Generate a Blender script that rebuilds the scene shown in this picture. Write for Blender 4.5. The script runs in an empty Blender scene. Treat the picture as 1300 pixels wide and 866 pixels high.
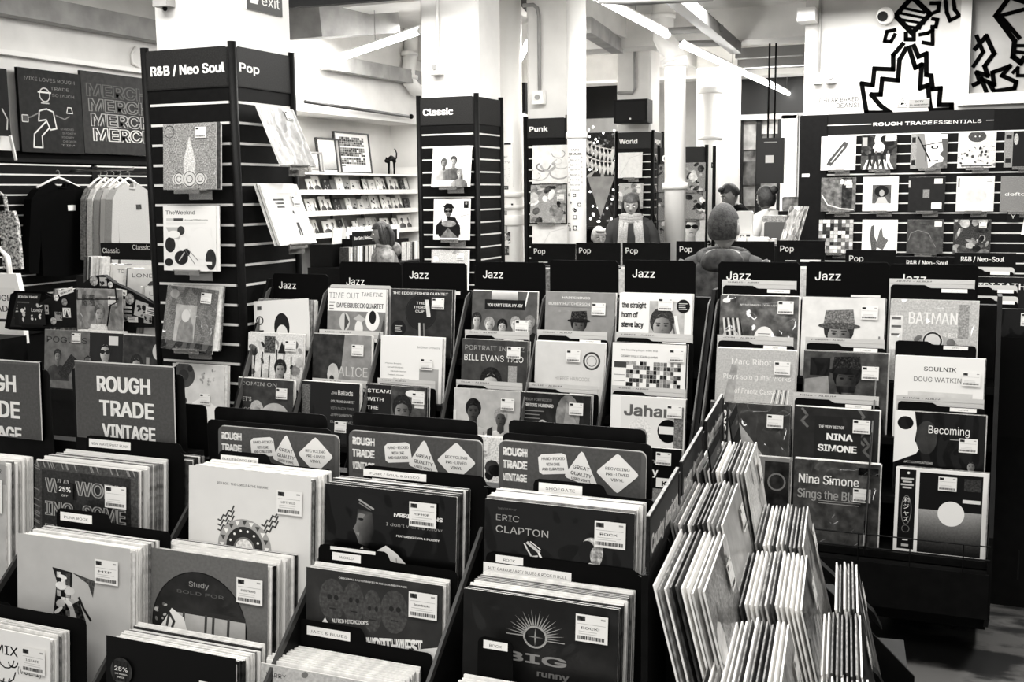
import bpy, bmesh, math, random
from mathutils import Vector, Matrix
from mathutils.geometry import tessellate_polygon
R = random.Random(7)
S = bpy.context.scene
COL = S.collection
rad = math.radians

# ------------------------------------------------------------------ camera
FPX, CAMH, YAW, PITCH, ROLL = 1409.0, 1.75, rad(22.88), rad(7.6), rad(0.6)
def _basis():
    f = Vector((-math.sin(YAW)*math.cos(PITCH), math.cos(YAW)*math.cos(PITCH), -math.sin(PITCH)))
    r0 = Vector((math.cos(YAW), math.sin(YAW), 0)); u0 = r0.cross(f)
    return (r0*math.cos(ROLL)-u0*math.sin(ROLL), u0*math.cos(ROLL)+r0*math.sin(ROLL), f)
CR, CU, CF = _basis()
cam = bpy.data.cameras.new('camera'); camo = bpy.data.objects.new('camera', cam); COL.objects.link(camo)
cam.sensor_width = 36; cam.lens = FPX/1300*36; cam.clip_start = .05; cam.clip_end = 200
camo.matrix_world = Matrix(((CR.x, CU.x, -CF.x, 0), (CR.y, CU.y, -CF.y, 0), (CR.z, CU.z, -CF.z, CAMH), (0, 0, 0, 1)))
S.camera = camo
def A(x, y, u=None, v=None, z=None):
    """point of the room plane u= / v= / z= that the photograph shows at x, y"""
    d = CF + CR*((x-650)/FPX) - CU*((y-433)/FPX)
    t = u/d.x if u is not None else v/d.y if v is not None else (z-CAMH)/d.z
    return Vector((0, 0, CAMH)) + d*t

# ------------------------------------------------------------------ world, lights, exposure
W = bpy.data.worlds.new('world'); S.world = W; W.use_nodes = True
W.node_tree.nodes['Background'].inputs[0].default_value = (1, .985, .955, 1)
W.node_tree.nodes['Background'].inputs[1].default_value = .55
S.view_settings.view_transform = 'Standard'; S.view_settings.look = 'None'
S.view_settings.gamma = 1; S.view_settings.use_curve_mapping = False
S.view_settings.exposure = .82
def area(name, loc, sx, sy, watts, rot=(0, 0, 0)):
    l = bpy.data.lights.new(name, 'AREA'); l.shape = 'RECTANGLE'; l.size = sx; l.size_y = sy; l.energy = watts
    l.color = (1, .985, .955)
    o = bpy.data.objects.new(name, l); COL.objects.link(o); o.location = loc; o.rotation_euler = rot
    return o
area('added_fill_front', (-.8, .4, 3.4), 2.2, 1.4, 58)  # this and the area lights below are added fill, not fixtures of the shop
area('added_fill_middle', (-2.0, 3.6, 3.4), 4.5, .5, 84)
area('added_fill_aisle', (-2.2, 6.6, 3.4), 6.0, .5, 170)
area('added_fill_back', (-3.4, 10.2, 3.4), 6.0, .6, 185)
area('added_fill_far', (-4.2, 15.2, 3.4), 6.0, .8, 205)
area('added_fill_right', (0.4, 7.4, 3.3), .5, 3.6, 66)
area('added_fill_near_right', (1.4, 4.2, 3.3), .6, 2.5, 60)

# ------------------------------------------------------------------ materials
TINT = (1, .985, .955)
def lin(g): return max(.03, g*1.04-.04)**2.2
MATS = {}
def mat(name, g, rough=.5, metal=0, var=0, scale=8, bump=0, bscale=40, emit=0, alpha=None, spec=.5, coat=0, trans=0):
    if name in MATS: return MATS[name]
    m = bpy.data.materials.new(name); m.use_nodes = True; n = m.node_tree; b = n.nodes['Principled BSDF']
    c = lin(g); b.inputs['Base Color'].default_value = (c*TINT[0], c*TINT[1], c*TINT[2], 1)
    b.inputs['Roughness'].default_value = rough; b.inputs['Metallic'].default_value = metal
    b.inputs['Specular IOR Level'].default_value = spec; b.inputs['Coat Weight'].default_value = coat
    b.inputs['Coat Roughness'].default_value = .1; b.inputs['Transmission Weight'].default_value = trans
    if emit:
        b.inputs['Emission Color'].default_value = (1, .985, .955, 1); b.inputs['Emission Strength'].default_value = emit
    if var or bump:
        tc = n.nodes.new('ShaderNodeTexCoord')
    if var:
        nz = n.nodes.new('ShaderNodeTexNoise'); nz.inputs['Scale'].default_value = scale; nz.inputs['Detail'].default_value = 6
        n.links.new(tc.outputs['Object'], nz.inputs['Vector'])
        r = n.nodes.new('ShaderNodeValToRGB'); n.links.new(nz.outputs[0], r.inputs[0])
        a, d = lin(max(0, g-var)), lin(min(1, g+var))
        r.color_ramp.elements[0].position = .35; r.color_ramp.elements[1].position = .65
        r.color_ramp.elements[0].color = (a, a*.985, a*.955, 1); r.color_ramp.elements[1].color = (d, d*.985, d*.955, 1)
        n.links.new(r.outputs[0], b.inputs['Base Color'])
    if bump:
        nb = n.nodes.new('ShaderNodeTexNoise'); nb.inputs['Scale'].default_value = bscale; nb.inputs['Detail'].default_value = 4
        n.links.new(tc.outputs['Object'], nb.inputs['Vector'])
        bp = n.nodes.new('ShaderNodeBump'); bp.inputs['Strength'].default_value = bump; bp.inputs['Distance'].default_value = .01
        n.links.new(nb.outputs[0], bp.inputs['Height']); n.links.new(bp.outputs[0], b.inputs['Normal'])
    MATS[name] = m; return m
BLACK = mat('black_powder_coat', .105, .55, var=.01, scale=30, spec=.12)
BLACKM = mat('black_matt_board', .1, .75, spec=.06)
BLACKP = mat('black_header_panel', .17, .6, var=.02, scale=120, spec=.12)
PLASTER = mat('white_painted_plaster', .9, .8, var=.025, scale=3, bump=.15, bscale=14, spec=.2)
PAINTM = mat('white_gloss_paint', .93, .35, bump=.08, bscale=25)
GREYP = mat('grey_paint', .6, .6, var=.05, scale=5)
ALU = mat('brushed_aluminium', .88, .35, metal=.2)
STEEL = mat('steel', .62, .3, metal=.9)
LIGHTCARD = mat('grey_divider_card', .76, .55, spec=.2)
WHITE = mat('white_card', .93, .6, spec=.2)
PLASTICW = mat('clear_poly_sleeve_edges', .95, .3, var=.05, scale=60)
CREAM = mat('cream_card', .84, .6, var=.06, scale=60)
MID = mat('mid_grey_card', .5, .5, var=.12, scale=60)
DARKC = mat('dark_card', .2, .45, var=.08, scale=60)
GLASS = mat('clear_acrylic', .85, .08, spec=.8, trans=.75)
LED = mat('led_tube_glow', 1, .4, emit=9)
SKIN = mat('skin', .58, .5, var=.03, scale=20)
SKIND = mat('skin_shaded', .6, .5, var=.03, scale=20)
HAIRD = mat('dark_hair', .17, .45, var=.05, scale=60, bump=.5, bscale=120)
HAIRM = mat('brown_hair', .2, .5, var=.05, scale=60, bump=.5, bscale=120)
FLOORM = None

def print_mat(name, rough, crinkle=0, coat=0):
    """flat print: red channel = grey of the ink, green = mottling amount, blue = mottling size"""
    m = bpy.data.materials.new(name); m.use_nodes = True; n = m.node_tree; b = n.nodes['Principled BSDF']
    at = n.nodes.new('ShaderNodeAttribute'); at.attribute_name = 'ink'
    sp = n.nodes.new('ShaderNodeSeparateColor'); n.links.new(at.outputs['Color'], sp.inputs[0])
    tc = n.nodes.new('ShaderNodeTexCoord')
    def noise(sc, det):
        z = n.nodes.new('ShaderNodeTexNoise'); z.inputs['Scale'].default_value = sc; z.inputs['Detail'].default_value = det
        n.links.new(tc.outputs['Object'], z.inputs['Vector']); return z.outputs[0]
    def math_(op, a, bb):
        z = n.nodes.new('ShaderNodeMath'); z.operation = op
        for i, q in enumerate((a, bb)):
            if isinstance(q, (int, float)): z.inputs[i].default_value = q
            else: n.links.new(q, z.inputs[i])
        return z.outputs[0]
    mx = n.nodes.new('ShaderNodeMix'); n.links.new(sp.outputs[2], mx.inputs[0])
    n.links.new(noise(22, 4), mx.inputs[2]); n.links.new(noise(140, 5), mx.inputs[3])
    k = math_('MULTIPLY', math_('SUBTRACT', mx.outputs[0], .5), 3.2)
    v = math_('ADD', sp.outputs[0], math_('MULTIPLY', k, sp.outputs[1]))
    v = math_('POWER', math_('MAXIMUM', math_('SUBTRACT', math_('MULTIPLY', v, 1.09), .07), .035), 2.2); v = math_('MINIMUM', v, .8)
    cc = n.nodes.new('ShaderNodeCombineColor')
    n.links.new(v, cc.inputs[0]); n.links.new(math_('MULTIPLY', v, .985), cc.inputs[1]); n.links.new(math_('MULTIPLY', v, .955), cc.inputs[2])
    n.links.new(cc.outputs[0], b.inputs['Base Color'])
    b.inputs['Roughness'].default_value = rough; b.inputs['Specular IOR Level'].default_value = .18
    if coat: b.inputs['Coat Weight'].default_value = coat; b.inputs['Coat Roughness'].default_value = .06
    if crinkle:
        z = n.nodes.new('ShaderNodeTexWave'); z.inputs['Scale'].default_value = 5 if crinkle < .3 else 4; z.inputs['Distortion'].default_value = 9 if crinkle < .3 else 16
        z.inputs['Detail'].default_value = 2; n.links.new(tc.outputs['Object'], z.inputs['Vector'])
        bp = n.nodes.new('ShaderNodeBump'); bp.inputs['Strength'].default_value = min(1, crinkle*1.8); bp.inputs['Distance'].default_value = .012 if crinkle < .3 else .14
        n.links.new(z.outputs[0], bp.inputs['Height']); n.links.new(bp.outputs[0], b.inputs['Coat Normal'])
    return m
PRINT = print_mat('printed_card', .5)
PRINTG = print_mat('print_under_clear_sleeve', .35, crinkle=.12, coat=.18)
PRINTS = print_mat('print_under_shrink_wrap', .3, crinkle=.55, coat=1)

# ------------------------------------------------------------------ mesh helpers
class MB:
    def __init__(s): s.v = []; s.f = []; s.m = []
    def add(s, vs, fs, mi=0):
        k = len(s.v); s.v += [tuple(p) for p in vs]; s.f += [tuple(i+k for i in f) for f in fs]; s.m += [mi]*len(fs); return s
    def box(s, x0, x1, y0, y1, z0, z1, mi=0, M=None):
        vs = [Vector((x, y, z)) for z in (z0, z1) for y in (y0, y1) for x in (x0, x1)]
        if M: vs = [M @ p for p in vs]
        return s.add(vs, [(0, 2, 3, 1), (4, 5, 7, 6), (0, 1, 5, 4), (2, 6, 7, 3), (0, 4, 6, 2), (1, 3, 7, 5)], mi)
    def prism(s, pts, a, b, ax='y', mi=0, M=None):
        """2-D outline extruded along axis ax from a to b"""
        def P(p, t):
            q = {'y': Vector((p[0], t, p[1])), 'x': Vector((t, p[0], p[1])), 'z': Vector((p[0], p[1], t))}[ax]
            return M @ q if M else q
        n = len(pts); vs = [P(p, a) for p in pts]+[P(p, b) for p in pts]
        fs = [tuple(range(n))[::-1], tuple(range(n, 2*n))]+[(i, (i+1) % n, n+(i+1) % n, n+i) for i in range(n)]
        return s.add(vs, fs, mi)
    def tube(s, path, r, n=10, mi=0, cap=True):
        path = [Vector(p) for p in path]; k = len(path); rings = []
        rr = r if isinstance(r, (list, tuple)) else [r]*k
        up = None
        for i, p in enumerate(path):
            t = (path[min(i+1, k-1)]-path[max(i-1, 0)]).normalized()
            if up is None: up = Vector((0, 0, 1)) if abs(t.z) < .9 else Vector((1, 0, 0))
            a = t.cross(up).normalized(); b = a.cross(t).normalized(); up = b
            rings.append([p+a*rr[i]*math.cos(2*math.pi*j/n)+b*rr[i]*math.sin(2*math.pi*j/n) for j in range(n)])
        vs = [q for g in rings for q in g]; fs = []
        for i in range(k-1):
            for j in range(n): fs.append((i*n+j, i*n+(j+1) % n, (i+1)*n+(j+1) % n, (i+1)*n+j))
        if cap: fs += [tuple(range(n))[::-1], tuple(range((k-1)*n, k*n))]
        return s.add(vs, fs, mi)
    def ball(s, c, rx, ry, rz, nu=16, nv=10, mi=0, fn=None, M=None):
        vs = []; fs = []
        for i in range(nv+1):
            th = math.pi*i/nv
            for j in range(nu):
                ph = 2*math.pi*j/nu
                d = Vector((math.sin(th)*math.cos(ph), math.sin(th)*math.sin(ph), math.cos(th)))
                p = Vector((d.x*rx, d.y*ry, d.z*rz))
                if fn: p = fn(p, d)
                p = p+Vector(c)
                vs.append(M @ p if M else p)
        for i in range(nv):
            for j in range(nu): fs.append((i*nu+j, (i+1)*nu+j, (i+1)*nu+(j+1) % nu, i*nu+(j+1) % nu))
        return s.add(vs, fs, mi)
    def mesh(s, name, mats, smooth=False):
        me = bpy.data.meshes.new(name); me.from_pydata(s.v, [], s.f)
        for m in (mats if isinstance(mats, (list, tuple)) else [mats]): me.materials.append(m)
        me.polygons.foreach_set('material_index', s.m)
        if smooth: me.polygons.foreach_set('use_smooth', [True]*len(s.f))
        me.update(); return me
    def build(s, name, mats, parent=None, M=None, smooth=False, **kw):
        return obj(name, s.mesh(name, mats, smooth), parent, M, **kw)
def obj(name, me, parent=None, M=None, **kw):
    o = bpy.data.objects.new(name, me); COL.objects.link(o)
    if parent: o.parent = parent
    if M is not None: o.matrix_local = M
    for k, v in kw.items(): o[k] = v
    return o
def tag(o, label=None, category=None, group=None, kind=None):
    if label: o['label'] = label
    if category: o['category'] = category
    if group: o['group'] = group
    if kind: o['kind'] = kind
    return o
def thing(name, label, cat, loc=(0, 0, 0), rotz=0, group=None, M=None):
    o = bpy.data.objects.new(name, None); COL.objects.link(o); o.empty_display_size = .1
    if M is not None: o.matrix_world = M
    else: o.location = loc; o.rotation_euler = (0, 0, rotz)
    return tag(o, label, cat, group)
def frame(pos, yaw=0, lean=0, tilt=0):
    """local x runs to the viewer's right, local y up (leaning back), local z out of the face"""
    c, s = math.cos(yaw), math.sin(yaw); x = Vector((c, s, 0)); nrm = Vector((s, -c, 0))
    y = Vector((0, 0, 1))*math.cos(lean) - nrm*math.sin(lean); z = x.cross(y)
    M = Matrix(((x.x, y.x, z.x, pos[0]), (x.y, y.y, z.y, pos[1]), (x.z, y.z, z.z, pos[2]), (0, 0, 0, 1)))
    return M @ Matrix.Rotation(tilt, 4, 'Z') if tilt else M

# ------------------------------------------------------------------ flat print
TXT = {}
try:
    import os
    GROT = bpy.data.fonts.load(os.path.join(bpy.utils.system_resource('DATAFILES'), 'fonts', 'Inter.woff2'))
except Exception: GROT = None
def glyphs(s):
    """outline letters, each contour filled on its own so that crossing strokes stay solid; third value = stroke layer"""
    if s in TXT: return TXT[s]
    cu = bpy.data.curves.new('lettering', 'FONT'); cu.body = s; cu.size = 1; cu.resolution_u = 2; cu.fill_mode = 'NONE'
    if GROT and s.isascii(): cu.font = GROT
    o = bpy.data.objects.new('lettering', cu); me = bpy.data.meshes.new_from_object(o)
    P = [(p.co.x, p.co.y) for p in me.vertices]; nb = {}
    for e in me.edges:
        a, b = e.vertices; nb.setdefault(a, []).append(b); nb.setdefault(b, []).append(a)
    bpy.data.objects.remove(o); bpy.data.meshes.remove(me); bpy.data.curves.remove(cu)
    seen = set(); loops = []
    for a in sorted(nb):
        if a in seen: continue
        L = [a]; seen.add(a); c = min(nb[a], key=lambda q: q)
        while c not in seen:
            L.append(c); seen.add(c); nx = [q for q in nb[c] if q not in seen]
            if not nx: break
            c = nx[0]
        if len(L) > 2: loops.append(L)
    def area_(L): return sum(P[L[i]][0]*P[L[(i+1) % len(L)]][1]-P[L[(i+1) % len(L)]][0]*P[L[i]][1] for i in range(len(L)))/2
    # vertex order along a contour keeps its winding: start towards the next index
    L2 = []
    for L in loops:
        if len(L) > 2 and L[1] != L[0]+1: L = [L[0]]+L[:0:-1]
        L2.append(L)
    A_ = [area_(L) for L in L2]
    if not A_: TXT[s] = ([], [], 1); return TXT[s]
    big = max(A_, key=abs); sg = 1 if big > 0 else -1
    def inside(p, L):
        c = False
        for i in range(len(L)):
            a, b = P[L[i]], P[L[i-1]]
            if (a[1] > p[1]) != (b[1] > p[1]) and p[0] < (b[0]-a[0])*(p[1]-a[1])/(b[1]-a[1])+a[0]: c = not c
        return c
    vs = []; fs = []; x0 = min(p[0] for p in P); x1 = max(p[0] for p in P); lay = 0
    holes = [L for L, a in zip(L2, A_) if a*sg < 0]
    for L, a in zip(L2, A_):
        if a*sg <= 0: continue
        hs = [h for h in holes if inside(P[h[0]], L) and inside(P[h[len(h)//2]], L)]
        idx = L+[i for h in hs for i in h]
        tri = tessellate_polygon([[Vector((P[i][0], P[i][1], 0)) for i in q] for q in [L]+hs])
        k = len(vs); vs += [(P[i][0]-x0, P[i][1], lay % 3) for i in idx]; lay += 1
        for t in tri:
            a3, b3, c3 = (vs[k+q] for q in t)
            cr = (b3[0]-a3[0])*(c3[1]-a3[1])-(c3[0]-a3[0])*(b3[1]-a3[1])
            fs.append(tuple(k+q for q in (t if cr > 0 else t[::-1])))
    TXT[s] = (vs, fs, x1-x0); return TXT[s]
def clip(pts, w=1., h=1.):
    for ax, lim, sg in ((0, 0, 1), (0, w, -1), (1, 0, 1), (1, h, -1)):
        out = []; n = len(pts)
        for i in range(n):
            p, q = pts[i], pts[(i+1) % n]; dp = (p[ax]-lim)*sg; dq = (q[ax]-lim)*sg
            if dp >= 0: out.append(p)
            if (dp > 0 and dq < 0) or (dp < 0 and dq > 0):
                t = dp/(dp-dq); out.append(tuple(p[k]+(q[k]-p[k])*t for k in range(len(p))))
        pts = out
        if len(pts) < 3: return []
    return pts
class Art:
    """a sheet of print, 1 wide and h high, y measured down from its top edge"""
    def __init__(s, bg=.9, h=1., tex=0, fine=0, seed=1):
        s.v = []; s.f = []; s.c = []; s.L = 0; s.h = h; s.r = random.Random(seed); s.rect(0, 0, 1, h, bg, tex, fine)
    def poly(s, pts, g, tex=0, fine=0, same=False):
        """g: one grey, or one per corner"""
        gs = g if isinstance(g, (list, tuple)) else [g]*len(pts)
        P = clip([(p[0], p[1], k) for p, k in zip(pts, gs)], 1, s.h)
        if len(P) < 3: return s
        if not same: s.L += 1
        k = len(s.v)
        for p in P: s.v.append((p[0], s.h-p[1], s.L)); s.c.append((p[2], tex, fine, 1))
        s.f.append(tuple(range(k+len(P)-1, k-1, -1))); return s
    def rect(s, x0, y0, x1, y1, g, tex=0, fine=0, same=False):
        if isinstance(g, tuple): g = [g[0], g[0], g[1], g[1]]
        return s.poly([(x0, y0), (x1, y0), (x1, y1), (x0, y1)], g, tex, fine, same)
    def ell(s, cx, cy, rx, ry, g, n=20, tex=0, fine=0, rot=0, a0=0, a1=360):
        c, q = math.cos(rot), math.sin(rot); pts = []
        m = n if a1-a0 == 360 else n+1
        if callable(g): g = [g(math.cos(rad(a0+(a1-a0)*i/n)), math.sin(rad(a0+(a1-a0)*i/n))) for i in range(m)]
        for i in range(m):
            a = rad(a0+(a1-a0)*i/n); x, y = rx*math.cos(a), ry*math.sin(a); pts.append((cx+x*c-y*q, cy+x*q+y*c))
        return s.poly(pts, g, tex, fine)
    def ring(s, cx, cy, r, w, g, n=24, ry=None):
        ry = ry or r; s.line([(cx+r*math.cos(2*math.pi*i/n), cy+ry*math.sin(2*math.pi*i/n)) for i in range(n+1)], w, g); return s
    def line(s, pts, w, g):
        s.L += 1
        for a, b in zip(pts, pts[1:]):
            dx, dy = b[0]-a[0], b[1]-a[1]; l = math.hypot(dx, dy) or 1; nx, ny = -dy/l*w/2, dx/l*w/2; ex, ey = dx/l*w*.3, dy/l*w*.3
            s.poly([(a[0]+nx-ex, a[1]+ny-ey), (b[0]+nx+ex, b[1]+ny+ey), (b[0]-nx+ex, b[1]-ny+ey), (a[0]-nx-ex, a[1]-ny-ey)], g, same=True)
        return s
    def text(s, t, x, y, h, g, w=None, bold=0, rot=0, al='l'):
        """y = top of the capitals, h = their height; bold = how far strokes are thickened"""
        vs, fs, tw = glyphs(t); sc = h/.72; s.L += .6; sx = (w/tw) if w else sc*.92
        ww = tw*sx; x -= ww/2 if al == 'c' else ww if al == 'r' else 0
        c, q = math.cos(rot), math.sin(rot); s.L += 1
        s.L += .3; q4 = bold*(.75 if bold >= .06 else .5)
        for ox, oy in (((-q4, -q4*.5), (q4, q4*.5), (-q4, q4*.5), (q4, -q4*.5)) if bold >= .06 else ((-q4, 0), (q4, 0)) if bold >= .03 else ((0, 0),)):
            k = len(s.v); s.L += .15
            for p in vs:
                X = p[0]*sx+ox*min(h, sx); Y = (0.7-p[1])*sc+oy*h
                X, Y = x+X*c-Y*q, y+X*q+Y*c
                s.v.append((min(max(X, 0), 1), s.h-min(max(Y, 0), s.h), s.L+p[2]*.3)); s.c.append((g, 0, 0, 1))
            s.f += [tuple(i+k for i in f) for f in fs]
        return s
    # small drawings shared by many sheets
    def lines(s, x, y, w, n, g, step=.03, th=.012, rag=.3):
        s.L += 1
        for i in range(n): s.rect(x, y+i*step, x+w*(1-rag*s.r.random()), y+i*step+th, g, same=True)
        return s
    def blobs(s, n, x0, y0, x1, y1, ga, gb, r0, r1, tex=.1):
        for i in range(n):
            s.ell(s.r.uniform(x0, x1), s.r.uniform(y0, y1), s.r.uniform(r0, r1), s.r.uniform(r0, r1), s.r.uniform(ga, gb), 9, tex, rot=s.r.random()*3)
        return s
    def tiles(s, nx, ny, x0, y0, x1, y1, ga, gb, keep=1, tex=.15):
        s.L += 1; dx = (x1-x0)/nx; dy = (y1-y0)/ny
        for i in range(nx):
            for j in range(ny):
                if s.r.random() < keep:
                    a = x0+i*dx; b = y0+j*dy
                    s.rect(a, b, a+dx*.94, b+dy*.94, s.r.uniform(ga, gb), tex, 1, same=True)
        return s
    def person(s, cx, cy, k, skin=.6, hair=.12, top=.3, glasses=False, hat=None, wide=1.):
        """a head k high centred on cx, cy with neck and shoulders below"""
        s.poly([(cx-k*1.15*wide, cy+k*1.9), (cx-k*1.08*wide, cy+k*1.15), (cx-k*.8*wide, cy+k*.86), (cx-k*.3, cy+k*.66), (cx+k*.3, cy+k*.66), (cx+k*.8*wide, cy+k*.86), (cx+k*1.08*wide, cy+k*1.15), (cx+k*1.15*wide, cy+k*1.9)], [top, top, top, top, top*.7, top*.7, top*.6, top*.6], .1)
        s.line([(cx-k*.5, cy+k*.9), (cx-k*.42, cy+k*1.8)], k*.03, top*.6); s.line([(cx+k*.55, cy+k*.95), (cx+k*.48, cy+k*1.8)], k*.03, top*.5)
        s.poly([(cx-k*.18, cy+k*.3), (cx+k*.18, cy+k*.3), (cx+k*.2, cy+k*.68), (cx, cy+k*.85), (cx-k*.2, cy+k*.68)], [skin*.8, skin*.5, skin*.5, skin*.6, skin*.8])
        s.ell(cx, cy-k*.12, k*.4, k*.46, hair, 20, .12, 1)
        s.ell(cx, cy+k*.06, k*.29, k*.42, lambda a, b: skin*(.78-.24*a-.08*b), 22, .05)
        for q in (-1, 1):
            s.ell(cx+q*k*.125, cy+k*.01, k*.065, k*.035, skin*.55, 8); s.ell(cx+q*k*.125, cy+k*.015, k*.035, k*.018, .1, 8); s.line([(cx+q*k*.06, cy-k*.06), (cx+q*k*.2, cy-k*.07)], k*.025, skin*.3)
        s.poly([(cx-k*.0, cy-k*.0), (cx+k*.06, cy+k*.17), (cx-k*.04, cy+k*.19)], [skin, skin*.55, skin*.7])
        s.line([(cx-k*.09, cy+k*.29), (cx, cy+k*.275), (cx+k*.09, cy+k*.29)], k*.03, skin*.4)
        s.poly([(cx-k*.31, cy+k*.05), (cx-k*.27, cy-k*.22), (cx, cy-k*.38), (cx+k*.27, cy-k*.22), (cx+k*.31, cy+k*.05), (cx+k*.2, cy-k*.2), (cx, cy-k*.26), (cx-k*.2, cy-k*.2)], hair, .1, 1)
        if glasses:
            for q in (-1, 1): s.ell(cx+q*k*.16, cy, k*.15, k*.1, .06, 12)
            s.rect(cx-k*.1, cy-k*.04, cx+k*.1, cy, .06)
        if hat is not None:
            s.poly([(cx-k*.42, cy-k*.2), (cx-k*.36, cy-k*.62), (cx+k*.36, cy-k*.66), (cx+k*.42, cy-k*.2)], hat, .25, 1)
            s.ell(cx, cy-k*.2, k*.56, k*.09, hat-.12, 16, .2, 1)
        return s
    def mesh(s, name, w, m, dz=None):
        dz = dz or .00005
        me = bpy.data.meshes.new(name); me.from_pydata([(p[0]*w, p[1]*w, (p[2]+1)*dz) for p in s.v], [], s.f)
        at = me.color_attributes.new('ink', 'FLOAT_COLOR', 'POINT'); at.data.foreach_set('color', [q for c in s.c for q in c])
        me.materials.append(m); me.update(); return me
def put(art, name, w, parent=None, M=None, m=None, **kw):
    return obj(name, art.mesh(name, w, m or PRINT), parent, M, **kw)
def T3(x, y, z=0): return Matrix.Translation((x, y, z))

# price sticker sheets: a store label with a handwriting word and a bar code
def sticker_art(word='', seed=0):
    a = Art(.95, .82, seed=seed); a.rect(.05, .06, .3, .2, .25, .3, 1); a.rect(.78, .08, .92, .13, .6)
    a.rect(.05, .28, .93, .29, .6); a.lines(.1, .5, .8, 2, .75, .07, .02)
    if word: a.text(word, .18, .34, .1, .08, w=.56, bold=.03)
    a.L += 1; x = .06
    while x < .9:
        w = a.r.choice((.015, .025, .035)); a.rect(x, .64, x+w, .75, .1, same=True); x += w+a.r.choice((.012, .02))
    return a
STK = {}
def sticker(parent, W, H, x, y, w=.22, word='', rot=0):
    """x, y = top-left corner as a fraction of the cover, y down"""
    key = (word, round(w*W, 3))
    if key not in STK: STK[key] = sticker_art(word, len(STK)).mesh('price_sticker', w*W, PRINT)
    M = T3(x*W, H-y*W-.82*w*W, .0052) @ Matrix.Rotation(rot, 4, 'Z')
    return obj('price_sticker', STK[key], parent, M)

# ------------------------------------------------------------------ record sleeves
SM = {}
def sleeve_mesh(m, w=.315, t=.0035):
    k = (m.name, round(w, 3), t)
    if k not in SM:
        b = MB(); b.box(0, w, 0, .315 if w > .3 else w, -t, 0); b.box(.002, w-.001, .3125 if w > .3 else w-.002, .3155 if w > .3 else w+.0005, -t*.8, -t*.2, 1)
        SM[k] = b.mesh('record_sleeve', [m, PLASTICW if m not in (DARKC, MID) else (MID if w < .3151 and w > .3149 else PLASTICW)])
    return SM[k]
NSL = 0
PK = {}
def filed(M, w, h, t, m):
    # sleeves too small or too hidden to pick apart are gathered here
    b = PK.setdefault(m.name, (MB(), m))[0]; b.box(0, w, 0, h, -t, 0, 0, M)
def short(s, n=12):
    q = s.split()[:n]
    while q[-1].strip(',') in ('a', 'an', 'the', 'and', 'with', 'of', 'at', 'in', 'on', 'under', 'two', 'to', 'that', 'small'): q.pop()
    return ' '.join(q).rstrip(',')
def cover(topleft, art, label, yaw=0, lean=rad(5), w=.315, m=None, stk=(.7, .08), word='', name='record_sleeve', group=None, body=None, sw=.2, tilt=0, extra=None):
    """a record sleeve with its printed front; topleft = position of its upper left corner"""
    global NSL; NSL += 1
    F = frame((0, 0, 0), yaw, lean, tilt); H = .315 if w > .3 else w
    pos = Vector(topleft) - (F.to_3x3() @ Vector((0, H, 0)))
    o = obj(name, sleeve_mesh(body or CREAM, w), None, frame(pos, yaw, lean, tilt))
    tag(o, short(label, 16), 'record', group)
    art.h = H/w if abs(H/w-art.h) > .001 and art.h == 1 else art.h
    put(art, 'cover_print', w, o, T3(0, 0, .0002), m or PRINTG)
    if stk: sticker(o, w, H, stk[0], stk[1], sw, word)
    if extra: extra(o, w, H)
    return o
def pack(front_topleft, n, label, group, yaw=0, lean=rad(5), w=.315, step=.0045, shades=None, jit=.004, spread=.003, drop=0, single=False):
    """n sleeves standing behind a front one"""
    global NSL
    F = frame((0, 0, 0), yaw, lean); x = F.col[0].xyz; y = F.col[1].xyz; nrm = Vector((math.sin(yaw), -math.cos(yaw), 0))
    shades = shades or [PLASTICW, PLASTICW, CREAM, WHITE, MID, DARKC]
    for i in range(n):
        NSL += 1
        p = Vector(front_topleft) - nrm*step*(i+1) + x*(R.uniform(-jit, jit)+spread*.3*i*0) + Vector((0, 0, R.uniform(-jit, jit)*.8-drop))
        if not single: filed(frame(p - y*.315, yaw, lean), w, .315 if w > .3 else w, .0035, R.choice(shades)); continue
        o = obj('record_sleeve', sleeve_mesh(R.choice(shades), w, .0035), None, frame(p - y*.315, yaw, lean))
        tag(o, short(label, 16), 'record', short(group, 14))

def card(pos_tl, w, drop, tab=None, m=BLACKM, yaw=0, label_strips=(), label='', name='divider_card', lean=rad(4), cat='divider', r=.012, t=.002, group=None):
    """a divider card: pos_tl = upper left corner of its tab, w wide, drop high; tab = (where the step is, how far it steps down)"""
    if tab:
        s, d = tab
        pts = [(0, -drop), (w, -drop), (w, -d-r), (w-r*.3, -d-r*.3), (w-r, -d), (w*s+r, -d), (w*s+r*.2, -d+r*.2), (w*s, -r if d > r else -r*.5), (w*s-r*.4, -r*.3), (w*s-r, 0), (r, 0), (r*.3, -r*.3), (0, -r)]
    else: pts = [(0, -drop), (w, -drop), (w, -r), (w-r*.3, -r*.3), (w-r, 0), (r, 0), (r*.3, -r*.3), (0, -r)]
    M = frame(pos_tl, yaw, lean)
    b = MB(); b.prism(pts, -t, 0, 'z')
    o = b.build(name, m, None, M); tag(o, short(label, 16), cat, group)
    for (x, y, ww, hh, txt) in label_strips:
        a = Art(.93, hh/ww); 
        if txt: a.text(txt, .5, hh/ww*.3, hh/ww*.42, .08, w=min(.9, hh/ww*.5*len(txt)*.8), bold=.02, al='c')
        put(a, 'label_strip', ww, o, T3(x, -y-hh, .0006))
    return o

# ================================================================== THE SETTING
def struct(name, b, m, parent=None, **kw):
    o = b.build(name, m, parent, **kw)
    if not parent: o['kind'] = 'structure'
    return o
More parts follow.
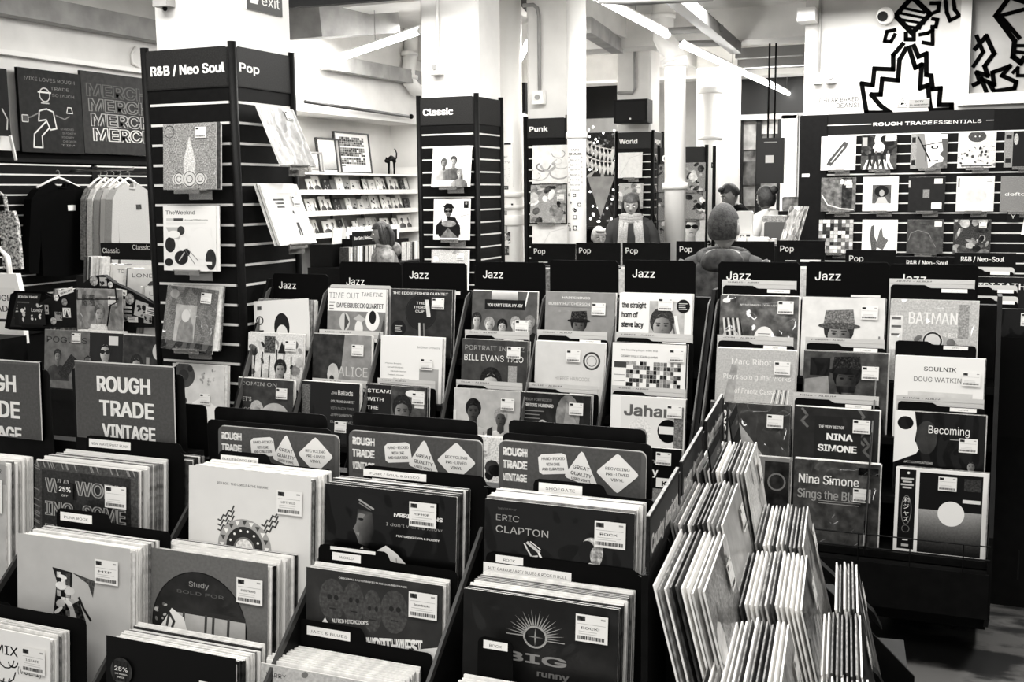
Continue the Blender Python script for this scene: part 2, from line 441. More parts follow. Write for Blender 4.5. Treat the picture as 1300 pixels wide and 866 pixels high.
# floor: worn dark painted concrete
fm = bpy.data.materials.new('worn_painted_concrete'); fm.use_nodes = True; n = fm.node_tree; b = n.nodes['Principled BSDF']
tc = n.nodes.new('ShaderNodeTexCoord'); mp = n.nodes.new('ShaderNodeMapping'); mp.inputs['Scale'].default_value = (1.0, 2.0, 1)
n.links.new(tc.outputs['Object'], mp.inputs[0])
nz = n.nodes.new('ShaderNodeTexNoise'); nz.inputs['Scale'].default_value = 1.9; nz.inputs['Detail'].default_value = 9; nz.inputs['Roughness'].default_value = .62
n.links.new(mp.outputs[0], nz.inputs['Vector'])
r = n.nodes.new('ShaderNodeValToRGB'); n.links.new(nz.outputs[0], r.inputs[0])
e = r.color_ramp.elements; e[0].position = .49; e[0].color = (.008, .008, .008, 1); e[1].position = .57; e[1].color = (.085, .083, .08, 1)
n.links.new(r.outputs[0], b.inputs['Base Color']); b.inputs['Roughness'].default_value = .55
struct('floor', MB().box(-9, 4, -3, 21, -.05, 0), fm)
CEIL = 3.75
struct('ceiling', MB().box(-9, 4, -3, 21, CEIL, CEIL+.1), PLASTER)
LW = -6.6; ALC = -7.05
# left wall with a shallow recess where the white shelving stands
struct('wall_left', MB().box(LW-.5, LW, 3, 9.6, 0, CEIL).box(LW-.5, LW, 12.75, 21, 0, CEIL).box(LW-.5, LW, 9.6, 12.75, 2.62, CEIL).box(LW-.52, ALC, 9.6, 12.75, 0, 2.62), PLASTER)
BW = 19.0
struct('wall_back', MB().box(-9, -6.66, BW, BW+.2, 0, CEIL).box(-6.66, -5.9, BW, BW+.2, 3.05, CEIL).box(-5.9, -4.0, BW, BW+.2, 0, CEIL)
       .box(-4.0, 4, BW, BW+.2, 3.75-.04, CEIL).box(-6.66, -5.9, BW, BW+.2, 0, .4).box(-2.55, 4, BW, BW+.2, 0, CEIL), PLASTER)
RW = 11.05
p0 = A(1019.6, 148, v=RW); 
struct('wall_right', MB().box(p0.x, 4, RW, RW+.3, 0, CEIL), mat('white_painted_block_wall', .78, .85, var=.03, scale=2, bump=.2, bscale=8, spec=.1))
struct('wall_side', MB().box(4, 4.1, -3, 21, 0, CEIL), mat('dark_side_wall', .25, .8))

def rv(x0, y0, x1, y1, v):
    a = A(x0, (y0+y1)/2, v=v); c = A(x1, (y0+y1)/2, v=v); t = A((x0+x1)/2, y0, v=v); bt = A((x0+x1)/2, y1, v=v)
    return a.x, c.x, bt.z, t.z
def ru(x0, y0, x1, y1, u):
    a = A(x0, (y0+y1)/2, u=u); c = A(x1, (y0+y1)/2, u=u); t = A((x0+x1)/2, y0, u=u); bt = A((x0+x1)/2, y1, u=u)
    return a.y, c.y, bt.z, t.z

# dark fascia panels, glazing and window frame of the far end
DK = mat('dark_fascia', .12, .5); FR = mat('dark_window_frame', .1, .4)
u0, u1, z0, z1 = rv(740, 103, 784, 150, BW-.1)
struct('trim_1', MB().box(u0, u1, BW-.14, BW-.02, z0, z1), DK)
u0, u1, z0, z1 = rv(931, 92, 1021, 144, 16.5)
struct('trim_2', MB().box(u0, u1+.5, 16.5, 16.58, z0, z1), DK)
NIGHT = mat('dark_window_glass', .16, .08, var=.07, scale=3, spec=.6)
w1 = MB(); u0, u1, z0, z1 = rv(741, 168, 783, 335, BW)
struct('window_1', w1.box(u0, u1, BW+.02, BW+.04, z0-.3, z1), NIGHT)
u0, u1, z0, z1 = rv(931, 148, 1012, 300, 16.6)
wp = struct('window_2', MB().box(u0, u1, 16.6, 16.66, z0-1, z1), mat('shop_window_pane', .55, .1, var=.3, scale=2.5, spec=.6))
for x in (931, 940, 963, 990, 1003):
    q = A(x, 220, v=16.55).x; wd = .035 if x in (940, 990, 963) else .03
    struct('window_bar', MB().box(q-wd, q+wd, 16.5, 16.59, z0-1, z1), FR, wp)
struct('window_frame', MB().box(A(992, 200, v=16.5).x, A(1012, 200, v=16.5).x, 16.44, 16.5, .6, z1).box(u0-.1, u1, 16.44, 16.5, z1-.05, z1+.02), PAINTM, wp)
for x0, y0, x1, y1, g in ((941, 205, 962, 235, .35), (965, 196, 990, 250, .62), (968, 250, 996, 292, .93), (942, 155, 960, 190, .75), (965, 152, 988, 170, .8), (944, 238, 960, 262, .5)):
    a0, a1, b0, b1 = rv(x0, y0, x1, y1, 16.58)
    struct('pane', MB().box(a0, a1, 16.57, 16.585, b0, b1), mat('pane_view_%d' % int(g*100), g, .3, var=.12, scale=6), wp)
# white piers of the far end, each a square pier with chamfered edges
def pier(x0, x1, y, v, dep, label, shade=PLASTER):
    a, c = A(x0, y, v=v).x, A(x1, y, v=v).x; k = .02
    pts = [(a+k, v), (c-k, v), (c, v+k), (c, v+dep), (a, v+dep), (a, v+k)]
    o = MB().prism(pts, 0, CEIL, 'z').build('column', shade); return tag(o, label, 'column')
pier(194, 304, 30, 4.52, .42, 'white square column above the R&B and Pop tower, nearest at left')
pier(533, 607, 60, 7.93, .42, 'white square column rising out of the Classic tower')
pier(668, 722, 60, 8.82, .3, 'white square column above the Punk tower, left of the tall white pipe')
pier(783, 826, 60, 13.7, .42, 'white square column above the World tower, black box speaker on its front')
pier(884, 931, 150, 15.2, .5, 'white square column covered with stickers left of the shop window')

# round pipes
def pipe(name, label, x, v, d, z0, z1, collars=(), extra=None, stk=0, n=20, m=PAINTM):
    q = A(x, 200, v=v); t = thing(name, label, 'pipe', (q.x, v, 0))
    pb = MB(); pb.tube([(0, 0, z0), (0, 0, z1)], d/2, n); pb.build('pipe_shaft', m, t, smooth=True)
    for cz, ch, cd in collars: MB().tube([(0, 0, cz), (0, 0, cz+.01), (0, 0, cz+ch-.01), (0, 0, cz+ch)], [cd/2*.96, cd/2, cd/2, cd/2*.96], n).build('collar', m, t, smooth=True)
    return t
pA = pipe('round_pipe', 'tall white cast iron pipe in front of the Punk column, stickers on its lower half', 732, 8.6, .155, 0, CEIL, [(A(732, 168, v=8.6).z-.05, .05, .175)])
pB = pipe('round_pipe', 'thick white pipe with two ring collars beside the Classic tower, posters taped round it', 645, 8.9, .25, 0, CEIL, [(A(645, 247, v=8.9).z-.02, .04, .31), (A(645, 262, v=8.9).z-.02, .03, .3), (A(645, 280, v=8.9).z-.04, .09, .29)])
pC = thing('round_pipe', 'white soil pipe with an offset bend below the ceiling, nearest the World tower', 'pipe', (0, 0, 0))
v = 12.0; q = [A(x, y, v=v) for x, y in ((842, -20), (842, 30), (842, 48), (847, 58), (856, 66), (857, 80), (857, 330))]
MB().tube([q[0]]+q[1:], .115, 16).build('pipe_shaft', PAINTM, pC, smooth=True)
for a, bb, rr in ((((842, 18)), (842, 24), .135), ((856, 74), (857, 79), .14), ((857, 82), (857, 85), .135), ((857, 232), (857, 240), .14)):
    MB().tube([A(*a, v=v), A(*bb, v=v)], rr, 16).build('collar', PAINTM, pC, smooth=True)
pD = pipe('round_pipe', 'white pipe dotted with stickers right of the small record tower', 901, 14.6, .3, 0, 3.05, [(3.0, .08, .34), (A(901, 178, v=14.6).z, .05, .34)])
# stickers and posters wrapped on pipes: curved sheets
def wrap(parent, r, a0, a1, z0, z1, art, name='sticker'):
    w = r*(a1-a0); me = art.mesh(name, w, PRINT, 0.00002); hh = art.h*w
    for p in me.vertices:
        a = a0+(p.co.x/w)*(a1-a0); rr = r+.0015+p.co.z; z = z0+(p.co.y/hh)*(z1-z0)
        p.co = Vector((math.sin(a)*rr, -math.cos(a)*rr, z))
    return obj(name, me, parent)
def lettered(g, h, seed, dark=.15):
    a = Art(g, h, .06, 1, seed=seed); return a
for i in range(26):
    z = R.uniform(1.05, 1.75); aa = R.uniform(-.2, 1.1); s = R.uniform(.2, .5); g = R.choice((.08, .15, .9, .5, .3, .1))
    a = Art(g, 1, .1, 1, seed=i); a.ell(.5, .5, .35, .35, 1-g if abs(g-.5) > .2 else .9, 10); a.text(R.choice(('OK', 'NO', 'YES', 'B', 'X')), .3, .4, .2, g, w=.4)
    wrap(pA, .0785+.0002*i, aa-.6, aa-.6+s, z, z+s*.08, a)
a = Art(.8, 2.6, .04, 1, seed=3); a.text('TAKE', .2, .12, .16, .15, w=.6, bold=.05); a.text('SHARE', .1, .34, .16, .15, w=.8, bold=.06)
for k in range(7): a.rect(.02, .62+k*.28, .98, .64+k*.28, .3); a.text(R.choice(('LOOSE', 'FOUND', 'NEWS')), .2, .7+k*.28, .12, .3, w=.6)
wrap(pA, .084, -.6, .95, 1.75, 2.12, a, 'poster')
a = Art(.9, 2.2, .05, 1, seed=8); a.rect(.0, 0, .5, .12, .1); a.text('BAT', .05, .02, .08, .9, w=.4); a.rect(.6, .02, .9, .1, .15); a.text('THE', .35, .62, .12, .4, w=.4); a.text('CITY', .4, .9, .12, .4, w=.45); a.lines(.08, 1.25, .8, 14, .75, .06, .015); a.rect(.03, .2, .05, .5, .2)
wrap(pB, .127, -.75, .75, A(645, 238, v=8.9).z, A(645, 182, v=8.9).z, a, 'poster')
for z0_, z1_, a0, a1, g, tx in ((1.66, 1.69, .1, .6, .1, 'CLASSIC'), (1.5, 1.54, .0, .9, .15, 'RECORDS'), (1.35, 1.46, -.4, .1, .1, ''), (1.25, 1.48, .1, .5, .6, ''), (1.1, 1.3, -.8, .0, .7, ''), (1.2, 1.3, .0, .7, .1, ''), (1.1, 1.18, .1, .6, .3, '')):
    a = Art(g, 1 if not tx else .25, .2, 1, seed=int(z0_*90)); 
    if tx: a.text(tx, .08, .07, .12, .9, w=.84)
    else: a.blobs(7, .1, .1, .9, .9, .1, .95, .05, .25)
    wrap(pB, .129, a0-.2, a1-.2, z0_+.12, z1_+.12, a)
for i in range(16):
    z = R.uniform(1.1, 2.3); aa = R.uniform(-1, .8); a = Art(R.choice((.1, .2, .85)), 1, .15, 1, seed=90+i); a.ell(.5, .5, .3, .3, .6)
    wrap(pD, .152, aa, aa+R.uniform(.1, .3), z, z+.07, a)

# ================================================================== CEILING THINGS
def beam(name, label, cat, p, q, w, h, m, z=None):
    p, q = Vector(p), Vector(q); d = q-p; L = d.length; yaw = math.atan2(d.y, d.x)
    o = MB().box(0, L, -w/2, w/2, 0, h).build(name, m); o.matrix_world = Matrix.Translation(p) @ Matrix.Rotation(yaw, 4, 'Z') @ Matrix.Rotation(-math.atan2(d.z, math.hypot(d.x, d.y)), 4, 'Y')
    return tag(o, label, cat)
for i, (v, zb) in enumerate(((8.9, 3.42), (12.6, 3.4), (16.0, 3.35))):
    struct('ceiling_beam', MB().box(-9, 4, v, v+.45, zb, CEIL), PLASTER)
struct('ceiling_beam', MB().box(-4.3, -3.85, 4.9, 19, 3.5, CEIL), PLASTER)
# left wall trunking and pipes
a, c = A(-20, 3, u=LW+.06), A(197, 47, u=LW+.06)
beam('cable_trunking', 'grey speckled trunking running along the top of the left wall', 'trunking', (LW+.075, a.y-1, 3.05), (LW+.075, 9.2, 3.05), .14, .17, GREYP)
beam('wall_ledge', 'narrow white moulding along the left wall above the chalkboards', 'moulding', (LW+.03, 4.5, 2.78), (LW+.03, 9.2, 2.78), .06, .035, PAINTM)
beam('cable_trunking', 'short grey sloping trunking on the wall above the card shelves', 'trunking', A(413, 88, u=LW+.12), A(532, 108, u=LW+.12), .1, .16, GREYP)
t = MB().tube([A(x, y, u=LW+.1) for x, y in ((522, -5), (522, 64), (522, 66), (518, 92), (520, 104), (527, 113), (533, 116))], .085, 14).build('drain_pipe', PAINTM, smooth=True)
tag(t, 'short white drain pipe with socket bend left of the Classic tower', 'pipe')
for y in (66, 96): MB().tube([A(520, y, u=LW+.1), A(520, y+5, u=LW+.1)], .105, 14).build('collar', PAINTM, t, smooth=True)
t = MB().tube([A(387, 129, u=LW+.08), A(519, 148, u=LW+.08)], .018, 8).build('curtain_rail', mat('dark_rail', .25, .4), smooth=True)
tag(t, 'thin dark rail fixed over the recess with the card shelves', 'rail')
MB().ball(A(522, 148, u=LW+.08), .03, .03, .03).build('rail_end', BLACK, t, smooth=True)
t = MB().tube([A(x, y, u=LW+.02) for x, y in ((172, 60), (167, 70), (168, 80), (178, 86), (186, 92))], .012, 6).build('wall_cable', PAINTM, smooth=True)
tag(t, 'thin white cable loop clipped to the left wall beside the chalkboards', 'cable')
beam('downstand_beam', 'downstand beam painted shade-grey between the first two columns under the ceiling', 'duct', A(368, 50, v=8.6), A(470, 45, v=9.9), .7, .5, GREYP)  # a downstand beam; the shade on its side is put into the grey paint
beam('lighting_track', 'dark track across the ceiling at the upper left of the Classic column', 'track', A(362, 11, v=7.4), A(535, -3, v=7.6), .07, .06, BLACK)
# strip lights: a housing, a glowing tube and its end caps
def led(label, p, q, hang=()):
    p, q = Vector(p), Vector(q); t = thing('strip_light', label, 'light', p)
    M = Matrix.Translation(-p)
    b = MB(); b.tube([p, q], .028, 10, M and 0); o = b.build('light_tube', LED, t, M, smooth=True)
    d = (q-p).normalized()
    MB().tube([p-d*.04, p], .034, 10).build('end_cap', WHITE, t, M); MB().tube([q, q+d*.04], .034, 10).build('end_cap', WHITE, t, M)
    h = MB(); h.tube([p+Vector((0, 0, .035)), q+Vector((0, 0, .035))], .018, 6); h.build('housing', WHITE, t, M)
    w = MB()
    for s in hang:
        r_ = p+(q-p)*s; w.tube([r_+Vector((0, 0, .04)), Vector((r_.x, r_.y, CEIL))], .004, 4)
    if hang: w.build('hanging_wires', STEEL, t, M)
def hang_at(x, y, z): return A(x, y, z=z)
led('long strip light running back over the aisle on the right of the tall pipe', A(757, -4, z=3.12), A(846, 44, z=3.12), (.5,))
led('long strip light further back, ending above the Essentials shelving', A(868, 58, z=3.12)*1.0, A(1019, 127, z=3.12), (.3, .8))
led('strip light crossing diagonally between the first two columns', A(376, 93, z=3.1), A(534, 39, z=3.1), (.15, .7))
led('short strip light seen in the gap left of the Punk column', A(655, 86, z=3.2), A(669, 57, z=3.2))
# steel channels and rods under the ceiling, right of the pipes
beam('steel_channel', 'steel channel running back under the ceiling right of the soil pipe', 'channel', A(852, 2, z=3.28), A(934, 68, z=3.28), .12, .12, mat('dull_steel', .5, .5))
beam('steel_channel', 'steel channel running back below the ceiling between tall pipe and World column', 'channel', A(742, 42, z=3.35), A(784, 68, z=3.35), .14, .16, GREYP)
for i, (x0, y0, x1, y1, w) in enumerate(((840, 40, 918, 36, 'upper'), (862, 56, 935, 54, 'lower'))):
    t = MB().tube([A(x0, y0, z=3.35), A(x1, y1, z=3.35)], .035, 8).build('support_bar', mat('dull_steel', .5, .5)); tag(t, w+' of the two short bars crossing the steel channel under the ceiling', 'bar')
a = A(935, 66, v=14); c = A(1019, 66, v=14)
beam('roof_beam', 'dark horizontal beam under the ceiling just above the dark fascia', 'beam', (a.x, 14, A(970, 73, v=14).z), (c.x+.4, 14, A(970, 73, v=14).z), .15, .12, mat('dull_steel', .5, .5))
beam('roof_beam', 'second dark beam, nearer the Essentials wall and lower', 'beam', (A(915, 90, v=15.5).x, 15.5, A(970, 87, v=15.5).z), (A(1020, 90, v=15.5).x+.3, 15.5, A(970, 87, v=15.5).z), .15, .13, mat('mid_grey_steel', .4, .5))
a = A(770, 3, v=7); c = A(905, -3, v=7)
t = MB().tube([A(762, -1, v=7), A(800, 1, v=7), A(905, -5, v=7)], .03, 12).build('cable_tray', GREYP, smooth=True); tag(t, 'grey ribbed conduit at the top edge right of the tall pipe', 'conduit')
# conduits with switch boxes on the columns
def conduit(label, pts, v, r=.014, box=None, m=GREYP):
    t = thing('conduit', label, 'conduit', A(*pts[-1], v=v)); M = Matrix.Translation(-t.location)
    P = [A(x, y, v=v) for x, y in pts]; MB().tube(P, r, 8).build('conduit_tube', m, t, M, smooth=True)
    if box:
        c_ = A(*box, v=v); MB().box(c_.x-.05, c_.x+.05, v-.05, v+.02, c_.z-.055, c_.z+.055).build('switch_box', PAINTM, t, M)
        MB().tube([(c_.x, v-.06, c_.z), (c_.x, v-.049, c_.z)], .022, 10).build('switch_button', GREYP, t, M)
conduit('thin conduit with a white switch box down the column above the Classic sign', [(555, -10), (555, 80)], 7.9, .012, (555, 86), PAINTM)
conduit('bent metal conduit ending in a switch box on the column above the Punk sign', [(664, 7), (677, 6), (682, 10), (684, 20), (685, 118)], 8.79, .016, (685, 124))
conduit('thin conduit turning left at its foot on the column above the World tower', [(806, 30), (806, 112), (803, 118), (784, 118)], 13.66, .018)
# dark triangular duct end left of the Punk column, speaker box, intercom boxes
u0, u1, z0, z1 = rv(653, 105, 667, 142, 9.4); t = MB().box(u0, u1, 9.4, 9.7, z0, z1).build('wall_heater', BLACK); tag(t, 'dark hanging box in the gap left of the Punk column', 'heater')
u0, u1, z0, z1 = rv(654, -12, 668, 16, 9.2); t = MB().prism([(u0, z0+.12), (u1, z0), (u1, z1), (u0, z1)], 9.2, 9.6).build('duct_end', mat('dark_grey_duct', .3, .5)); tag(t, 'dark duct end at the top edge left of the Punk column', 'duct')
u0, u1, z0, z1 = rv(779, 126, 822, 156, 13.3); t = thing('wall_speaker', 'black box speaker hanging on the column above the World sign', 'speaker', (u0, 13.3, z0))
MB().prism([(0, 0), (u1-u0, 0), (u1-u0-.02, .3), (.02, .3)], 0, z1-z0, 'z').build('speaker_case', BLACK, t); MB().box(.03, u1-u0-.03, -.008, .002, .03, z1-z0-.03).build('speaker_grille', mat('speaker_cloth', .1, .9), t)
MB().ball(((u1-u0)/2, -.01, .05), .012, .006, .012, 8, 6).build('indicator', WHITE, t)
# exit sign and alarm box on the first column
c_ = A(211, 8, v=4.5); t = thing('alarm_box', 'small grey alarm box high on the first column', 'alarm', c_)
MB().box(-.045, .04, -.045, .02, -.005, .09).build('alarm_case', GREYP, t); MB().box(-.03, .03, -.05, -.044, .04, .08).build('alarm_label', WHITE, t); MB().ball((0, -.01, -.01), .012, .012, .015, 8, 6).build('indicator', BLACK, t)
def exit_art():
    a = Art(.3, .55); a.text('exit', .42, .2, .24, .95, w=.5, bold=.03); a.poly([(.05, .2), (.3, .2), (.36, .32), (.3, .44), (.1, .44)], .95); a.ell(.2, .14, .05, .05, .95); return a
a_ = exit_art(); q = Vector((-3.355, 4.57, A(330, 20, u=-3.355).z)); t = MB().box(0, .3, 0, .165, -.006, 0).build('exit_sign', WHITE, None, frame(q, rad(90)))
uf = A(304, 30, v=4.52).x+.007; t.matrix_world = frame(A(313, 11, u=uf), rad(90)); put(a_, 'sign_print', .3, t, T3(0, 0, .0003)); tag(t, 'dark exit sign with running figure above the Pop sign', 'sign')

# ================================================================== RECORD TOWERS
def strips(b, pts_fn, zs, L, th=.012):
    for z in zs: b.box(.028, L-.028, -.004, .003, z-th/2, z+th/2)
def header_art(txt, g=.2, h=.5, ty=.33, th=.17, tw=None, x=.04):
    a = Art(g, h, .04, 1); a.text(txt, x, h*ty, th, .95, w=tw, bold=.06); return a
def tower(label, px, v, L, depth, ztop, hz, pitch, n, txt, txt2=None, tw=.9, tw2=.3, th=.14, right=True):
    """px = left edge x; L wide; black slatted panels with aluminium channels round a column"""
    a = A(px, 200, v=v); t = thing('record_tower', label, 'display', (a.x, v, 0))
    zb = ztop-hz
    def face(M, LL, art, nm):
        hp = MB().box(.02, LL-.02, -.006, .012, zb, ztop-.012, 0, M).build('header_panel', BLACKP, t)
        if art: put(art, 'header_lettering', LL-.06, hp, M @ Matrix.Rotation(rad(90), 4, 'X') @ T3(.03, zb+.005, .0065))
        z = zb-.02; me = MB().box(.02, LL-.02, 0, .015, -pitch+.012, -.0, 0).mesh('slat', BLACK)
        for i in range(n):
            if i == 0: obj('slat', MB().box(.02, LL-.02, 0, .015, -.075+.01, 0).mesh('slat', BLACK), t, M @ Matrix.Translation((0, 0, z+.02)));
            zz = zb-.075-i*pitch
            if zz < .12: break
            obj('slat', me, t, M @ Matrix.Translation((0, 0, zz-.004)))
        g = MB()
        for i in range(n):
            zz = zb-.075-i*pitch
            if zz < .12: break
            g.box(.03, LL-.03, -.003, .012, zz-.004, zz+.008, 0, M)
        o = g.build('aluminium_strips', ALU, t); o['kind'] = 'stuff'
        MB().box(.02, LL-.02, .014, .022, .05, ztop-.02, 0, M).build('backing_board', BLACKM, t)
    face(Matrix.Identity(4), L, header_art(txt, .2, (hz-.012)/(L-.06), .33, th, tw), 0)
    if right: face(Matrix.Translation((L, 0, 0)) @ Matrix.Rotation(rad(90), 4, 'Z'), depth, header_art(txt2, .2, (hz-.012)/(depth-.06), .33, th, tw2) if txt2 else None, 1)
    for x, y in ((0, .012), (L, 0), (L, depth)):
        b = MB(); b.tube([(x, y, .03), (x, y, ztop+.012)], .021, 10).build('corner_post', BLACK, t, smooth=True)
    MB().box(0, L, -.005, depth, 0, .08).build('plinth', BLACK, t)
    return t
def bracket(parent_pt, yaw=0, w=.1, name='acrylic_bracket', label='', group=None):
    """clear ledge that carries a displayed sleeve"""
    M = frame(parent_pt, yaw, 0); t = thing(name, label, 'bracket', M=M, group=group)
    MB().box(-w, w*.35, -.012, .0, 0, .075).build('ledge_front', GLASS, t); MB().box(-w*.55, w*.9, -.05, -.03, 0, .06).build('ledge_lip', GLASS, t, Matrix.Identity(4))
    MB().box(-w*.5, w*.9, -.052, -.046, -.03, .06).build('bracket_edge', ALU, t)
    return t
def slotted(topleft, art, label, yaw=0, lean=rad(12), behind=2, m=None, stk=(.68, .06), blabel=None, group=None, br=True, w=.315, sh=None, **k):
    o = cover(topleft, art, label, yaw, lean, w, m, stk, **k)
    x = Vector((math.cos(yaw), math.sin(yaw), 0)); nrm = Vector((math.sin(yaw), -math.cos(yaw), 0))
    if behind: pack(Vector(topleft)+x*.012, behind, 'sleeve tucked behind the ' + label, None, yaw, lean, w, .006, sh or [CREAM, MID, WHITE], .004)
    if br:
        bt = Vector(topleft)+nrm*(w*math.sin(lean)+.012)-Vector((0, 0, w*math.cos(lean)+.0))+x*w*.5
        tb = MB()
        t = thing('acrylic_bracket', short('clear acrylic bracket under the ' + label, 16), 'bracket', M=frame(bt, yaw, 0))
        MB().box(-w*.27, w*.2, -.02, .006, -.006, 0).box(-w*.27, w*.2, 0, .006, -.02, .012).build('ledge', GLASS, t)
        MB().box(-w*.1, w*.33, -.05, 0, -.05, -.046).box(-w*.1, w*.33, -.004, 0, -.05, -.006).build('hook_plate', GLASS, t)
        MB().box(-w*.1, w*.33, .0, .003, -.051, -.045).build('bright_edge', ALU, t)
    return o
Z1 = A(298.5, 129.7, v=4.45).z; PIT = (Z1-A(310.3, 463.5, v=4.45).z)/13
HT = A(302, 55, v=4.45).z
L1 = -3.263-A(188.5, 58, v=4.45).x
t1 = tower('black slatted record tower with R&B and Pop signs round the first column', 188.5, 4.45, L1, .49, HT, HT-Z1-.075+.0, PIT, 24, 'R&B / Neo Soul', 'Pop', .93, .36, .13)
Zc = A(600, 169, v=7.85).z; PC = (Zc-A(600, 270, v=7.85).z)/6.25; HC = A(606, 120, v=7.85).z
t2 = tower('black slatted record tower with the Classic sign, second from the left', 532, 7.85, .5, .47, HC, HC-Zc-.07, PC, 24, 'Classic', None, .58, .3, .155)
HP = A(690, 149, v=8.75).z; ZP = A(690, 184, v=8.75).z
t3 = tower('black slatted record tower with the Punk sign behind the tall white pipe', 667, 8.75, .38, .35, HP, HP-ZP-.055, .0925, 24, 'Punk', None, .5, .3, .175, right=False)
HW = A(805, 167, v=13.6).z; ZW = A(805, 196, v=13.6).z
t4 = tower('small far record tower with the World sign', 782, 13.6, .48, .46, HW, HW-ZW-.07, .094, 24, 'World', 'Reggae', .55, .7, .18)
HX = A(865, 186, v=12.6).z
t5 = tower('narrow dark record tower partly hidden by the soil pipe, round 100 badges on its sign', 836, 12.6, .56, .4, HX, .2, .094, 24, 'OOO', None, .4, .3, .2, right=False)

# sheets shown on the towers
def art_sparkle():
    a = Art(.55, 1, .28, 1, seed=2); a.ring(.12, .12, .09, .012, .25)
    a.poly([(.42, .95), (.38, .6), (.45, .35), (.5, .2), (.55, .35), (.62, .6), (.58, .95)], .78, .25, 1)
    for x, r_ in ((.3, .13), (.5, .16), (.7, .13)): a.ell(x, .84, r_, r_*.7, .78, 18, .1, 1); a.ring(x, .84, r_*.7, .012, .3); a.ring(x, .84, r_*.35, .012, .3)
    return a
def art_week():
    a = Art(.93); a.text('TheWeeknd', .05, .05, .085, .12, w=.56, bold=.035); a.rect(.06, .19, .38, .235, (.75)); a.rect(.2, .19, .38, .235, .3); a.text('HouseOfBalloons', .4, .195, .035, .25, w=.45); a.lines(.06, .26, .8, 2, .8, .02, .006)
    a.rect(.05, .33, .93, .92, .88, .03); a.poly([(.05, .33), (.4, .33), (.3, .52), (.16, .5)], .7)
    for x, y, rx, ry, g in ((.34, .38, .07, .07, .25), (.13, .6, .1, .12, .15), (.38, .58, .1, .1, .93), (.34, .8, .13, .11, .12), (.44, .72, .07, .06, .1), (.1, .87, .08, .06, .12), (.2, .44, .12, .06, .92), (.72, .58, .22, .24, .95)): a.ell(x, y, rx, ry, g, 20, .05)
    a.line([(.42, .68), (.6, .9)], .01, .4); a.line([(.46, .66), (.66, .84)], .01, .5); a.line([(.3, .84), (.4, .72)], .02, .7); a.ell(.9, .82, .1, .16, .2, 18, .1); a.rect(.8, .86, .92, .9, .9); return a
def art_marble(seed=1, dark=.6):
    a = Art(.86, 1, .06, 0, seed=seed)
    for i in range(9):
        x, y = a.r.uniform(.1, .8), a.r.uniform(.1, .9); k = a.r.uniform(.15, .4); s = a.r.choice((-1, 1))
        pts = [(x+math.cos(j*.5)*k*(1-j*.07)*s, y+math.sin(j*.5)*k*.7*(1-j*.07)) for j in range(9)]
        a.line(pts, a.r.uniform(.012, .05), a.r.uniform(dark-.15, dark+.15))
    return a
def art_cloud(): 
    a = Art(.56, 1, .14, 0, seed=5); a.blobs(9, .1, .1, .9, .9, .4, .7, .05, .22, .12); return a
def art_figure_room():
    a = Art(.78, 1, .03); a.poly([(0, 0), (1, 0), (.9, .14), (.15, .14)], .86); a.poly([(0, 1), (1, 1), (.9, .84), (.15, .84)], .84); a.rect(.22, .24, .5, .27, .2); a.rect(.25, .3, .48, .33, .25); a.rect(.27, .36, .47, .39, .3)
    a.ell(.66, .47, .025, .03, .15); a.poly([(.62, .5), (.72, .5), (.73, .64), (.63, .64)], .9); a.poly([(.64, .64), (.71, .64), (.73, .86), (.69, .86), (.67, .72), (.66, .86), (.63, .86)], .12); return a
def art_trio(seed=1):
    a = Art(.84, 1, .06, seed=seed); a.text('Cassandra', .1, .04, .05, .6, w=.7); a.text('STRINGS', .2, .11, .05, .65, w=.5)
    a.person(.32, .42, .22, .6, .35, .75); a.person(.58, .38, .24, .75, .3, .45); a.person(.76, .68, .2, .8, .5, .6); return a
def art_beret():
    a = Art(.93); a.person(.4, .3, .3, .55, .08, .12, glasses=True, wide=1.0); a.poly([(.25, .2), (.35, .1), (.5, .12), (.58, .24), (.4, .2)], .08); a.poly([(.14, .9), (.2, .5), (.32, .42), (.6, .45), (.74, .7), (.7, .95), (.2, .95)], .12, .06)
    a.ell(.3, .5, .08, .12, .8); a.ell(.42, .6, .2, .08, .55, 16, .2); a.poly([(.18, .95), (.4, .7), (.68, .95)], .45, .2); a.rect(.82, .05, .95, .22, .12); a.ell(.885, .11, .03, .03, .5); a.line([(.75, .42), (.95, .38)], .012, .5); return a
def art_busy(seed, bg=.5, ga=.1, gb=.9, n=26):
    a = Art(bg, 1, .2, 1, seed=seed); a.blobs(n, 0, 0, 1, 1, ga, gb, .03, .16, .2); return a
def art_light(seed=1):
    a = Art(.88, 1, .05, 0, seed=seed); a.line([(.1, .9), (.5, .2), (.9, .1)], .02, .8); return a
def art_face(seed, bg=.75, skin=.7, hair=.2, top=.3, k=.62, cx=.5, cy=.45, title=None, **kw):
    a = Art(bg, 1, .06, 0, seed=seed); a.person(cx, cy, k, skin, hair, top, **kw)
    if title: a.text(title, .06, .05, .06, .95 if bg < .5 else .1, bold=.03)
    return a

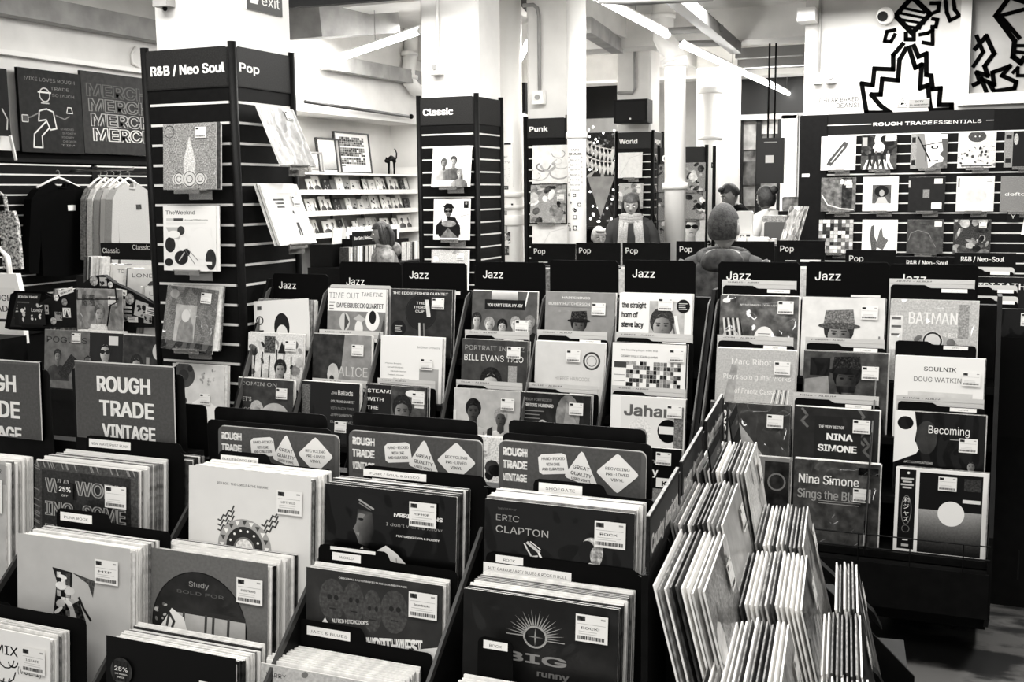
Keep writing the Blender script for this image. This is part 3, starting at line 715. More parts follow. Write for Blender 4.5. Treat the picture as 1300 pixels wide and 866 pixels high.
TF = 4.45-.03
def on(x, y, v): return A(x, y, v=v)
slotted(on(207, 158, TF-.03), art_sparkle(), 'mottled silver sleeve at the top left of the first tower, with a seated figure', lean=rad(4), behind=4, m=PRINTS, stk=(.62, .06), sh=[DARKC, MID, CREAM])
slotted(on(207, 261.5, TF-.03), art_week(), 'white sleeve with party balloons in the middle of the first tower', lean=rad(3), behind=3, stk=(.5, .05) if 0 else None, m=PRINTG)
def art_stone():
    a = Art(.42, 1, .16, 1, seed=4); a.rect(.22, .28, .62, .9, (.62, .7), .1); a.poly([(.28, .9), (.3, .6), (.4, .42), (.52, .48), (.58, .6), (.62, .9)], .5, .1); a.ell(.42, .45, .08, .1, .78); a.ell(.16, .12, .09, .07, .6); a.text('MUSICA', .42, .26, .045, .75); a.rect(0, .86, 1, 1, .15, .2, 1); return a
slotted(on(213, 362, TF-.0), art_stone(), 'grey shrink-wrapped sleeve leaning to the left on the first tower, stone figure', lean=rad(10), behind=4, m=PRINTS, tilt=rad(-3.5), sh=[CREAM, MID])
def art_plate():
    a = Art(.8, 1, .05); a.ell(.22, .18, .22, .2, .3, 22, .06); a.ell(.22, .18, .1, .09, .2); a.ell(.35, .07, .05, .05, .2); a.ell(.2, .58, .09, .07, .25, 12, .2); a.blobs(14, .55, .08, .85, .3, .5, .7, .01, .03); a.poly([(.3, .98), (.4, .6), (.6, .5), (.95, .7), (.95, 1)], .9, .05); return a
slotted(on(219, 461, TF-.03), art_plate(), 'pale sleeve with a dark flower on the lowest ledge of the first tower', lean=rad(5), behind=5, stk=(.55, .45), sh=[WHITE, MID, CREAM])
# the two on the Pop side, leaning well forward
def sidecover(tl, art, label, lean, **k):
    return slotted(tl, art, label, yaw=rad(90), lean=lean, **k)
sidecover(Vector((-3.235, 4.53, A(319, 133, u=-3.235).z)), art_cloud(), 'cloudy grey sleeve leaning forward under the Pop sign', rad(24), behind=1, stk=(.7, .05), br=True)
sidecover(Vector((-3.235, 4.535, A(325, 234, u=-3.235).z)), art_figure_room(), 'pale sleeve with a small standing figure, lower of two under the Pop sign', rad(20), behind=6, stk=(.72, .2), sh=[WHITE, CREAM, WHITE, DARKC])
CF_ = 7.85-.05
slotted(on(550, 186, CF_), art_trio(), 'pale sleeve with three figures, top of the Classic tower', lean=rad(9), behind=2, stk=(.8, .3) if 0 else None, m=PRINTG)
slotted(on(551, 253, CF_), art_beret(), 'white sleeve with a seated man in a beret, middle of the Classic tower', lean=rad(5), behind=0, stk=None)
slotted(on(548, 317, CF_), art_busy(12, .75, .5, .9, 12), 'light grey sleeve at the bottom of the Classic tower, half hidden', lean=rad(5), behind=1, stk=(.7, .08))
PF = 8.75-.05
slotted(on(676, 185, PF), art_marble(3, .62), 'white marbled sleeve at the top of the Punk tower', lean=rad(3), behind=0, stk=None)
slotted(on(674, 235, PF), art_busy(21, .6, .2, .95, 24), 'crinkled shrink-wrapped sleeve in the middle of the Punk tower', lean=rad(5), behind=0, m=PRINTS, stk=(.75, .25))
slotted(on(676, 285, PF), art_light(2), 'nearly white sleeve low on the Punk tower', lean=rad(2), behind=0, stk=None)
WF = 13.6-.05
for i, (x, y, s) in enumerate(((785, 194, 5), (786, 233, 6), (786, 272, 9))):
    slotted(on(x, y, WF), art_busy(s, .7, .45, .9, 14) if i else art_light(3), ('pale', 'grey cloudy', 'mottled')[i]+' sleeve on the '+('top', 'middle', 'lowest')[i]+' ledge of the World tower', lean=rad(4), behind=0, stk=(.7, .05) if i else None)
for i, (y, s) in enumerate(((196, 31), (236, 32), (272, 33))):
    sidecover(Vector((A(782, 200, v=13.6).x+.5, 13.66, A(832, y, v=13.6).z)), art_busy(s, .45, .1, .8, 14), ('top', 'middle', 'lowest')[i]+' of the dark sleeves on the shaded side of the World tower', rad(14), behind=0, stk=None, br=False)
for i, (y, s) in enumerate(((207, 41), (243, 42), (272, 43))):
    a_ = art_busy(s, .5, .1, .9, 22) if i != 2 else art_face(s, .7, .85, .4, .7, .8, .5, .45, glasses=True)
    slotted(on(861, y, 12.55), a_, ('dark landscape', 'black and white patchwork', 'pale close-up face')[i]+' sleeve on the narrow tower right of the soil pipe', lean=rad(3), behind=0, stk=None)
    cover(on(836, y+2, 12.55), art_busy(s+9, .4, .1, .7, 12), ('top', 'middle', 'bottom')[i]+' of the sleeves peeping out left of the soil pipe on the narrow tower', lean=rad(3), stk=None)

# ================================================================== ESSENTIALS WALL
EV = RW
u0, u1, z0, z1 = rv(1016, 148, 1300, 330, EV); u1 = 3.2; ET = A(1020, 148, v=EV).z
t = thing('display_wall', 'black slatted display wall with ESSENTIALS lettering at right', 'display', (u0, EV-.1, 0))
ZE = A(1040, 173, v=EV-.1).z
MB().box(0, u1-u0, 0, .095, ZE+.005, ET).build('header_board', BLACK, t)
a = Art(.13, .115); 
hw = (ET-ZE)/.115; fx = lambda px: (A(px, 155, v=EV-.1).x-u0)/hw
a.rect(fx(1041), .058, fx(1106), .062, .9); a.text('ROUGH TRADE', fx(1109), .047, .024, .95, w=fx(1183)-fx(1109), bold=.06); a.text('ESSENTIALS', fx(1186), .047, .024, .92, w=fx(1246)-fx(1186)); a.rect(fx(1252), .058, 1, .061, .8)
hw = (ET-ZE)/.115
put(a, 'header_lettering', hw, t, Matrix.Rotation(rad(90), 4, 'X') @ T3(0, ZE+.004, .001))
PE = .0905; me = MB().box(.24, u1-u0, .0, .02, -PE+.011, 0).mesh('slat', BLACK)
g = MB()
for i in range(26):
    z = ZE-i*PE
    obj('slat', me, t, T3(0, .0, z-.006)); 
    g.box(.26, u1-u0, -.002, .012, z-.006, z+.006)
o = g.build('aluminium_strips', ALU, t); o['kind'] = 'stuff'
MB().box(0, .25, -.02, .09, 0, ET-.01).build('end_panel', BLACK, t); MB().box(.2, u1-u0, .022, .09, 0, ET-.02).build('backing_board', BLACKM, t)
MB().box(.03, .1, -.025, -.02, ZE-.38, ZE-.35).build('price_tag', WHITE, t)
def art_diag():   # generic stand-in: a plain curved dark stroke on white
    a = Art(.93); a.poly([(.16, .84), (.24, .68), (.66, .16), (.78, .2), (.74, .34), (.3, .88)], .3, .15, 1); a.line([(.3, .76), (.66, .3)], .03, .8); a.text('the record', .45, .9, .04, .5, w=.35); return a
def art_street():
    a = Art(.15, 1, .08, 0, seed=3); a.poly([(.3, .5), (.4, 0), (.75, 0), (.62, .5)], .8); a.blobs(16, 0, .05, .35, .5, .06, .3, .06, .14); a.blobs(16, .65, .1, 1, .5, .06, .3, .06, .14); a.rect(0, .6, 1, 1, .3, .1)
    for i in range(6): a.poly([(.05+i*.16, 1), (.13+i*.16, 1), (.22+i*.11, .72), (.17+i*.11, .72)], .9)
    for i, g in enumerate((.1, .2, .12, .9)): x = .25+i*.17; a.ell(x, .5, .03, .04, .4); a.poly([(x-.05, .55), (x+.05, .55), (x+.04, .72), (x+.07, .9), (x+.02, .9), (x, .76), (x-.04, .9), (x-.08, .9), (x-.04, .72)], g)
    a.rect(.68, .03, .98, .18, .9); a.rect(.03, .06, .17, .32, .6); return a
def art_lineface():
    a = Art(.85); a.rect(0, 0, .16, 1, .55, .2, 1); a.rect(.03, .1, .13, .25, .15); a.rect(.03, .75, .13, .9, .15); a.poly([(.16, 0), (.36, 0), (.5, 1), (.16, 1)], .5); a.line([(.2, .1), (.55, .8)], .04, .08); a.line([(.3, .35), (.85, .25)], .025, .1); a.line([(.4, .35), (.42, .8)], .02, .12)
    a.ell(.65, .4, .1, .05, .1); a.ell(.66, .4, .05, .03, .8); a.line([(.5, .8), (.75, .78)], .03, .2); a.poly([(.8, 0), (1, 0), (1, 1), (.85, 1), (.9, .7), (.78, .6), (.88, .5)], .35); a.poly([(.5, 1), (.7, .85), (1, .8), (1, 1)], .4, .2); a.rect(.78, .03, .98, .16, .92); return a
def art_crowd():
    a = Art(.8, 1, .2, 1, seed=6); a.ell(.5, .12, .24, .16, .3, 20, .2, 1); a.ell(.45, .12, .02, .02, .95); a.ell(.56, .12, .02, .02, .95); a.blobs(40, 0, .4, 1, .98, .1, .9, .01, .05, .2); a.rect(.1, .93, .9, .96, .3); return a
def art_darkobi():
    a = Art(.1); a.rect(0, 0, .22, 1, .55, .15, 1); a.rect(.04, .1, .18, .2, .15); a.rect(.04, .75, .18, .88, .15); a.ell(.3, .22, .06, .16, .7, 12, .2, 1); return a
def art_glassy():
    a = Art(.4, 1, .2, 0, seed=9); a.rect(.6, .0, .9, .9, .2, .2); a.ell(.6, .12, .06, .08, .85); a.rect(.72, .15, .9, .3, .9); a.line([(.02, .5), (.2, .8), (.6, .92), (.95, .95)], .03, .8); return a
def art_frameport():
    a = Art(.9); a.rect(.27, .23, .8, .78, .35, .1); a.ell(.53, .42, .2, .17, .1, 18, .15, 1); a.ell(.54, .47, .07, .1, .6); a.poly([(.36, .78), (.45, .6), (.62, .58), (.74, .78)], .7); a.lines(.8, .03, .17, 3, .4, .05, .012); return a
def art_black():
    a = Art(.16, 1, .02); a.rect(.4, .36, .58, .6, .5, .15, 1); a.rect(.7, .05, .92, .2, .9); a.rect(.64, .74, .92, .92, .9); a.rect(.0, .1, .05, .3, .7); return a
def art_pale(): a = Art(.84, 1, .05, 0, seed=5); a.rect(.04, .05, .08, .3, .3); a.lines(.8, .1, .17, 2, .5, .05, .012); a.ell(.5, .55, .3, .2, .8, 20, .05); return a
def art_greydot(): a = Art(.5, 1, .12, 1, seed=5); a.text('deftones', .12, .42, .13, .95, w=.9, bold=.02); return a
def art_horse(): a = Art(.92); a.poly([(.3, 1), (.22, .5), (.25, .2), (.33, .15), (.36, .5), (.45, .7), (.4, 1)], .35, .2, 1); a.poly([(.4, .8), (.5, .3), (.56, .25), (.6, .5), (.75, .6), (.6, .9)], .4, .2, 1); a.text('Hall of Fame', .5, .06, .05, .5, w=.4); return a
def art_ghost(): a = Art(.3, 1, .1, 0, seed=7); a.line([(.05, .6), (.1, .4), (.3, .3), (.6, .4), (.8, .8)], .012, .55); a.text('CARRIE & TOM', .35, .1, .06, .12, w=.4); a.rect(.75, .05, .95, .2, .9); a.ell(.4, .7, .35, .25, .33, 20, .1); return a
EDF = EV-.1-.03
Erows = [(1043, 173.5, art_diag, 'white sleeve with a plain diagonal dark stroke'), (1094, 172, art_street, 'dark street scene sleeve with figures on stripes'), (1157, 170, art_lineface, 'sleeve with an angular line-drawn face'), (1217, 168.5, art_crowd, 'busy cartoon crowd sleeve with a dark cloud'), (1276, 167, art_darkobi, 'black sleeve with a grey side band, at the picture edge'),
 (1043, 226, art_glassy, 'dark glossy sleeve with a bright streak'), (1096, 225, art_frameport, 'white sleeve with a small square portrait'), (1154, 225, art_black, 'black sleeve with two white stickers'), (1215, 224, art_pale, 'nearly blank pale sleeve'), (1271, 224, art_greydot, 'grey sleeve with white word, cut by the picture edge'),
 (1040, 279, None, 'photo patchwork sleeve'), (1095, 279, art_horse, 'white sleeve with sketched dark figures'), (1152, 279, art_ghost, 'dim sleeve with a faint outline'), (1211, 279, None, 'sleeve of crowded dancing figures')]
for i, (x, y, f, lb) in enumerate(Erows):
    row = ('top', 'middle', 'bottom')[0 if i < 5 else 1 if i < 10 else 2]
    if i == 10: a_ = Art(.3, 1, seed=5); a_.tiles(9, 9, 0, 0, 1, 1, .1, .9)
    elif i == 13: a_ = art_busy(77, .25, .1, .75, 34)
    else: a_ = f()
    slotted(on(x, y, EDF), a_, lb+' in the '+row+' row of the Essentials wall', lean=rad(2), behind=0, stk=(.68, .06) if i in (5, 13) else None, m=PRINTG if i in (5, 12) else PRINT)
u = A(1277, 290, v=EDF)
# small bits on the right of the bottom row
t = MB().box(0, .1, 0, .1, -.003, 0).build('price_card', WHITE, None, frame(A(1278, 282, v=EDF), 0, 0)); tag(t, 'small dark card with a white mark right of the bottom row', 'card'); t.data.materials[0] = DARKC
a_ = Art(.1); a_.text('Y', .3, .2, .5, .9, w=.4); put(a_, 'card_print', .1, t, T3(0, 0, .0006))
sh = MB().prism([(0, 0), (.16, 0), (.2, .1), (.2, .35), (.13, .5), (.05, .52), (-.02, .35), (.03, .2)], 0, .02).build('white_bag', WHITE, None, Matrix.Translation(A(1296, 298, v=EDF))); tag(sh, 'white bag hanging at the right picture edge over the racks', 'bag')

# wall above: bold line drawing painted on the white blocks (plain zigzag stand-in), sign, camera, boxes
def sheet(art, name, x0, y0, x1, y1, v, par=None, dz=.0006, label=None, cat=None, thick=None, m=None):
    a_, b_, c_, d_ = rv(x0, y0, x1, y1, v); art_h = (d_-c_)/(b_-a_)
    M = frame((a_, v, c_), 0, 0)
    if thick:
        o = MB().box(0, b_-a_, 0, d_-c_, -thick, 0).build(name, m or WHITE, None, M); put(art, 'face_print', b_-a_, o, T3(0, 0, .0004)); tag(o, label, cat); return o
    o = put(art, name, b_-a_, None, M @ T3(0, 0, .0005)); return o
MUR = mat('black_wall_paint', .05, .9, spec=.05)
def mural(lines, v, name, parent_label, w=.035):
    t = thing(name, parent_label, 'mural', A(*lines[0][0][0], v=v)); b = MB(); iv = t.matrix_world
    M0 = Matrix.Translation(-Vector(t.location))
    k = 0
    for pts, wd in lines:
        k += 1; P = [A(x, y, v=v) for x, y in pts]; b = MB()
        for p, q in zip(P, P[1:]):
            d = (q-p).normalized(); n_ = Vector((-d.z, 0, d.x))*wd/2; e_ = d*wd*.4; y0, y1 = Vector((0, -.003-.0002*k, 0)), Vector((0, .0, 0))
            c4 = [p-e_+n_, q+e_+n_, q+e_-n_, p-e_-n_]
            b.add([c+y0 for c in c4]+[c+y1 for c in c4], [(0, 1, 2, 3), (4, 7, 6, 5), (0, 4, 5, 1), (1, 5, 6, 2), (2, 6, 7, 3), (3, 7, 4, 0)])
        b.build('paint_stroke', MUR, t, M0)
    return t
V_ = RW-.001; w_ = .042
def zz(x, y, sx, sy, n, dx, dy): 
    P = [(x, y)]
    for i in range(n): P += [(P[-1][0]+sx, P[-1][1]), (P[-1][0]+sx+dx, P[-1][1]+sy)]
    return P
mural([([(1146, 56), (1134, 70), (1134, 88), (1110, 87), (1108, 108), (1094, 106), (1100, 143), (1130, 143), (1118, 134)], w_), ([(1150, 62), (1142, 76), (1140, 102), (1120, 100), (1118, 120), (1106, 120), (1118, 134)], w_),
       ([(1154, 60), (1162, 86), (1170, 82), (1168, 112), (1178, 108), (1180, 130), (1182, 140), (1208, 139), (1208, 133), (1192, 133), (1194, 112), (1184, 113), (1182, 96), (1176, 95), (1176, 68), (1166, 72), (1160, 58)], w_),
       ([(1158, -4), (1181, 18), (1158, 42), (1137, 20), (1158, -4)], w_*1.1),
       ([(1146, 10), (1173, 16)], w_*.6), ([(1144, 17), (1174, 23)], w_*.6), ([(1145, 25), (1173, 30)], w_*.6), ([(1148, 33), (1168, 36)], w_*.6),
       ([(1150, 42), (1150, 50), (1160, 50), (1160, 42)], w_*.9), ([(1136, 38), (1126, 40), (1123, 52), (1131, 53), (1136, 44)], w_*.8), ([(1168, 44), (1178, 42), (1184, 38), (1184, 56), (1172, 54)], w_*.8),
       ([(1182, 4), (1192, 4), (1191, 14), (1186, 16)], w_*.8), ([(1184, 24), (1190, 25), (1188, 34), (1183, 34)], w_*.8), ([(1200, -3), (1202, 16), (1206, 26), (1218, 20), (1212, 12), (1210, -3)], w_*.8)],
      V_, 'painted_mural', 'bold black zigzag line painting on the white wall above the display')
# recessed board at right with a second painting
RC = mat('recess_grey_board', .72, .8, var=.06, scale=1.5)
x0 = A(1232, 60, v=RW-.05).x; zb = A(1260, 118, v=RW-.05).z
t = thing('framed_recess', 'grey recessed board in a white frame at the upper right corner', 'board', (x0, RW-.06, zb))
MB().box(0, 1.6, .03, .055, 0, 1.6).build('recess_board', RC, t); MB().box(-.09, 0, -.03, .058, -.1, 1.6).box(0, 1.6, -.03, .058, -.1, 0).build('frame_moulding', PAINTM, t); MB().box(-.0, .012, -.02, .03, 0, 1.6).build('frame_inner_edge', mat('shadow_gap_board', .4, .8), t)
mural([([(1236, 108), (1244, 104), (1240, 92), (1254, 96), (1250, 84), (1262, 68), (1252, 46), (1238, 62)], .04), ([(1236, 84), (1248, 66), (1240, 46)], .035), ([(1252, 116), (1246, 100), (1262, 108), (1260, 92), (1282, 84), (1272, 96), (1290, 104), (1288, 112), (1262, 116), (1256, 106)], .038),
       ([(1300, 2), (1282, -4), (1264, 20), (1288, 52)], .042), ([(1300, 12), (1270, 20), (1294, 48)], .035), ([(1288, 52), (1286, 72), (1296, 80), (1300, 74)], .045), ([(1290, 58), (1300, 58)], .03), ([(1290, 66), (1300, 67)], .03), ([(1286, 92), (1292, 86), (1292, 96), (1300, 96)], .03)],
      RW-.031, 'painted_mural', 'second black zigzag line painting inside the recessed board at upper right')
a_ = Art(.6, .4); a_.text('CCTV', .5, .03, .13, .03, w=.4, bold=.06, al='c'); a_.text('in operation', .5, .21, .1, .03, w=.88, bold=.06, al='c')
sheet(a_, 'cctv_sign', 1154, 125, 1180, 136, RW-.006, label='small grey CCTV sign between the painted zigzag legs', cat='sign', thick=.004)
a_ = Art(.88); a_.line([(.5, .08), (.95, .92), (.05, .92), (.5, .08)], .06, .1); a_.rect(.35, .55, .65, .68, .1); a_.poly([(.3, .72), (.7, .58), (.7, .68), (.35, .8)], .1)
tt = sheet(a_, 'warning_label', 1139, 126, 1152, 136, RW-.006, label='small warning triangle label left of the CCTV sign', cat='sign', thick=.003)
cp = A(1124, 20, v=RW-.08); t = thing('security_camera', 'small round white security camera beside the painted figure', 'camera', cp)
MB().tube([(0, .08, 0), (0, -.03, 0)], .075, 16).build('camera_housing', PAINTM, t, smooth=True); MB().tube([(-.02, -.03, -.01), (-.02, -.05, -.01)], .045, 14).build('lens', BLACK, t)
t = MB().box(-.0, .16, 0, .26, -.12, 0).build('cable_box', PAINTM, None, Matrix.Translation(A(1012, 10, v=RW-.25))); tag(t, 'white junction box at the upper corner of the right wall', 'box')
t = thing('twin_switch', 'pair of white switch boxes at the foot of a conduit on the right wall', 'switch', A(1038, 100, v=RW-.03))
MB().box(-.04, .04, -.04, .03, -.05, .05).build('switch_box', PAINTM, t); MB().box(.08, .17, -.04, .03, -.05, .055).build('switch_box', PAINTM, t); MB().ball((0, -.045, 0), .02, .01, .02, 8, 6).build('switch_button', GREYP, t); MB().ball((.125, -.045, 0), .02, .01, .02, 8, 6).build('switch_button', GREYP, t)
q = A(1042, -10, v=RW-.03); MB().tube([Vector((.01, 0, .05)), q-Vector(t.location)], .014, 8).build('conduit_tube', GREYP, t, smooth=True)
a_ = Art(.84); 
t = thing('pencil_writing', 'faint handwriting CHEAP BAKED BEANS on the right wall', 'writing', A(1038, 134, v=RW-.004))
for tx, x, y, w2 in (('CHEAP BAKED', 1040, 126, .36), ('BEANS!', 1062, 133, .2)):
    vs, fs, tw = glyphs(tx); b = MB(); k = w2/tw; p = A(x, y+4, v=RW-.004)
    b.add([Vector((p.x+q[0]*k, p.y-q[2]*.0003, p.z+q[1]*k)) for q in vs], fs); b.build('handwriting', mat('pencil', .3, .8), t, Matrix.Translation(-Vector(t.location)))

# ================================================================== LEFT WALL: MERCHANDISE
V0, V1, zb, zt = ru(8, 205, 196, 400, LW+.05)
t = thing('slatwall', 'black slatted wall panel behind the hanging clothes at left', 'display', (LW+.05, 0, 0))
ZS = A(100, 211, u=LW+.05).z; PS = (ZS-A(100, 346, u=LW+.05).z)/11.2
Y0, Y1 = A(-60, 300, u=LW+.05).y, 8.6
me = MB().box(0, .02, Y0, Y1, -PS+.01, 0).mesh('slat', BLACK); g = MB()
for i in range(17):
    z = ZS-i*PS; obj('slat', me, t, T3(0, 0, z-.004)); g.box(.0, .022, Y0+.02, 6.92, z-.004, z+.007); g.box(.0, .022, 6.98, Y1, z-.004, z+.007)
o = g.build('aluminium_strips', ALU, t); o['kind'] = 'stuff'
MB().box(-.04, 0, Y0, Y1, 0, ZS+.1).build('backing_board', BLACKM, t); MB().box(0, .03, Y0, Y1, ZS+.02, A(100, 203, u=LW+.05).z).build('top_board', BLACK, t)
o = MB().box(0, .03, 6.92, 6.98, 0, ZS).build('upright', BLACK, t)
def wallsheet(art, name, x0, x1, ya, yb, u, label, cat, thick=.025, m=BLACKM, g=None):
    v0, v1 = A(x0, (ya+yb)/2, u=u).y, A(x1, (ya+yb)/2, u=u).y; zt = A((x0+x1)/2, ya, u=u).z; zb = A((x0+x1)/2, yb, u=u).z
    M = frame((u, v0, zb), rad(90), 0)
    o = MB().box(0, v1-v0, 0, zt-zb, -thick, 0).build(name, m, None, M); tag(o, label, cat, g)
    k = (zt-zb)/(v1-v0)
    put(art(k), 'face_print', v1-v0, o, T3(0, 0, .0005)); return o
def ch1(h):
    a = Art(.17, h, .04, 0); a.text('MIKE LOVES ROUGH', .1, .08, .06, .5, w=.8); a.text('TRADE', .5, .18, .05, .5, w=.3); a.text('SO MUCH', .52, .26, .05, .5, w=.36)
    k = h
    P = lambda *p: [(x, y*k) for x, y in p]
    a.ring(.4, .3*k, .08, .014, .85); a.line(P((.3, .27), (.5, .27)), .02, .85); a.line(P((.34, .4), (.46, .4)), .015, .75); a.line(P((.36, .48), (.3, .5), (.28, .62), (.4, .6), (.46, .72), (.56, .7), (.52, .5), (.42, .47), (.36, .48)), .018, .85)
    a.line(P((.3, .52), (.16, .58), (.06, .6)), .014, .5); a.line(P((.56, .54), (.7, .58), (.78, .54)), .014, .5); a.rect(.02, .56*k, .12, .64*k, .35); a.line(P((.03, .56), (.12, .56), (.12, .64), (.03, .64), (.03, .56)), .01, .8)
    a.line(P((.74, .5), (.84, .5), (.82, .43), (.76, .43), (.74, .5)), .01, .9); a.line(P((.4, .62), (.2, .78), (.18, .94), (.32, .94), (.32, .8), (.44, .7)), .018, .85)
    for i, tx in enumerate(('STANDARD', 'SMOKEY', 'MODNEY', 'CHECK ON', 'TIM')): a.text(tx, .62+.03*(i % 2), (.68+i*.05)*k, .035, .5, w=.22)
    return a
def ch2(h):
    a = Art(.24, h, .04, 0)
    for i, (g, y) in enumerate(((.38, .1), (.5, .28), (.68, .46), (.85, .64))):
        a.text('MERCH', .08+.02*i, y*h, .2*h, g, w=.86, bold=.13); a.text('MERCH', .08+.02*i, y*h, .2*h, .24, w=.86, bold=.035)
    return a
def ch0(h):
    a = Art(.12, h); a.line([(.7, .6*h), (.9, .75*h), (.85, .9*h)], .05, .7); return a
wallsheet(ch1, 'chalkboard', 25, 104, 90, 194, LW+.09, 'black chalkboard with a drawn figure in a cap, on the left wall', 'chalkboard')
wallsheet(ch2, 'chalkboard', 105, 192, 95, 196, LW+.085, 'grey chalkboard repeating the word MERCH four times', 'chalkboard', m=mat('slate_board', .22, .8))
wallsheet(ch0, 'chalkboard', -20, 11, 86, 172, LW+.09, 'dark chalkboard cut off at the left picture edge', 'chalkboard')
t = MB().tube([A(13, 172, u=LW+.15), A(20, 203, u=LW+.12)], .012, 6).build('wall_strut', WHITE); tag(t, 'thin white strut leaning between the first two chalkboards', 'strut')

# clothes on hangers: garments facing along the wall rail or flat against it
def garment(M, w, h, m, label, group=None, depth=.07, sleeve_out=.34, logo=None, hang=WHITE, neck=None, long=True):
    t = thing('sweatshirt', label, 'clothing', M=M, group=group)
    b = MB()
    # front and back shells as a lofted outline with folds
    out = [(-w*.12, 0), (-w*.33, -.05), (-w*.43, -.12), (-w*.5, -h*.62), (-w*.52, -h*.93 if long else -h*.45), (-w*.40, -h*.95 if long else -h*.47), (-w*.34, -h*.62 if long else -h*.42), (-w*.335, -h*.40), (-w*.34, -h*.98), (0, -h), (w*.34, -h*.98), (w*.335, -h*.40), (w*.34, -h*.62 if long else -h*.42), (w*.40, -h*.95 if long else -h*.47), (w*.52, -h*.93 if long else -h*.45), (w*.5, -h*.62), (w*.43, -.12), (w*.33, -.05), (w*.12, 0), (w*.07, -.035), (0, -.05), (-w*.07, -.035)]
    b.prism(out, -depth/2, depth/2, 'z'); o = b.build('shirt_body', m, t)
    bv = o.modifiers.new('soft', 'BEVEL'); bv.width = .015; bv.segments = 3
    MB().tube([(-w*.11, -.002, 0), (-w*.05, -.04, depth/2), (w*.05, -.04, depth/2), (w*.11, -.002, 0)], .009, 8).build('neck_band', neck or m, t, smooth=True)
    hg = MB(); hg.tube([(-w*.3, -.035, 0), (-w*.1, .02, 0), (0, .04, 0), (w*.1, .02, 0), (w*.3, -.035, 0)], .009, 8); hg.build('hanger', hang, t, smooth=True)
    hk = MB(); hk.tube([(0, .04, 0)]+[(.018*math.sin(a), .075-.018*math.cos(a), 0) for a in (0, .8, 1.6, 2.4, 3.14, 4)], .003, 6).build('hanger_hook', STEEL, t, smooth=True)
    if logo:
        MB().box(w*.06, w*.17, -h*.3, -h*.24, depth/2+.001, depth/2+.003).build('chest_logo', logo, t)
    return t
BSH = mat('black_jersey', .06, .9, spec=.08, var=.015, scale=10); GSH = mat('light_grey_marl', .66, .85, var=.05, scale=200, bump=.1, bscale=90); WSH = mat('white_jersey', .8, .85)
p = A(74, 232, u=LW+.2); garment(frame(p, rad(90)), .7, .7, BSH, 'black sweatshirt with a small white chest logo, flat on the wall', logo=WHITE)
rg = 'light sweatshirts on the wall rail'
p = A(163, 233, u=LW+.62)
garment(frame(p, rad(90)), .5, .66, GSH, 'light grey marl sweatshirt with small dark chest logo, front of the rail', logo=DARKC)
for i in range(4):
    garment(frame(p+Vector((-.085-.065*i, .0, R.uniform(-.01, .01))), rad(90)), .42, .62, (WSH, GSH, CREAM, MID)[i], 'pale sweatshirt hanging behind the grey marl one, %s back' % ('first', 'second', 'third', 'last')[i], rg, depth=.05)
p2_ = A(203, 236, u=LW+.5); garment(frame(p2_, rad(90)), .42, .62, WSH, 'white long-sleeved top at the right end of the rail, cut by the tower', logo=DARKC, depth=.05)
for q_, n_ in ((p, 'left'), (p2_, 'right')):
    t = MB().tube([(LW+.05, q_.y, q_.z+.105), (q_.x+.05, q_.y, q_.z+.105), (q_.x+.06, q_.y, q_.z+.12)], .008, 8).build('clothes_rail', STEEL, smooth=True); tag(t, n_+' of two steel arms holding sweatshirts out from the left wall', 'rail')
# tote bags at the left edge
def tote(M, label, m, word=None):
    t = thing('tote_bag', label, 'bag', M=M); w = .34
    b = MB(); b.prism([(-w/2, -.42), (w/2, -.42), (w/2-.01, -.1), (w/2-.03, 0), (-w/2+.03, 0), (-w/2, -.1)], -.02, .02, 'z').build('bag_body', m, t)
    for s in (-1, 1): MB().tube([(-.08, -.01, s*.01), (-.07, .1, s*.01), (0, .16, 0), (.07, .1, s*.01), (.08, -.01, s*.01)], .01, 6).build('bag_handle', m, t, smooth=True)
    if word:
        a = Art(.88, 1.1); 
        for i, tx in enumerate(word): a.text(tx, .5, .12+.26*i, .2, .1, w=.8, bold=.05, al='c')
        a.rect(.3, .75, .7, .82, .2); put(a, 'bag_print', .25, t, T3(-.125, -.36, .021))
    return t
tote(frame(A(-1, 347, v=4.95), rad(5)), 'off-white tote bag with bold black words at the left picture edge', WHITE, ('ROUGH', 'TRADE'))
tote(frame(A(-4, 268, v=6.0), rad(15)), 'patterned dark tote bag at the left edge above the off-white one', mat('speckled_cloth', .5, .8, var=.45, scale=60))
def tee(px, py, v, label, seed):
    t = thing('folded_shirt', label, 'clothing', M=frame(A(px, py, v=v), 0, rad(20)))
    MB().box(-.12, .12, -.02, .0, -.02, .02).prism([(-.13, -.22), (.13, -.22), (.14, -.02), (.1, 0), (-.1, 0), (-.14, -.02)], -.02, .02, 'z').build('shirt_body', BSH, t)
    a = Art(.1, 1.1, seed=seed); a.text('ROUGH TRADE', .08, .06, .1, .9, w=.8, bold=.05)
    for i in range(6): a.rect(.1, .28+i*.1, .1+a.r.uniform(.4, .75), .33+i*.1, a.r.uniform(.3, .7), .2, 1)
    put(a, 'shirt_print', .18, t, T3(-.09, -.21, .0205))
tee(41, 371, 4.75, 'black folded shirt with white list print, left of the stickered rack', 4)

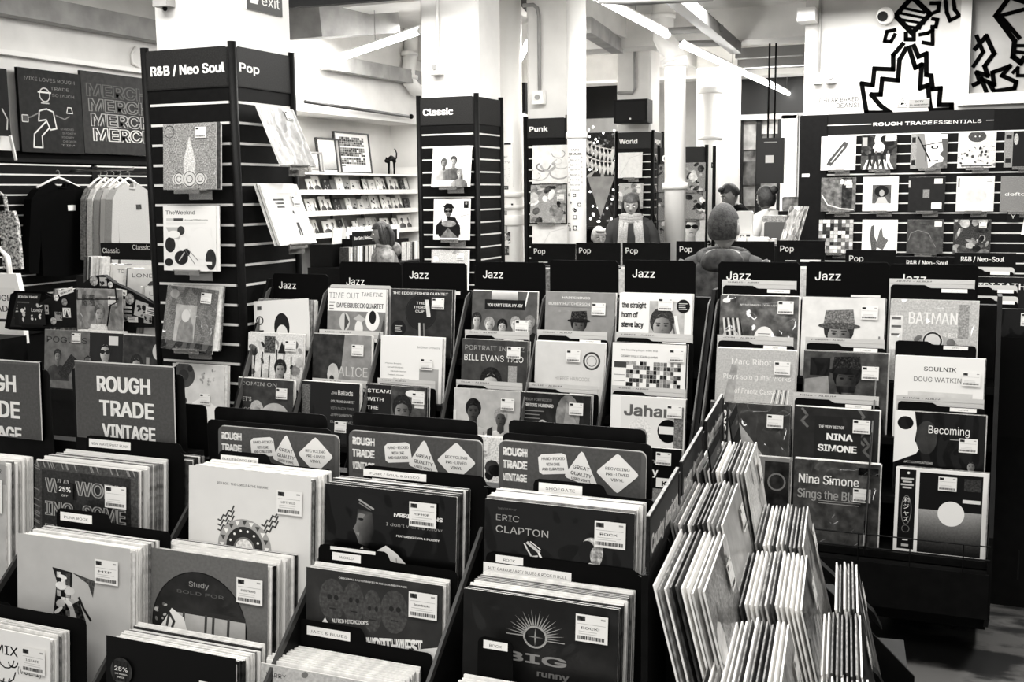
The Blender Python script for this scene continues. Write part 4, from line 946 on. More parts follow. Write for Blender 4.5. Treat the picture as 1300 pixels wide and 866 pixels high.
# ================================================================== CARD SHELVES IN THE RECESS
SHU = LW-.0
t = thing('shelf_unit', 'white wall shelving full of greetings cards in the recess', 'shelf', (SHU, 9.65, 0))
zs = [A(455, y, u=SHU+.02).z for y in (220, 244.5, 270, 297)]
for i, z in enumerate(zs):
    MB().box(-.38, .0, 0, 3.0, z-.02, z).build('shelf_board', PAINTM, t)
    if i: MB().box(-.0, .008, 0, 3.0, z-.02, z+.035).build('shelf_lip', GLASS if 0 else PAINTM, t)
MB().box(-.4, -.385, 0, 3.0, .3, zs[0]).build('back_board', GREYP, t); MB().box(-.38, 0, -.02, 0, .2, zs[0]).build('side_board', PAINTM, t); MB().box(-.38, 0, 3.0, 3.02, .2, zs[0]+.1).build('side_board', PAINTM, t)
for yy in (.75, 1.5, 2.2): MB().box(-.385, -.36, yy, yy+.03, .3, zs[0]-.02).build('upright', mat('shelf_upright', .3, .5), t)
CM = {}
def greeting(u, y, z, w, h, seed, lean=.25, label='', group=None):
    k = seed % 12
    if k not in CM:
        a = Art((.93, .88, .8, .2, .7, .9, .6, .93, .4, .85, .92, .75)[k], 1.4, .06, 1, seed=k)
        (lambda: (a.blobs(5, .2, .2, .8, 1.2, .1, .7, .04, .18), a.rect(.15, 1.1, .85, 1.15, .4)))() if k % 5 else (a.person(.5, .5, .4, .7, .3, .4), None)
        CM[k] = (MB().box(0, 1, 0, 1.4, -.012, 0).mesh('greeting_card', WHITE if k != 3 else DARKC), a.mesh('card_print', 1, PRINT, .0004))
    me, pr = CM[k]; M = frame((u, y, z), rad(90)+R.uniform(-.15, .15), lean) @ Matrix.Diagonal((w, h/1.4, 1, 1))
    o = obj('greeting_card', me, None, M); obj('card_print', pr, o, T3(0, 0, .001)); tag(o, label, 'card', group)
n_ = 0
for i, (x0, x1, cnt) in enumerate(((386, 526, 17), (384, 528, 19), (384, 526, 16))):
    z = zs[i+1]; y0 = A(x0, 250, u=SHU-.15).y; y1 = A(x1, 250, u=SHU-.15).y
    for k in range(cnt):
        yy = y0+(y1-y0)*(k+.1)/cnt; n_ += 1; yy = min(yy, 12.5)
        greeting(SHU-.09-.02*(k % 2), max(9.68, yy), z+.001, R.uniform(.1, .15), R.uniform(.15, .2), n_*5+i, .28, 'greetings card standing on the '+('upper', 'middle', 'lower')[i]+' white shelf', 'cards on the '+('upper', 'middle', 'lower')[i]+' white shelf')
def frame_pic(x0, y0, x1, y1, art, label, w=.03, fm_=DARKC, u=SHU-.2, ln=.1):
    v0, v1, z0, z1 = ru(x0, y0, x1, y1, u); W_, H_ = v1-v0, z1-z0
    t = thing('framed_picture', label, 'picture', M=frame((u+.0, v0, zs[0]+.001), rad(90), ln))
    b = MB(); b.box(0, W_, 0, w*.6, -.02, .01).box(0, W_, H_-w*.6, H_, -.02, .01).box(0, w*.6, w*.6, H_-w*.6, -.02, .01).box(W_-w*.6, W_, w*.6, H_-w*.6, -.02, .01); b.build('picture_frame', fm_, t)
    MB().box(.005, W_-.005, .005, H_-.005, -.018, -.004).build('backing', WHITE, t); put(art, 'picture_print', W_-w, t, T3(w/2, w/2, -.003) @ Matrix.Diagonal((1, (H_-w)/(W_-w)/art.h, 1, 1))); return t
H_ = lambda x0, y0, x1, y1: 1.22
def busy_poster():
    a = Art(.93, 1.26); a.tiles(12, 4, .14, .12, .86, .42, .15, .6, .95); a.tiles(12, 4, .14, .46, .86, .74, .15, .6, .95); a.tiles(10, 3, .14, .78, .86, 1.0, .15, .6, .95); a.rect(.25, 1.02, .75, 1.08, .8); a.rect(.14, 1.04, .24, 1.07, .2); return a
def pale_poster():
    a = Art(.85, 1.55, .05); a.rect(.1, .8, .9, 1.4, (.8, .55), .2, 1); a.rect(.1, 1.4, .9, 1.46, .3); return a
frame_pic(405, 171, 434, 216, pale_poster(), 'tall narrow framed print leaning on the top shelf')
frame_pic(428, 163, 472, 216, busy_poster(), 'framed poster of rows of small figures on the top shelf')
frame_pic(394, 189, 411, 216, pale_poster(), 'small pale framed print at the left end of the top shelf', fm_=GREYP)
# cat figurine with arched back
c_ = A(497, 218, u=SHU-.15); t = thing('cat_figurine', 'black cat figurine with arched back and raised tail on the top shelf', 'figurine', (SHU-.15, c_.y, zs[0]), rad(90)); t.scale = (.7, .7, .7)
b = MB(); b.tube([(-.13, 0, .21), (-.08, 0, .26), (0, 0, .29), (.08, 0, .27), (.13, 0, .22)], [.03, .04, .045, .045, .03], 10)
for x in (-.11, -.07, .08, .13): b.tube([(x, .02 if x in (-.07, .13) else -.02, .22), (x, .02 if x in (-.07, .13) else -.02, .1), (x-.005, .02 if x in (-.07, .13) else -.02, 0)], [.02, .012, .012], 6)
b.build('body', BLACK, t, smooth=True)
MB().ball((-.17, 0, .235), .042, .035, .036, 12, 8).prism([(-.2, .255), (-.185, .255), (-.195, .295)], -.03, -.01).prism([(-.17, .26), (-.15, .26), (-.16, .3)], .0, .02).build('head', BLACK, t, smooth=False)
MB().tube([(.13, 0, .25), (.19, 0, .3), (.2, 0, .38), (.16, 0, .44), (.12, 0, .45)], [.015, .014, .012, .01, .008], 8).build('tail', BLACK, t, smooth=True)
# racks in front of the card shelves: small black header, card boxes and spines
t = thing('record_rack', 'low black rack with white spines below the card shelves', 'rack', (LW+.3, 9.6, 0))
q0 = A(425, 292, u=LW+.75); 
MB().box(0, .55, .0, 2.9, 0, 1.02).build('rack_body', BLACK, t)
MB().box(.0, .26, .05, 1.7, 1.02, 1.25).build('card_holder', BLACK, t); MB().box(.38, .41, .2, 1.15, 1.24, 1.34).build('header_board', BLACK, t); MB().box(.26, .38, .25, .3, 1.02, 1.3).build('board_post', BLACK, t)
a_ = Art(.12, .15); a_.text('Box Sets / Reissues', .05, .04, .05, .9, w=.4, bold=.04); a_.text('Box Sets / Reissues', .52, .04, .05, .9, w=.4, bold=.04); put(a_, 'header_lettering', .95, t, Matrix.Translation((.412, .2, 1.23)) @ frame((0, 0, 0), rad(90)))
SPM = {}
def spines(name, label, group, loc, yaw, n, w, h, d, lean=.0, mm=None, cat='record'):
    for i in range(n):
        m = R.choice(mm or (WHITE, CREAM, MID, DARKC, WHITE, LIGHTCARD)); key = (m.name, w, h, d)
        if key not in SPM: SPM[key] = MB().box(0, w*.86, 0, d, 0, h).mesh(name, m)
        M = Matrix.Translation(loc) @ Matrix.Rotation(yaw, 4, 'Z') @ Matrix.Translation((i*w, R.uniform(-.01, .01), 0)) @ Matrix.Rotation(lean+R.uniform(-.02, .02), 4, 'Y')
        if cat == 'record': PK.setdefault(m.name, (MB(), m))[0].box(0, w*.86, 0, d, 0, h, 0, M); continue
        o = obj(name, SPM[key], None, M); tag(o, label, cat, group)
spines('record_sleeve', 'thin sleeve filed edge-on in the low rack below the card shelves', 'spines in the low rack below the card shelves', (LW+.72, 9.7, 1.021), rad(90), 44, .022, .2, .1, .06, (WHITE, CREAM, MID, DARKC, DARKC, LIGHTCARD))
spines('record_sleeve', 'pale upright sleeve on the low rack behind the woman in profile', 'pale sleeves at the right of the low rack', (LW+.72, 10.9, 1.021), rad(90), 40, .026, .2, .05, .06, (WHITE, CREAM, LIGHTCARD, MID, DARKC, DARKC))
spines('greeting_card', 'small card in the holder behind the black header board', 'cards in the holder on the low rack', (LW+.5, 9.75, 1.251), rad(90), 15, .095, .17, .01, .2, (WHITE, CREAM, LIGHTCARD, WHITE), 'card')

# ================================================================== STICKERED RACK AT LEFT
RV = 4.62
t = thing('record_rack', 'black record rack with stickers all over its pointed end panel, at left', 'rack', (0, 0, 0))
def PX(pts, v): return [(A(x, y, v=v).x, A(x, y, v=v).z) for x, y in pts]
pk = PX([(28, 398), (58, 380), (97, 366), (118, 350), (131, 349), (146, 360), (168, 370), (204, 391), (205, 416), (28, 416)], RV)
MB().prism(pk, RV, RV+.03).build('end_panel', BLACK, t)
q = PX([(20, 416), (205, 416), (205, 560), (20, 560)], RV+.02); xl, xr = q[0][0], q[1][0]
MB().box(xl, xr, RV+.0, 5.6, 0, q[0][1]-.34).box(xl, xr, RV+.35, 5.6, 0, q[0][1]).build('rack_body', BLACK, t)
MB().box(xl, xr, RV-.12, RV, 0, q[0][1]-.36).build('lower_ledge', BLACK, t)
art_ = Art(.5, 1, .12, 0, seed=5); art_.person(.5, .42, .3, .75, .35, .8); art_.poly([(.3, .6), (.65, .6), (.72, .95), (.25, .95)], .85, .15, 1); art_.rect(.12, .1, .4, .3, .3, .2, 1); art_.text('RW', .05, .9, .06, .8); art_.rect(.02, .7, .25, 1, .15)
cover(A(97, 366, v=RV-.03), art_, 'shrink-wrapped sleeve with a figure in a white ruffled dress on the stickered rack', lean=rad(3), m=PRINTS, stk=(.7, .12))
wb = MB().tube([A(146, 362, v=RV-.06), A(148, 384, v=RV-.06), A(140, 388, v=RV-.06), A(136, 414, v=RV-.06)], .004, 6).tube([A(98, 368, v=RV-.06), A(98, 380, v=RV-.06), A(150, 380, v=RV-.07)], .0035, 6).build('wire_holder', BLACK); tag(wb, 'thin black wire holder around the sleeve on the stickered rack', 'holder')
# stickers
stl = [(69, 374, 75, 382, .85, 'o', 0), (76, 370, 95, 377, .93, 'NEWZTRZ', .28), (79, 380, 86, 387, .45, 'o', 0), (80, 391, 90, 403, .9, 't', 0), (70, 396, 79, 407, .6, 'f', 0), (65, 404, 72, 411, .6, 'o', 0), (56, 387, 62, 399, .75, 'f', 0), (115, 351, 125, 362, .55, 'o', 0), (127, 352, 136, 363, .7, 'f', 0), (138, 358, 144, 365, .7, 'o', 0),
       (147, 366, 161, 374, .93, 'Prett', -.12), (160, 373, 171, 386, .55, 'o', 0), (152, 380, 160, 388, .8, 'f', 0), (153, 389, 168, 392, .75, 'b', 0), (153, 394, 168, 397, .6, 'b', 0), (153, 399, 168, 401, .5, 'b', 0), (170, 380, 186, 400, .7, 'f', -.25), (185, 389, 205, 399, .85, 'b', -.15), (157, 401, 164, 409, .5, 'f', .3), (164, 402, 176, 409, .8, 'b', 0), (183, 399, 193, 410, .65, 'f', -.1)]
for i, (x0, y0, x1, y1, g, k, rt) in enumerate(stl):
    a_, b_, c_, d_ = rv(x0, y0, x1, y1, RV); w_, h_ = b_-a_, d_-c_
    if k == 'o':
        a = Art(g, 1); o = MB().tube([(0, 0, 0), (0, 0, .002)], w_/2, 20).build('sticker', mat('sticker_%d' % int(g*100), g, .5, var=.2, scale=70), t, frame(((a_+b_)/2, RV-.0025*(1+i*.05), (c_+d_)/2)))
    else:
        a = Art(g, h_/w_, .06, 1, seed=i)
        if k == 't': a.ring(.5, h_/w_/2, .35, .05, .15); a.poly([(.5, .2), (.7, .9), (.3, .9)], .15)
        elif k == 'f': a.blobs(6, .1, .1, .9, h_/w_-.1, .08, .4, .06, .2)
        elif k == 'b': a.lines(.08, .1, .8, 3, .3, h_/w_*.25, h_/w_*.12)
        else: a.text(k, .5, h_/w_*.28, h_/w_*.45, .08, w=.8, bold=.06, al='c')
        put(a, 'sticker', w_, t, frame((a_, RV-.001-.0002*i, c_), tilt=rt))
a = Art(.12, .6); a.blobs(12, .05, .05, .95, .55, .7, .95, .02, .08); a.text('Lovely', .5, .1, .14, .9, w=.4)
MB().box(*rv(22, 397, 58, 413, RV-.0)[:2], RV-.02, RV+.01, *rv(22, 397, 58, 413, RV)[2:]).build('side_pocket', BLACK, t); x = rv(24, 396, 58, 412, RV-.02); put(a, 'sticker', x[1]-x[0], t, frame((x[0], RV-.022, x[2])))
# sleeves filed on both slopes of it
gl = 'sleeves filed on the left slope of the stickered rack'
spines('record_sleeve', 'record filed edge-on on the left slope of the stickered rack', gl, (A(62, 372, v=RV+.1).x, RV+.08, A(62, 378, v=RV+.1).z-.19), 0, 14, .018, .25, .08, .25, (MID, DARKC, LIGHTCARD, CREAM))
spines('record_sleeve', 'record filed edge-on at the peak of the stickered rack', 'sleeves at the peak of the stickered rack', (A(107, 352, v=RV+.1).x, RV+.08, A(110, 355, v=RV+.1).z-.17), 0, 7, .016, .3, .06, .12, (WHITE, CREAM, DARKC))
for i, (x, y, tx, s) in enumerate(((150, 336, 'TOM MORELY', 1), (168, 341, 'pale', 2), (190, 364, 'half', 3))):
    n0 = A(x-20, y-2, v=RV+.1+.1*(2-i))
    spines('record_sleeve', 'thin sleeve filed edge-on on the %s step of the right slope' % ('top', 'second', 'third')[i], 'thin sleeves on the right slope of the stickered rack, step %d' % (i+1), (n0.x, RV+.1+.1*(2-i), n0.z-.3), 0, (8, 7, 5)[i], .017, .3, .04, .16)
    a_ = Art(.88, 1, .03, seed=s); a_.text(tx if i == 0 else 'LONDON', .1, .06, .09, .15, w=.75); a_.ell(.6, .3, .16, .1, .35)
    cover(A(x-6, y, v=RV+.07+.1*(2-i)), a_, ('white sleeve with a black title on the top step behind the stickered panel', 'pale sleeve with a grey picture on the second step right of the stickered panel', 'pale sleeve lowest on the right slope of the stickered rack')[i], lean=rad(6), stk=None)
# three sleeves under the end panel
a1 = Art(.42, 1, .1, 0, seed=8); a1.text('POGUES', .05, .08, .14, .08, w=.9); a1.person(.3, .45, .22, .6, .2, .3); a1.poly([(.3, .75), (.6, .4), (.75, .5), (.5, .85)], .15, .2, 1)
a2 = Art(.12); a2.person(.25, .5, .28, .7, .1, .1); a2.person(.62, .32, .36, .8, .1, .12, glasses=True); a2.rect(.7, .05, .9, .2, .85)
a3 = Art(.22, 1, .12, 0); a3.person(.35, .5, .34, .75, .15, .15); a3.ell(.8, .25, .12, .14, .85); a3.rect(.55, .35, .62, .6, .6)
cover(A(57, 418, v=RV-.08), a1, 'grey sleeve with a serif title on the ledge under the stickered panel', lean=rad(6), stk=(.62, .04))
cover(A(98, 421, v=RV-.08), a2, 'dark sleeve with two men, middle of the ledge under the stickered panel', lean=rad(6), stk=None)
pack(A(98, 419, v=RV-.08), 4, 'white-edged sleeve behind the dark sleeve with two men', 'sleeves behind the two men on the ledge', 0, rad(6), .315, .006, [WHITE, CREAM])
cover(A(153, 425, v=RV-.08), a3, 'dark blurred portrait sleeve, right end of the ledge under the stickered panel', lean=rad(6), stk=None)
pack(A(155, 423, v=RV-.08), 3, 'sleeve behind the blurred portrait on the ledge', 'sleeves behind the blurred portrait', 0, rad(6), .315, .006, [MID, CREAM])
MB().box(xl-.1, xr, RV-.14, RV-.12, q[0][1]-.36, q[0][1]-.3).build('ledge_lip', BLACK, t)
MB().box(0, .22, 0, .3, 0, .95).build('stand', BLACK, None, Matrix.Translation((A(4, 450, v=4.6).x-.3, 4.55, 0)))
o = bpy.data.objects['stand']; tag(o, 'black stand below the off-white tote bag at the left edge', 'stand')
# Classic header boards behind
t = thing('record_rack', 'black rack with small Classic header boards in front of the hanging sweatshirts', 'rack', (0, 0, 0))
x0, x1, z0, z1 = rv(128, 309, 209, 330, 5.75)
MB().box(x0, x1, 5.75, 5.78, z0, z1).build('header_board', BLACK, t); MB().box(x0-.1, x1, 5.62, 6.2, 0, z0-.1).build('rack_body', BLACK, t)
for x, y in ((130, 315), (168, 311), (198, 309)):
    a_ = A(x, y+6, v=5.74); vs, fs, tw = glyphs('Classic'); k = .09/.7*1.0; b = MB(); b.add([Vector((a_.x+q[0]*.062, 5.742-q[2]*.0003, a_.z+q[1]*.062)) for q in vs], fs); b.build('header_lettering', WHITE, t)

# ================================================================== BUNTING AND SHOPFRONT BITS
t = thing('bunting', 'string of small white flags across the dark far window', 'bunting', A(742, 180, v=18.6))
M0 = Matrix.Translation(-Vector(t.location))
for ya, yb, sag in ((176, 190, 8), (196, 206, 7)):
    P = [A(742+i*5, ya+(yb-ya)*i/8+sag*math.sin(math.pi*i/8)*.5, v=18.6) for i in range(9)]
    MB().tube(P, .012, 5).build('string', WHITE, t, M0)
    for i in range(7):
        p = P[i+1]; MB().prism([(p.x-.07, p.z), (p.x+.07, p.z), (p.x, p.z-.22)], 18.59, 18.61).build('flag', WHITE, t, M0)
t = thing('window_star', 'large pale star decoration in the dark far window', 'decoration', A(763, 205, v=18.7)); M0 = Matrix.Translation(-Vector(t.location)); c_ = A(763, 206, v=18.7)
for i in range(9):
    a_ = rad(20+i*40/1.1); MB().prism([(c_.x+.1*math.cos(a_), c_.z+.1*math.sin(a_)), (c_.x+.45*math.cos(a_+.09), c_.z+.3*math.sin(a_+.09)), (c_.x+.45*math.cos(a_-.09), c_.z+.3*math.sin(a_-.09))], 18.69, 18.71).build('ray', LIGHTCARD, t, M0)
t = MB().prism([(c_.x-.25, c_.z-.25), (c_.x+.25, c_.z-.25), (c_.x, c_.z-.95)], 18.68, 18.7).build('pennant', GREYP); tag(t, 'pointed grey pennant hanging under the star in the far window', 'pennant')
b = MB()
for i in range(50):
    p = A(R.uniform(745, 783), R.uniform(160, 300), v=18.75); b.ball(p, .02, .02, .02, 6, 4)
t = b.build('fairy_lights', mat('fairy_light', 1, .4, emit=3)); tag(t, 'scatter of tiny fairy lights in the dark far window', 'lights', kind='stuff')
# clothes on a stand by the far window
t = thing('hanging_coats', 'dark coats hanging on a stand in front of the far window', 'clothing', A(770, 300, v=15)); 
for i in range(5): MB().prism([(-.1, -.8), (.12, -.8), (.06, 0), (-.04, 0)], i*.05, i*.05+.03, 'y').build('coat', (BSH, MID, BSH, GSH, BSH)[i], t, T3(-.25+.12*i, 0, .1))
MB().tube([(0, .1, .12), (0, .1, -t.location.z+.02)], .02, 8).tube([(-.3, .1, .12), (.3, .1, .12)], .015, 8).box(-.25, .25, -.05, .25, -t.location.z, -t.location.z+.02).build('coat_stand', BLACK, t)
# hanging sign board in the shop window
x0, x1, z0, z1 = rv(961, 175, 995, 233, 13.5); t = thing('hanging_board', 'dark hanging notice board above the counter staff', 'sign', (x0, 13.5, z0)); MB().box(0, x1-x0, 0, .04, 0, z1-z0).build('board', DK, t); MB().box(.1, .62*(x1-x0), -.005, 0, .62*(z1-z0)-.09, .62*(z1-z0)).build('paper_slip', WHITE, t); MB().box(.08, x1-x0-.08, -.006, 0, z1-z0-.06, z1-z0-.045).build('title_strip', GREYP, t)
for k in (.12, x1-x0-.12): MB().tube([(k, .02, z1-z0), (k, .02, CEIL-z0)], .012, 6).build('hanger_rod', BLACK, t)

# ================================================================== COUNTER
CV = 10.2
x0, x1, z0, z1 = rv(897, 302, 1012, 325, CV)
t = thing('shop_counter', 'dark shop counter cluttered with boxes in front of the staff', 'counter', (x0, CV, 0)); MB().box(0, x1-x0, 0, .66, 0, z0+.02).build('counter_body', BLACK, t); MB().box(-.03, x1-x0+.03, -.03, .69, z0+.02, z0+.05).build('counter_top', BLACK, t); TOP = z0+.05
def cbox(x0, y0, x1, y1, v, m, name, label, cat, dep=.2, art=None, zbase=None):
    a_, b_, c_, d_ = rv(x0, y0, x1, y1, v); zz = TOP if zbase is None else zbase
    t = thing(name, label, cat, (a_, v, zz)); b = MB(); w, h = b_-a_, max(.02, d_-zz); k = min(.012, w*.1)
    b.prism([(k, 0), (w-k, 0), (w, k), (w, h-k), (w-k, h), (k, h), (0, h-k), (0, k)], 0, dep); b.build('case', m, t)
    if art: art.h = h/w; put(art, 'case_print', w*.96, t, frame((w*.02, -.001, h*.02)))
    return t
a_ = Art(.7); a_.h = 1; a_.ring(.4, .25, .12, .05, .12); a_.rect(.65, .08, .9, .22, .25); a_.rect(.1, .6, .4, .8, .92)
cbox(934, 268, 955, 300, CV+.1, LIGHTCARD, 'computer_monitor', 'pale monitor back with a dark ring badge on the counter', 'monitor', .06, a_)
cbox(970, 282, 999, 303, CV+.4, mat('till_grey', .3, .5), 'cash_till', 'dark till with grey top in front of the woman in white', 'till', .35)
cbox(968, 274, 997, 281, CV+.5, MID, 'till_display', 'flat grey top of the till on the counter', 'till', .3, zbase=A(980, 282, v=CV+.5).z)
cbox(949, 302, 972, 308, CV+.0, WHITE, 'paper_box', 'flat white box on the counter edge', 'box', .2)
cbox(936, 303, 944, 308, CV+.0, WHITE, 'card_box', 'small white box left of the flat white box', 'box', .1)
cbox(978, 303, 984, 308, CV+.0, CREAM, 'card_box', 'small cream box at the right on the counter', 'box', .1)
cbox(993, 250, 1013, 268, CV+1.2, mat('crate_mid', .35, .6, var=.2, scale=12), 'storage_crate', 'mottled dark crate at the right behind the counter', 'crate', .3, zbase=A(1000, 268, v=CV+1.2).z)
t = thing('crate_shelf', 'dark shelf carrying the mottled crate behind the counter', 'shelf', (A(988, 268, v=CV+1.15).x, CV+1.15, 0)); MB().box(0, .45, 0, .4, A(1000, 268, v=CV+1.2).z-.04, A(1000, 268, v=CV+1.2).z-.001).build('shelf_board', BLACK, t); MB().box(0, .03, 0, .4, 0, A(1000, 268, v=CV+1.2).z-.04).box(.42, .45, 0, .4, 0, A(1000, 268, v=CV+1.2).z-.04).build('shelf_side', BLACK, t)
for i, x in enumerate((1003, 1008)):
    q = A(x, 300, v=9.6); o = cover(A(x, 262, v=9.6), art_busy(50+i, .6), ('near', 'far')[i]+' of two sleeves leaning at the left end of the Essentials display', yaw=rad(-60), lean=rad(16), stk=None, m=PRINTS)
t = MB().box(-.2, .25, -.1, .3, 0, A(1005, 262, v=9.6).z-.33).build('display_plinth', BLACK, None, Matrix.Translation((A(1003, 300, v=9.6).x, 9.55, 0))); tag(t, 'dark plinth under the two leaning sleeves beside the Essentials display', 'stand')

# ================================================================== POP RACKS
PV = 6.35
t = thing('record_rack', 'long black rack with Pop header boards behind the Jazz rack', 'rack', (0, PV, 0))
xa, xb = A(600, 320, v=PV).x, A(1110, 320, v=PV).x
MB().box(xa, xb, -.2, .2, 0, 1.0).build('rack_body', BLACK, t); ZT = 1.445
b = MB().box(xa, xb, .02, .2, 1.0, 1.3).build('back_panel', BLACK, t)
pops = [(676, 732, 309), (733, 789, 308), (792, 852, 308), (860, 896, 306), (926, 984, 306), (987, 1048, 305), (1074, 1138, 317)]
for i, (x0, x1, y) in enumerate(pops):
    a_, c_ = A(x0, y+8, v=PV), A(x1, y+8, v=PV); w = min(.345, c_.x-a_.x); zt = A(x0, y, v=PV).z
    M = T3(a_.x, -.02, zt)
    hb = MB().box(0, w, -.006, .006, -.13, 0).build('header_board', BLACK, t, M)
    vs, fs, tw = glyphs('Pop'); b = MB(); b.add([Vector((.02+q[0]*.062, -.0075-q[2]*.0002, -.062+q[1]*.062)) for q in vs], fs)
    b.add([Vector((.021+q[0]*.062, -.0082-q[2]*.0002, -.0615+q[1]*.062)) for q in vs], fs); b.build('header_lettering', WHITE, hb)
    MB().box(.05, .11, -.0075, -.006, -.115, -.111).box(w*.5, w*.92, -.0075, -.006, -.118, -.105).build('label_strip', WHITE, hb)
    spines('record_sleeve', 'record edge just showing in the Pop rack, %s bin from the left' % ('first', 'second', 'third', 'fourth', 'fifth', 'sixth', 'last')[i], 'sleeves in the Pop rack, bin %d' % (i+1), (a_.x, PV-.07, 1.0), 0, 1, w, zt-.14-1.0, .006, 0, (WHITE,))
    spines('record_sleeve', 'white-edged record standing in the Pop rack, %s bin from the left' % ('first', 'second', 'third', 'fourth', 'fifth', 'sixth', 'last')[i], 'white-edged sleeves in the Pop rack, bin %d' % (i+1), (a_.x-.01, PV-.1, 1.0), 0, 1, w, zt-.15-1.0, .006, 0, (CREAM, MID))
# R&B rack at right
NV = 5.35
t = thing('record_rack', 'black rack with R&B / Neo-Soul header boards at the right', 'rack', (0, NV, 0))
xa, xb = A(1138, 330, v=NV).x, A(1290, 330, v=NV).x
MB().box(xa, xb-.0, -.05, .5, 0, .95).build('rack_body', BLACK, t)
for i, (x0, x1, y, tx) in enumerate(((1138, 1214, 325, 'R&B / Neo-Soul'), (1212, 1290, 320, 'R&B / Neo-Soul'))):
    a_, c_ = A(x0, y, v=NV), A(x1, y, v=NV); w = c_.x-a_.x; M = T3(a_.x, -.02-.02*i, a_.z)
    hb = MB().box(0, w, -.006, .006, -.3, 0).build('header_board', BLACK, t, M)
    vs, fs, tw = glyphs(tx); l_ = A((1151, 1220)[i], (336, 331)[i], v=NV); k = (A((1203, 1274)[i], 336, v=NV).x-l_.x)/tw; b = MB()
    for dx in (0, .0015): b.add([Vector((l_.x-a_.x+dx+q[0]*k, -.0075-dx*.4-q[2]*.0002, l_.z-a_.z+q[1]*k*1.25)) for q in vs], fs)
    b.build('header_lettering', WHITE, hb)
MB().box(xa, xb, 0, .5, .95, 1.2).build('back_panel', BLACK, t)
NF = NV-.12
def tabcard(x, y, x1, v, lab, txt='', tabx=.0, m1=LIGHTCARD):
    """black divider card with a white name strip and a grey card behind it"""
    p = A(x, y, v=v); w = A(x1, y, v=v).x-p.x
    card(p+Vector((0, .012, .008)), w, .33, None, m1, 0, (), 'grey card behind the ' + lab, 'backing_card')
    if tabx: strips_ = ((w*tabx, .01, w*.32, .014, txt),)
    else: strips_ = ((w*.58, .010, w*.34, .014, txt),)
    return card(p, w, .33, (.46, .012) if not tabx else None, BLACKM, 0, strips_, lab)
MB().box(A(1236, 400, v=4.9).x-.0, A(1300, 400, v=4.9).x+.4, 4.95, 5.3, 0, 1.0).build('rack_body', BLACK)
o = bpy.data.objects['rack_body.'+max((k.name.split('.')[-1] for k in bpy.data.objects if k.name.startswith('rack_body.')), key=int)]; o.name = 'record_rack'; tag(o, 'low black rack at the right edge beside the Jazz rack', 'rack')
for i, (x, y, x1, v) in enumerate(((1216, 341, 1288, 5.25), (1232, 364, 1292, 5.1), (1236, 378, 1293, 5.0))):
    tabcard(x, y, x1, v, 'black divider card at the right edge, %s of three' % ('topmost', 'middle', 'lowest')[i])
a_ = Art(.1); a_.text('KAIDI TATHAM', .02, .05, .12, .85, w=.95, bold=.05)
cover(A(1224, 351, v=5.15), a_, 'black sleeve with broad white capitals at the right edge', lean=rad(4), stk=None)
a_ = Art(.09); a_.ell(.3, .75, .3, .3, .55, 24, .12); a_.poly([(0, .7), (.3, .62), (.6, .75), (.55, 1), (0, 1)], .35, .1); a_.ell(.25, .72, .16, .07, .1); a_.ell(.95, .4, .1, .3, .7, 16, .1)
cover(A(1243, 391, v=4.92), a_, 'dark sleeve with a close-up eye at the right edge beside the Jazz rack', lean=rad(4), stk=(.5, .05))
card(A(1246, 427, v=4.8), .31, .4, None, BLACKM, 0, (), 'plain black card in front of the close-up eye sleeve', 'divider_card')

# ================================================================== JAZZ RACK
JV = [4.52, 4.43, 4.34, 4.26]; JZ = [1.328, 1.13, .925, .735]
JU0, JU1 = -3.25, .078
t = jr = thing('record_rack', 'long stepped black rack with Jazz header boards across the middle', 'rack', (0, 0, 0))
for k in range(4):
    v0 = JV[k]-.04; v1 = JV[k]+.07
    MB().box(JU0, JU1, v0-.02, 4.75, JZ[k]-.345, JZ[k]-.318).build('step_shelf', BLACK, t)
MB().box(JU0, JU1, 4.66, 4.7, .1, 1.30).build('back_panel', BLACK, t)
MB().box(JU0, JU1, 4.15, 4.72, .22, .385).build('base_box', BLACK, t)
MB().box(JU0, JU1, 4.45, 4.75, .07, .22).build('plinth', BLACK, t)
side = [(4.72, .1), (4.72, 1.34), (4.6, 1.34), (4.16, .52), (4.16, .22), (4.4, .1)]
for u in (JU0, JU1, -1.02+.0): MB().prism(side, u-.008, u+.008, 'x').build('side_panel', BLACK, t)
seps = [-.305, -.655, -.998, -1.342, -1.69, -2.04, -2.39, -2.74, -3.04]
jx = {0: -.317, 1: -.648, 2: -.985, 3: -1.395, 4: -1.735, 5: -2.085, 6: -2.49, 7: -2.84}
for i, u in enumerate((-.348, -1.0, -1.035, -1.43, -1.775, -2.15, -2.55, -2.905, -3.235)):
    MB().prism([(4.62, 1.3), (4.64, 1.3), (4.64, .5), (4.12, .42), (4.12, .55)], u-.002, u+.002, 'x').build('divider_plate', BLACK, t)
    MB().prism([(4.56, 1.28), (4.6, 1.3), (4.14, .46), (4.1, .46)], u-.003, u+.003, 'x').build('divider_edge', mat('worn_metal_edge', .34, .4), t)
# wire front guard
g = MB(); zf = A(1132, 690, v=4.15).z
for z in (.44, .49): g.tube([(JU0, 4.15, z), (JU1, 4.15, z)], .003, 5)
for i in range(20): g.tube([(JU0+i*.18, 4.15, .38), (JU0+i*.18, 4.15, .49)], .0025, 5)
g.build('wire_guard', BLACK, t)
for u in (JU1-.12, JU0+.15, -1.6):
    c_ = Vector((u, 4.55, 0)); MB().tube([(u-.012, 4.6, .045), (u+.012, 4.6, .045)], .045, 18).build('caster_wheel', mat('caster_rubber', .18, .4), t, smooth=True); MB().prism([(4.57, .05), (4.63, .05), (4.62, .1), (4.57, .1)], u-.022, u+.022, 'x').build('caster_fork', STEEL, t)
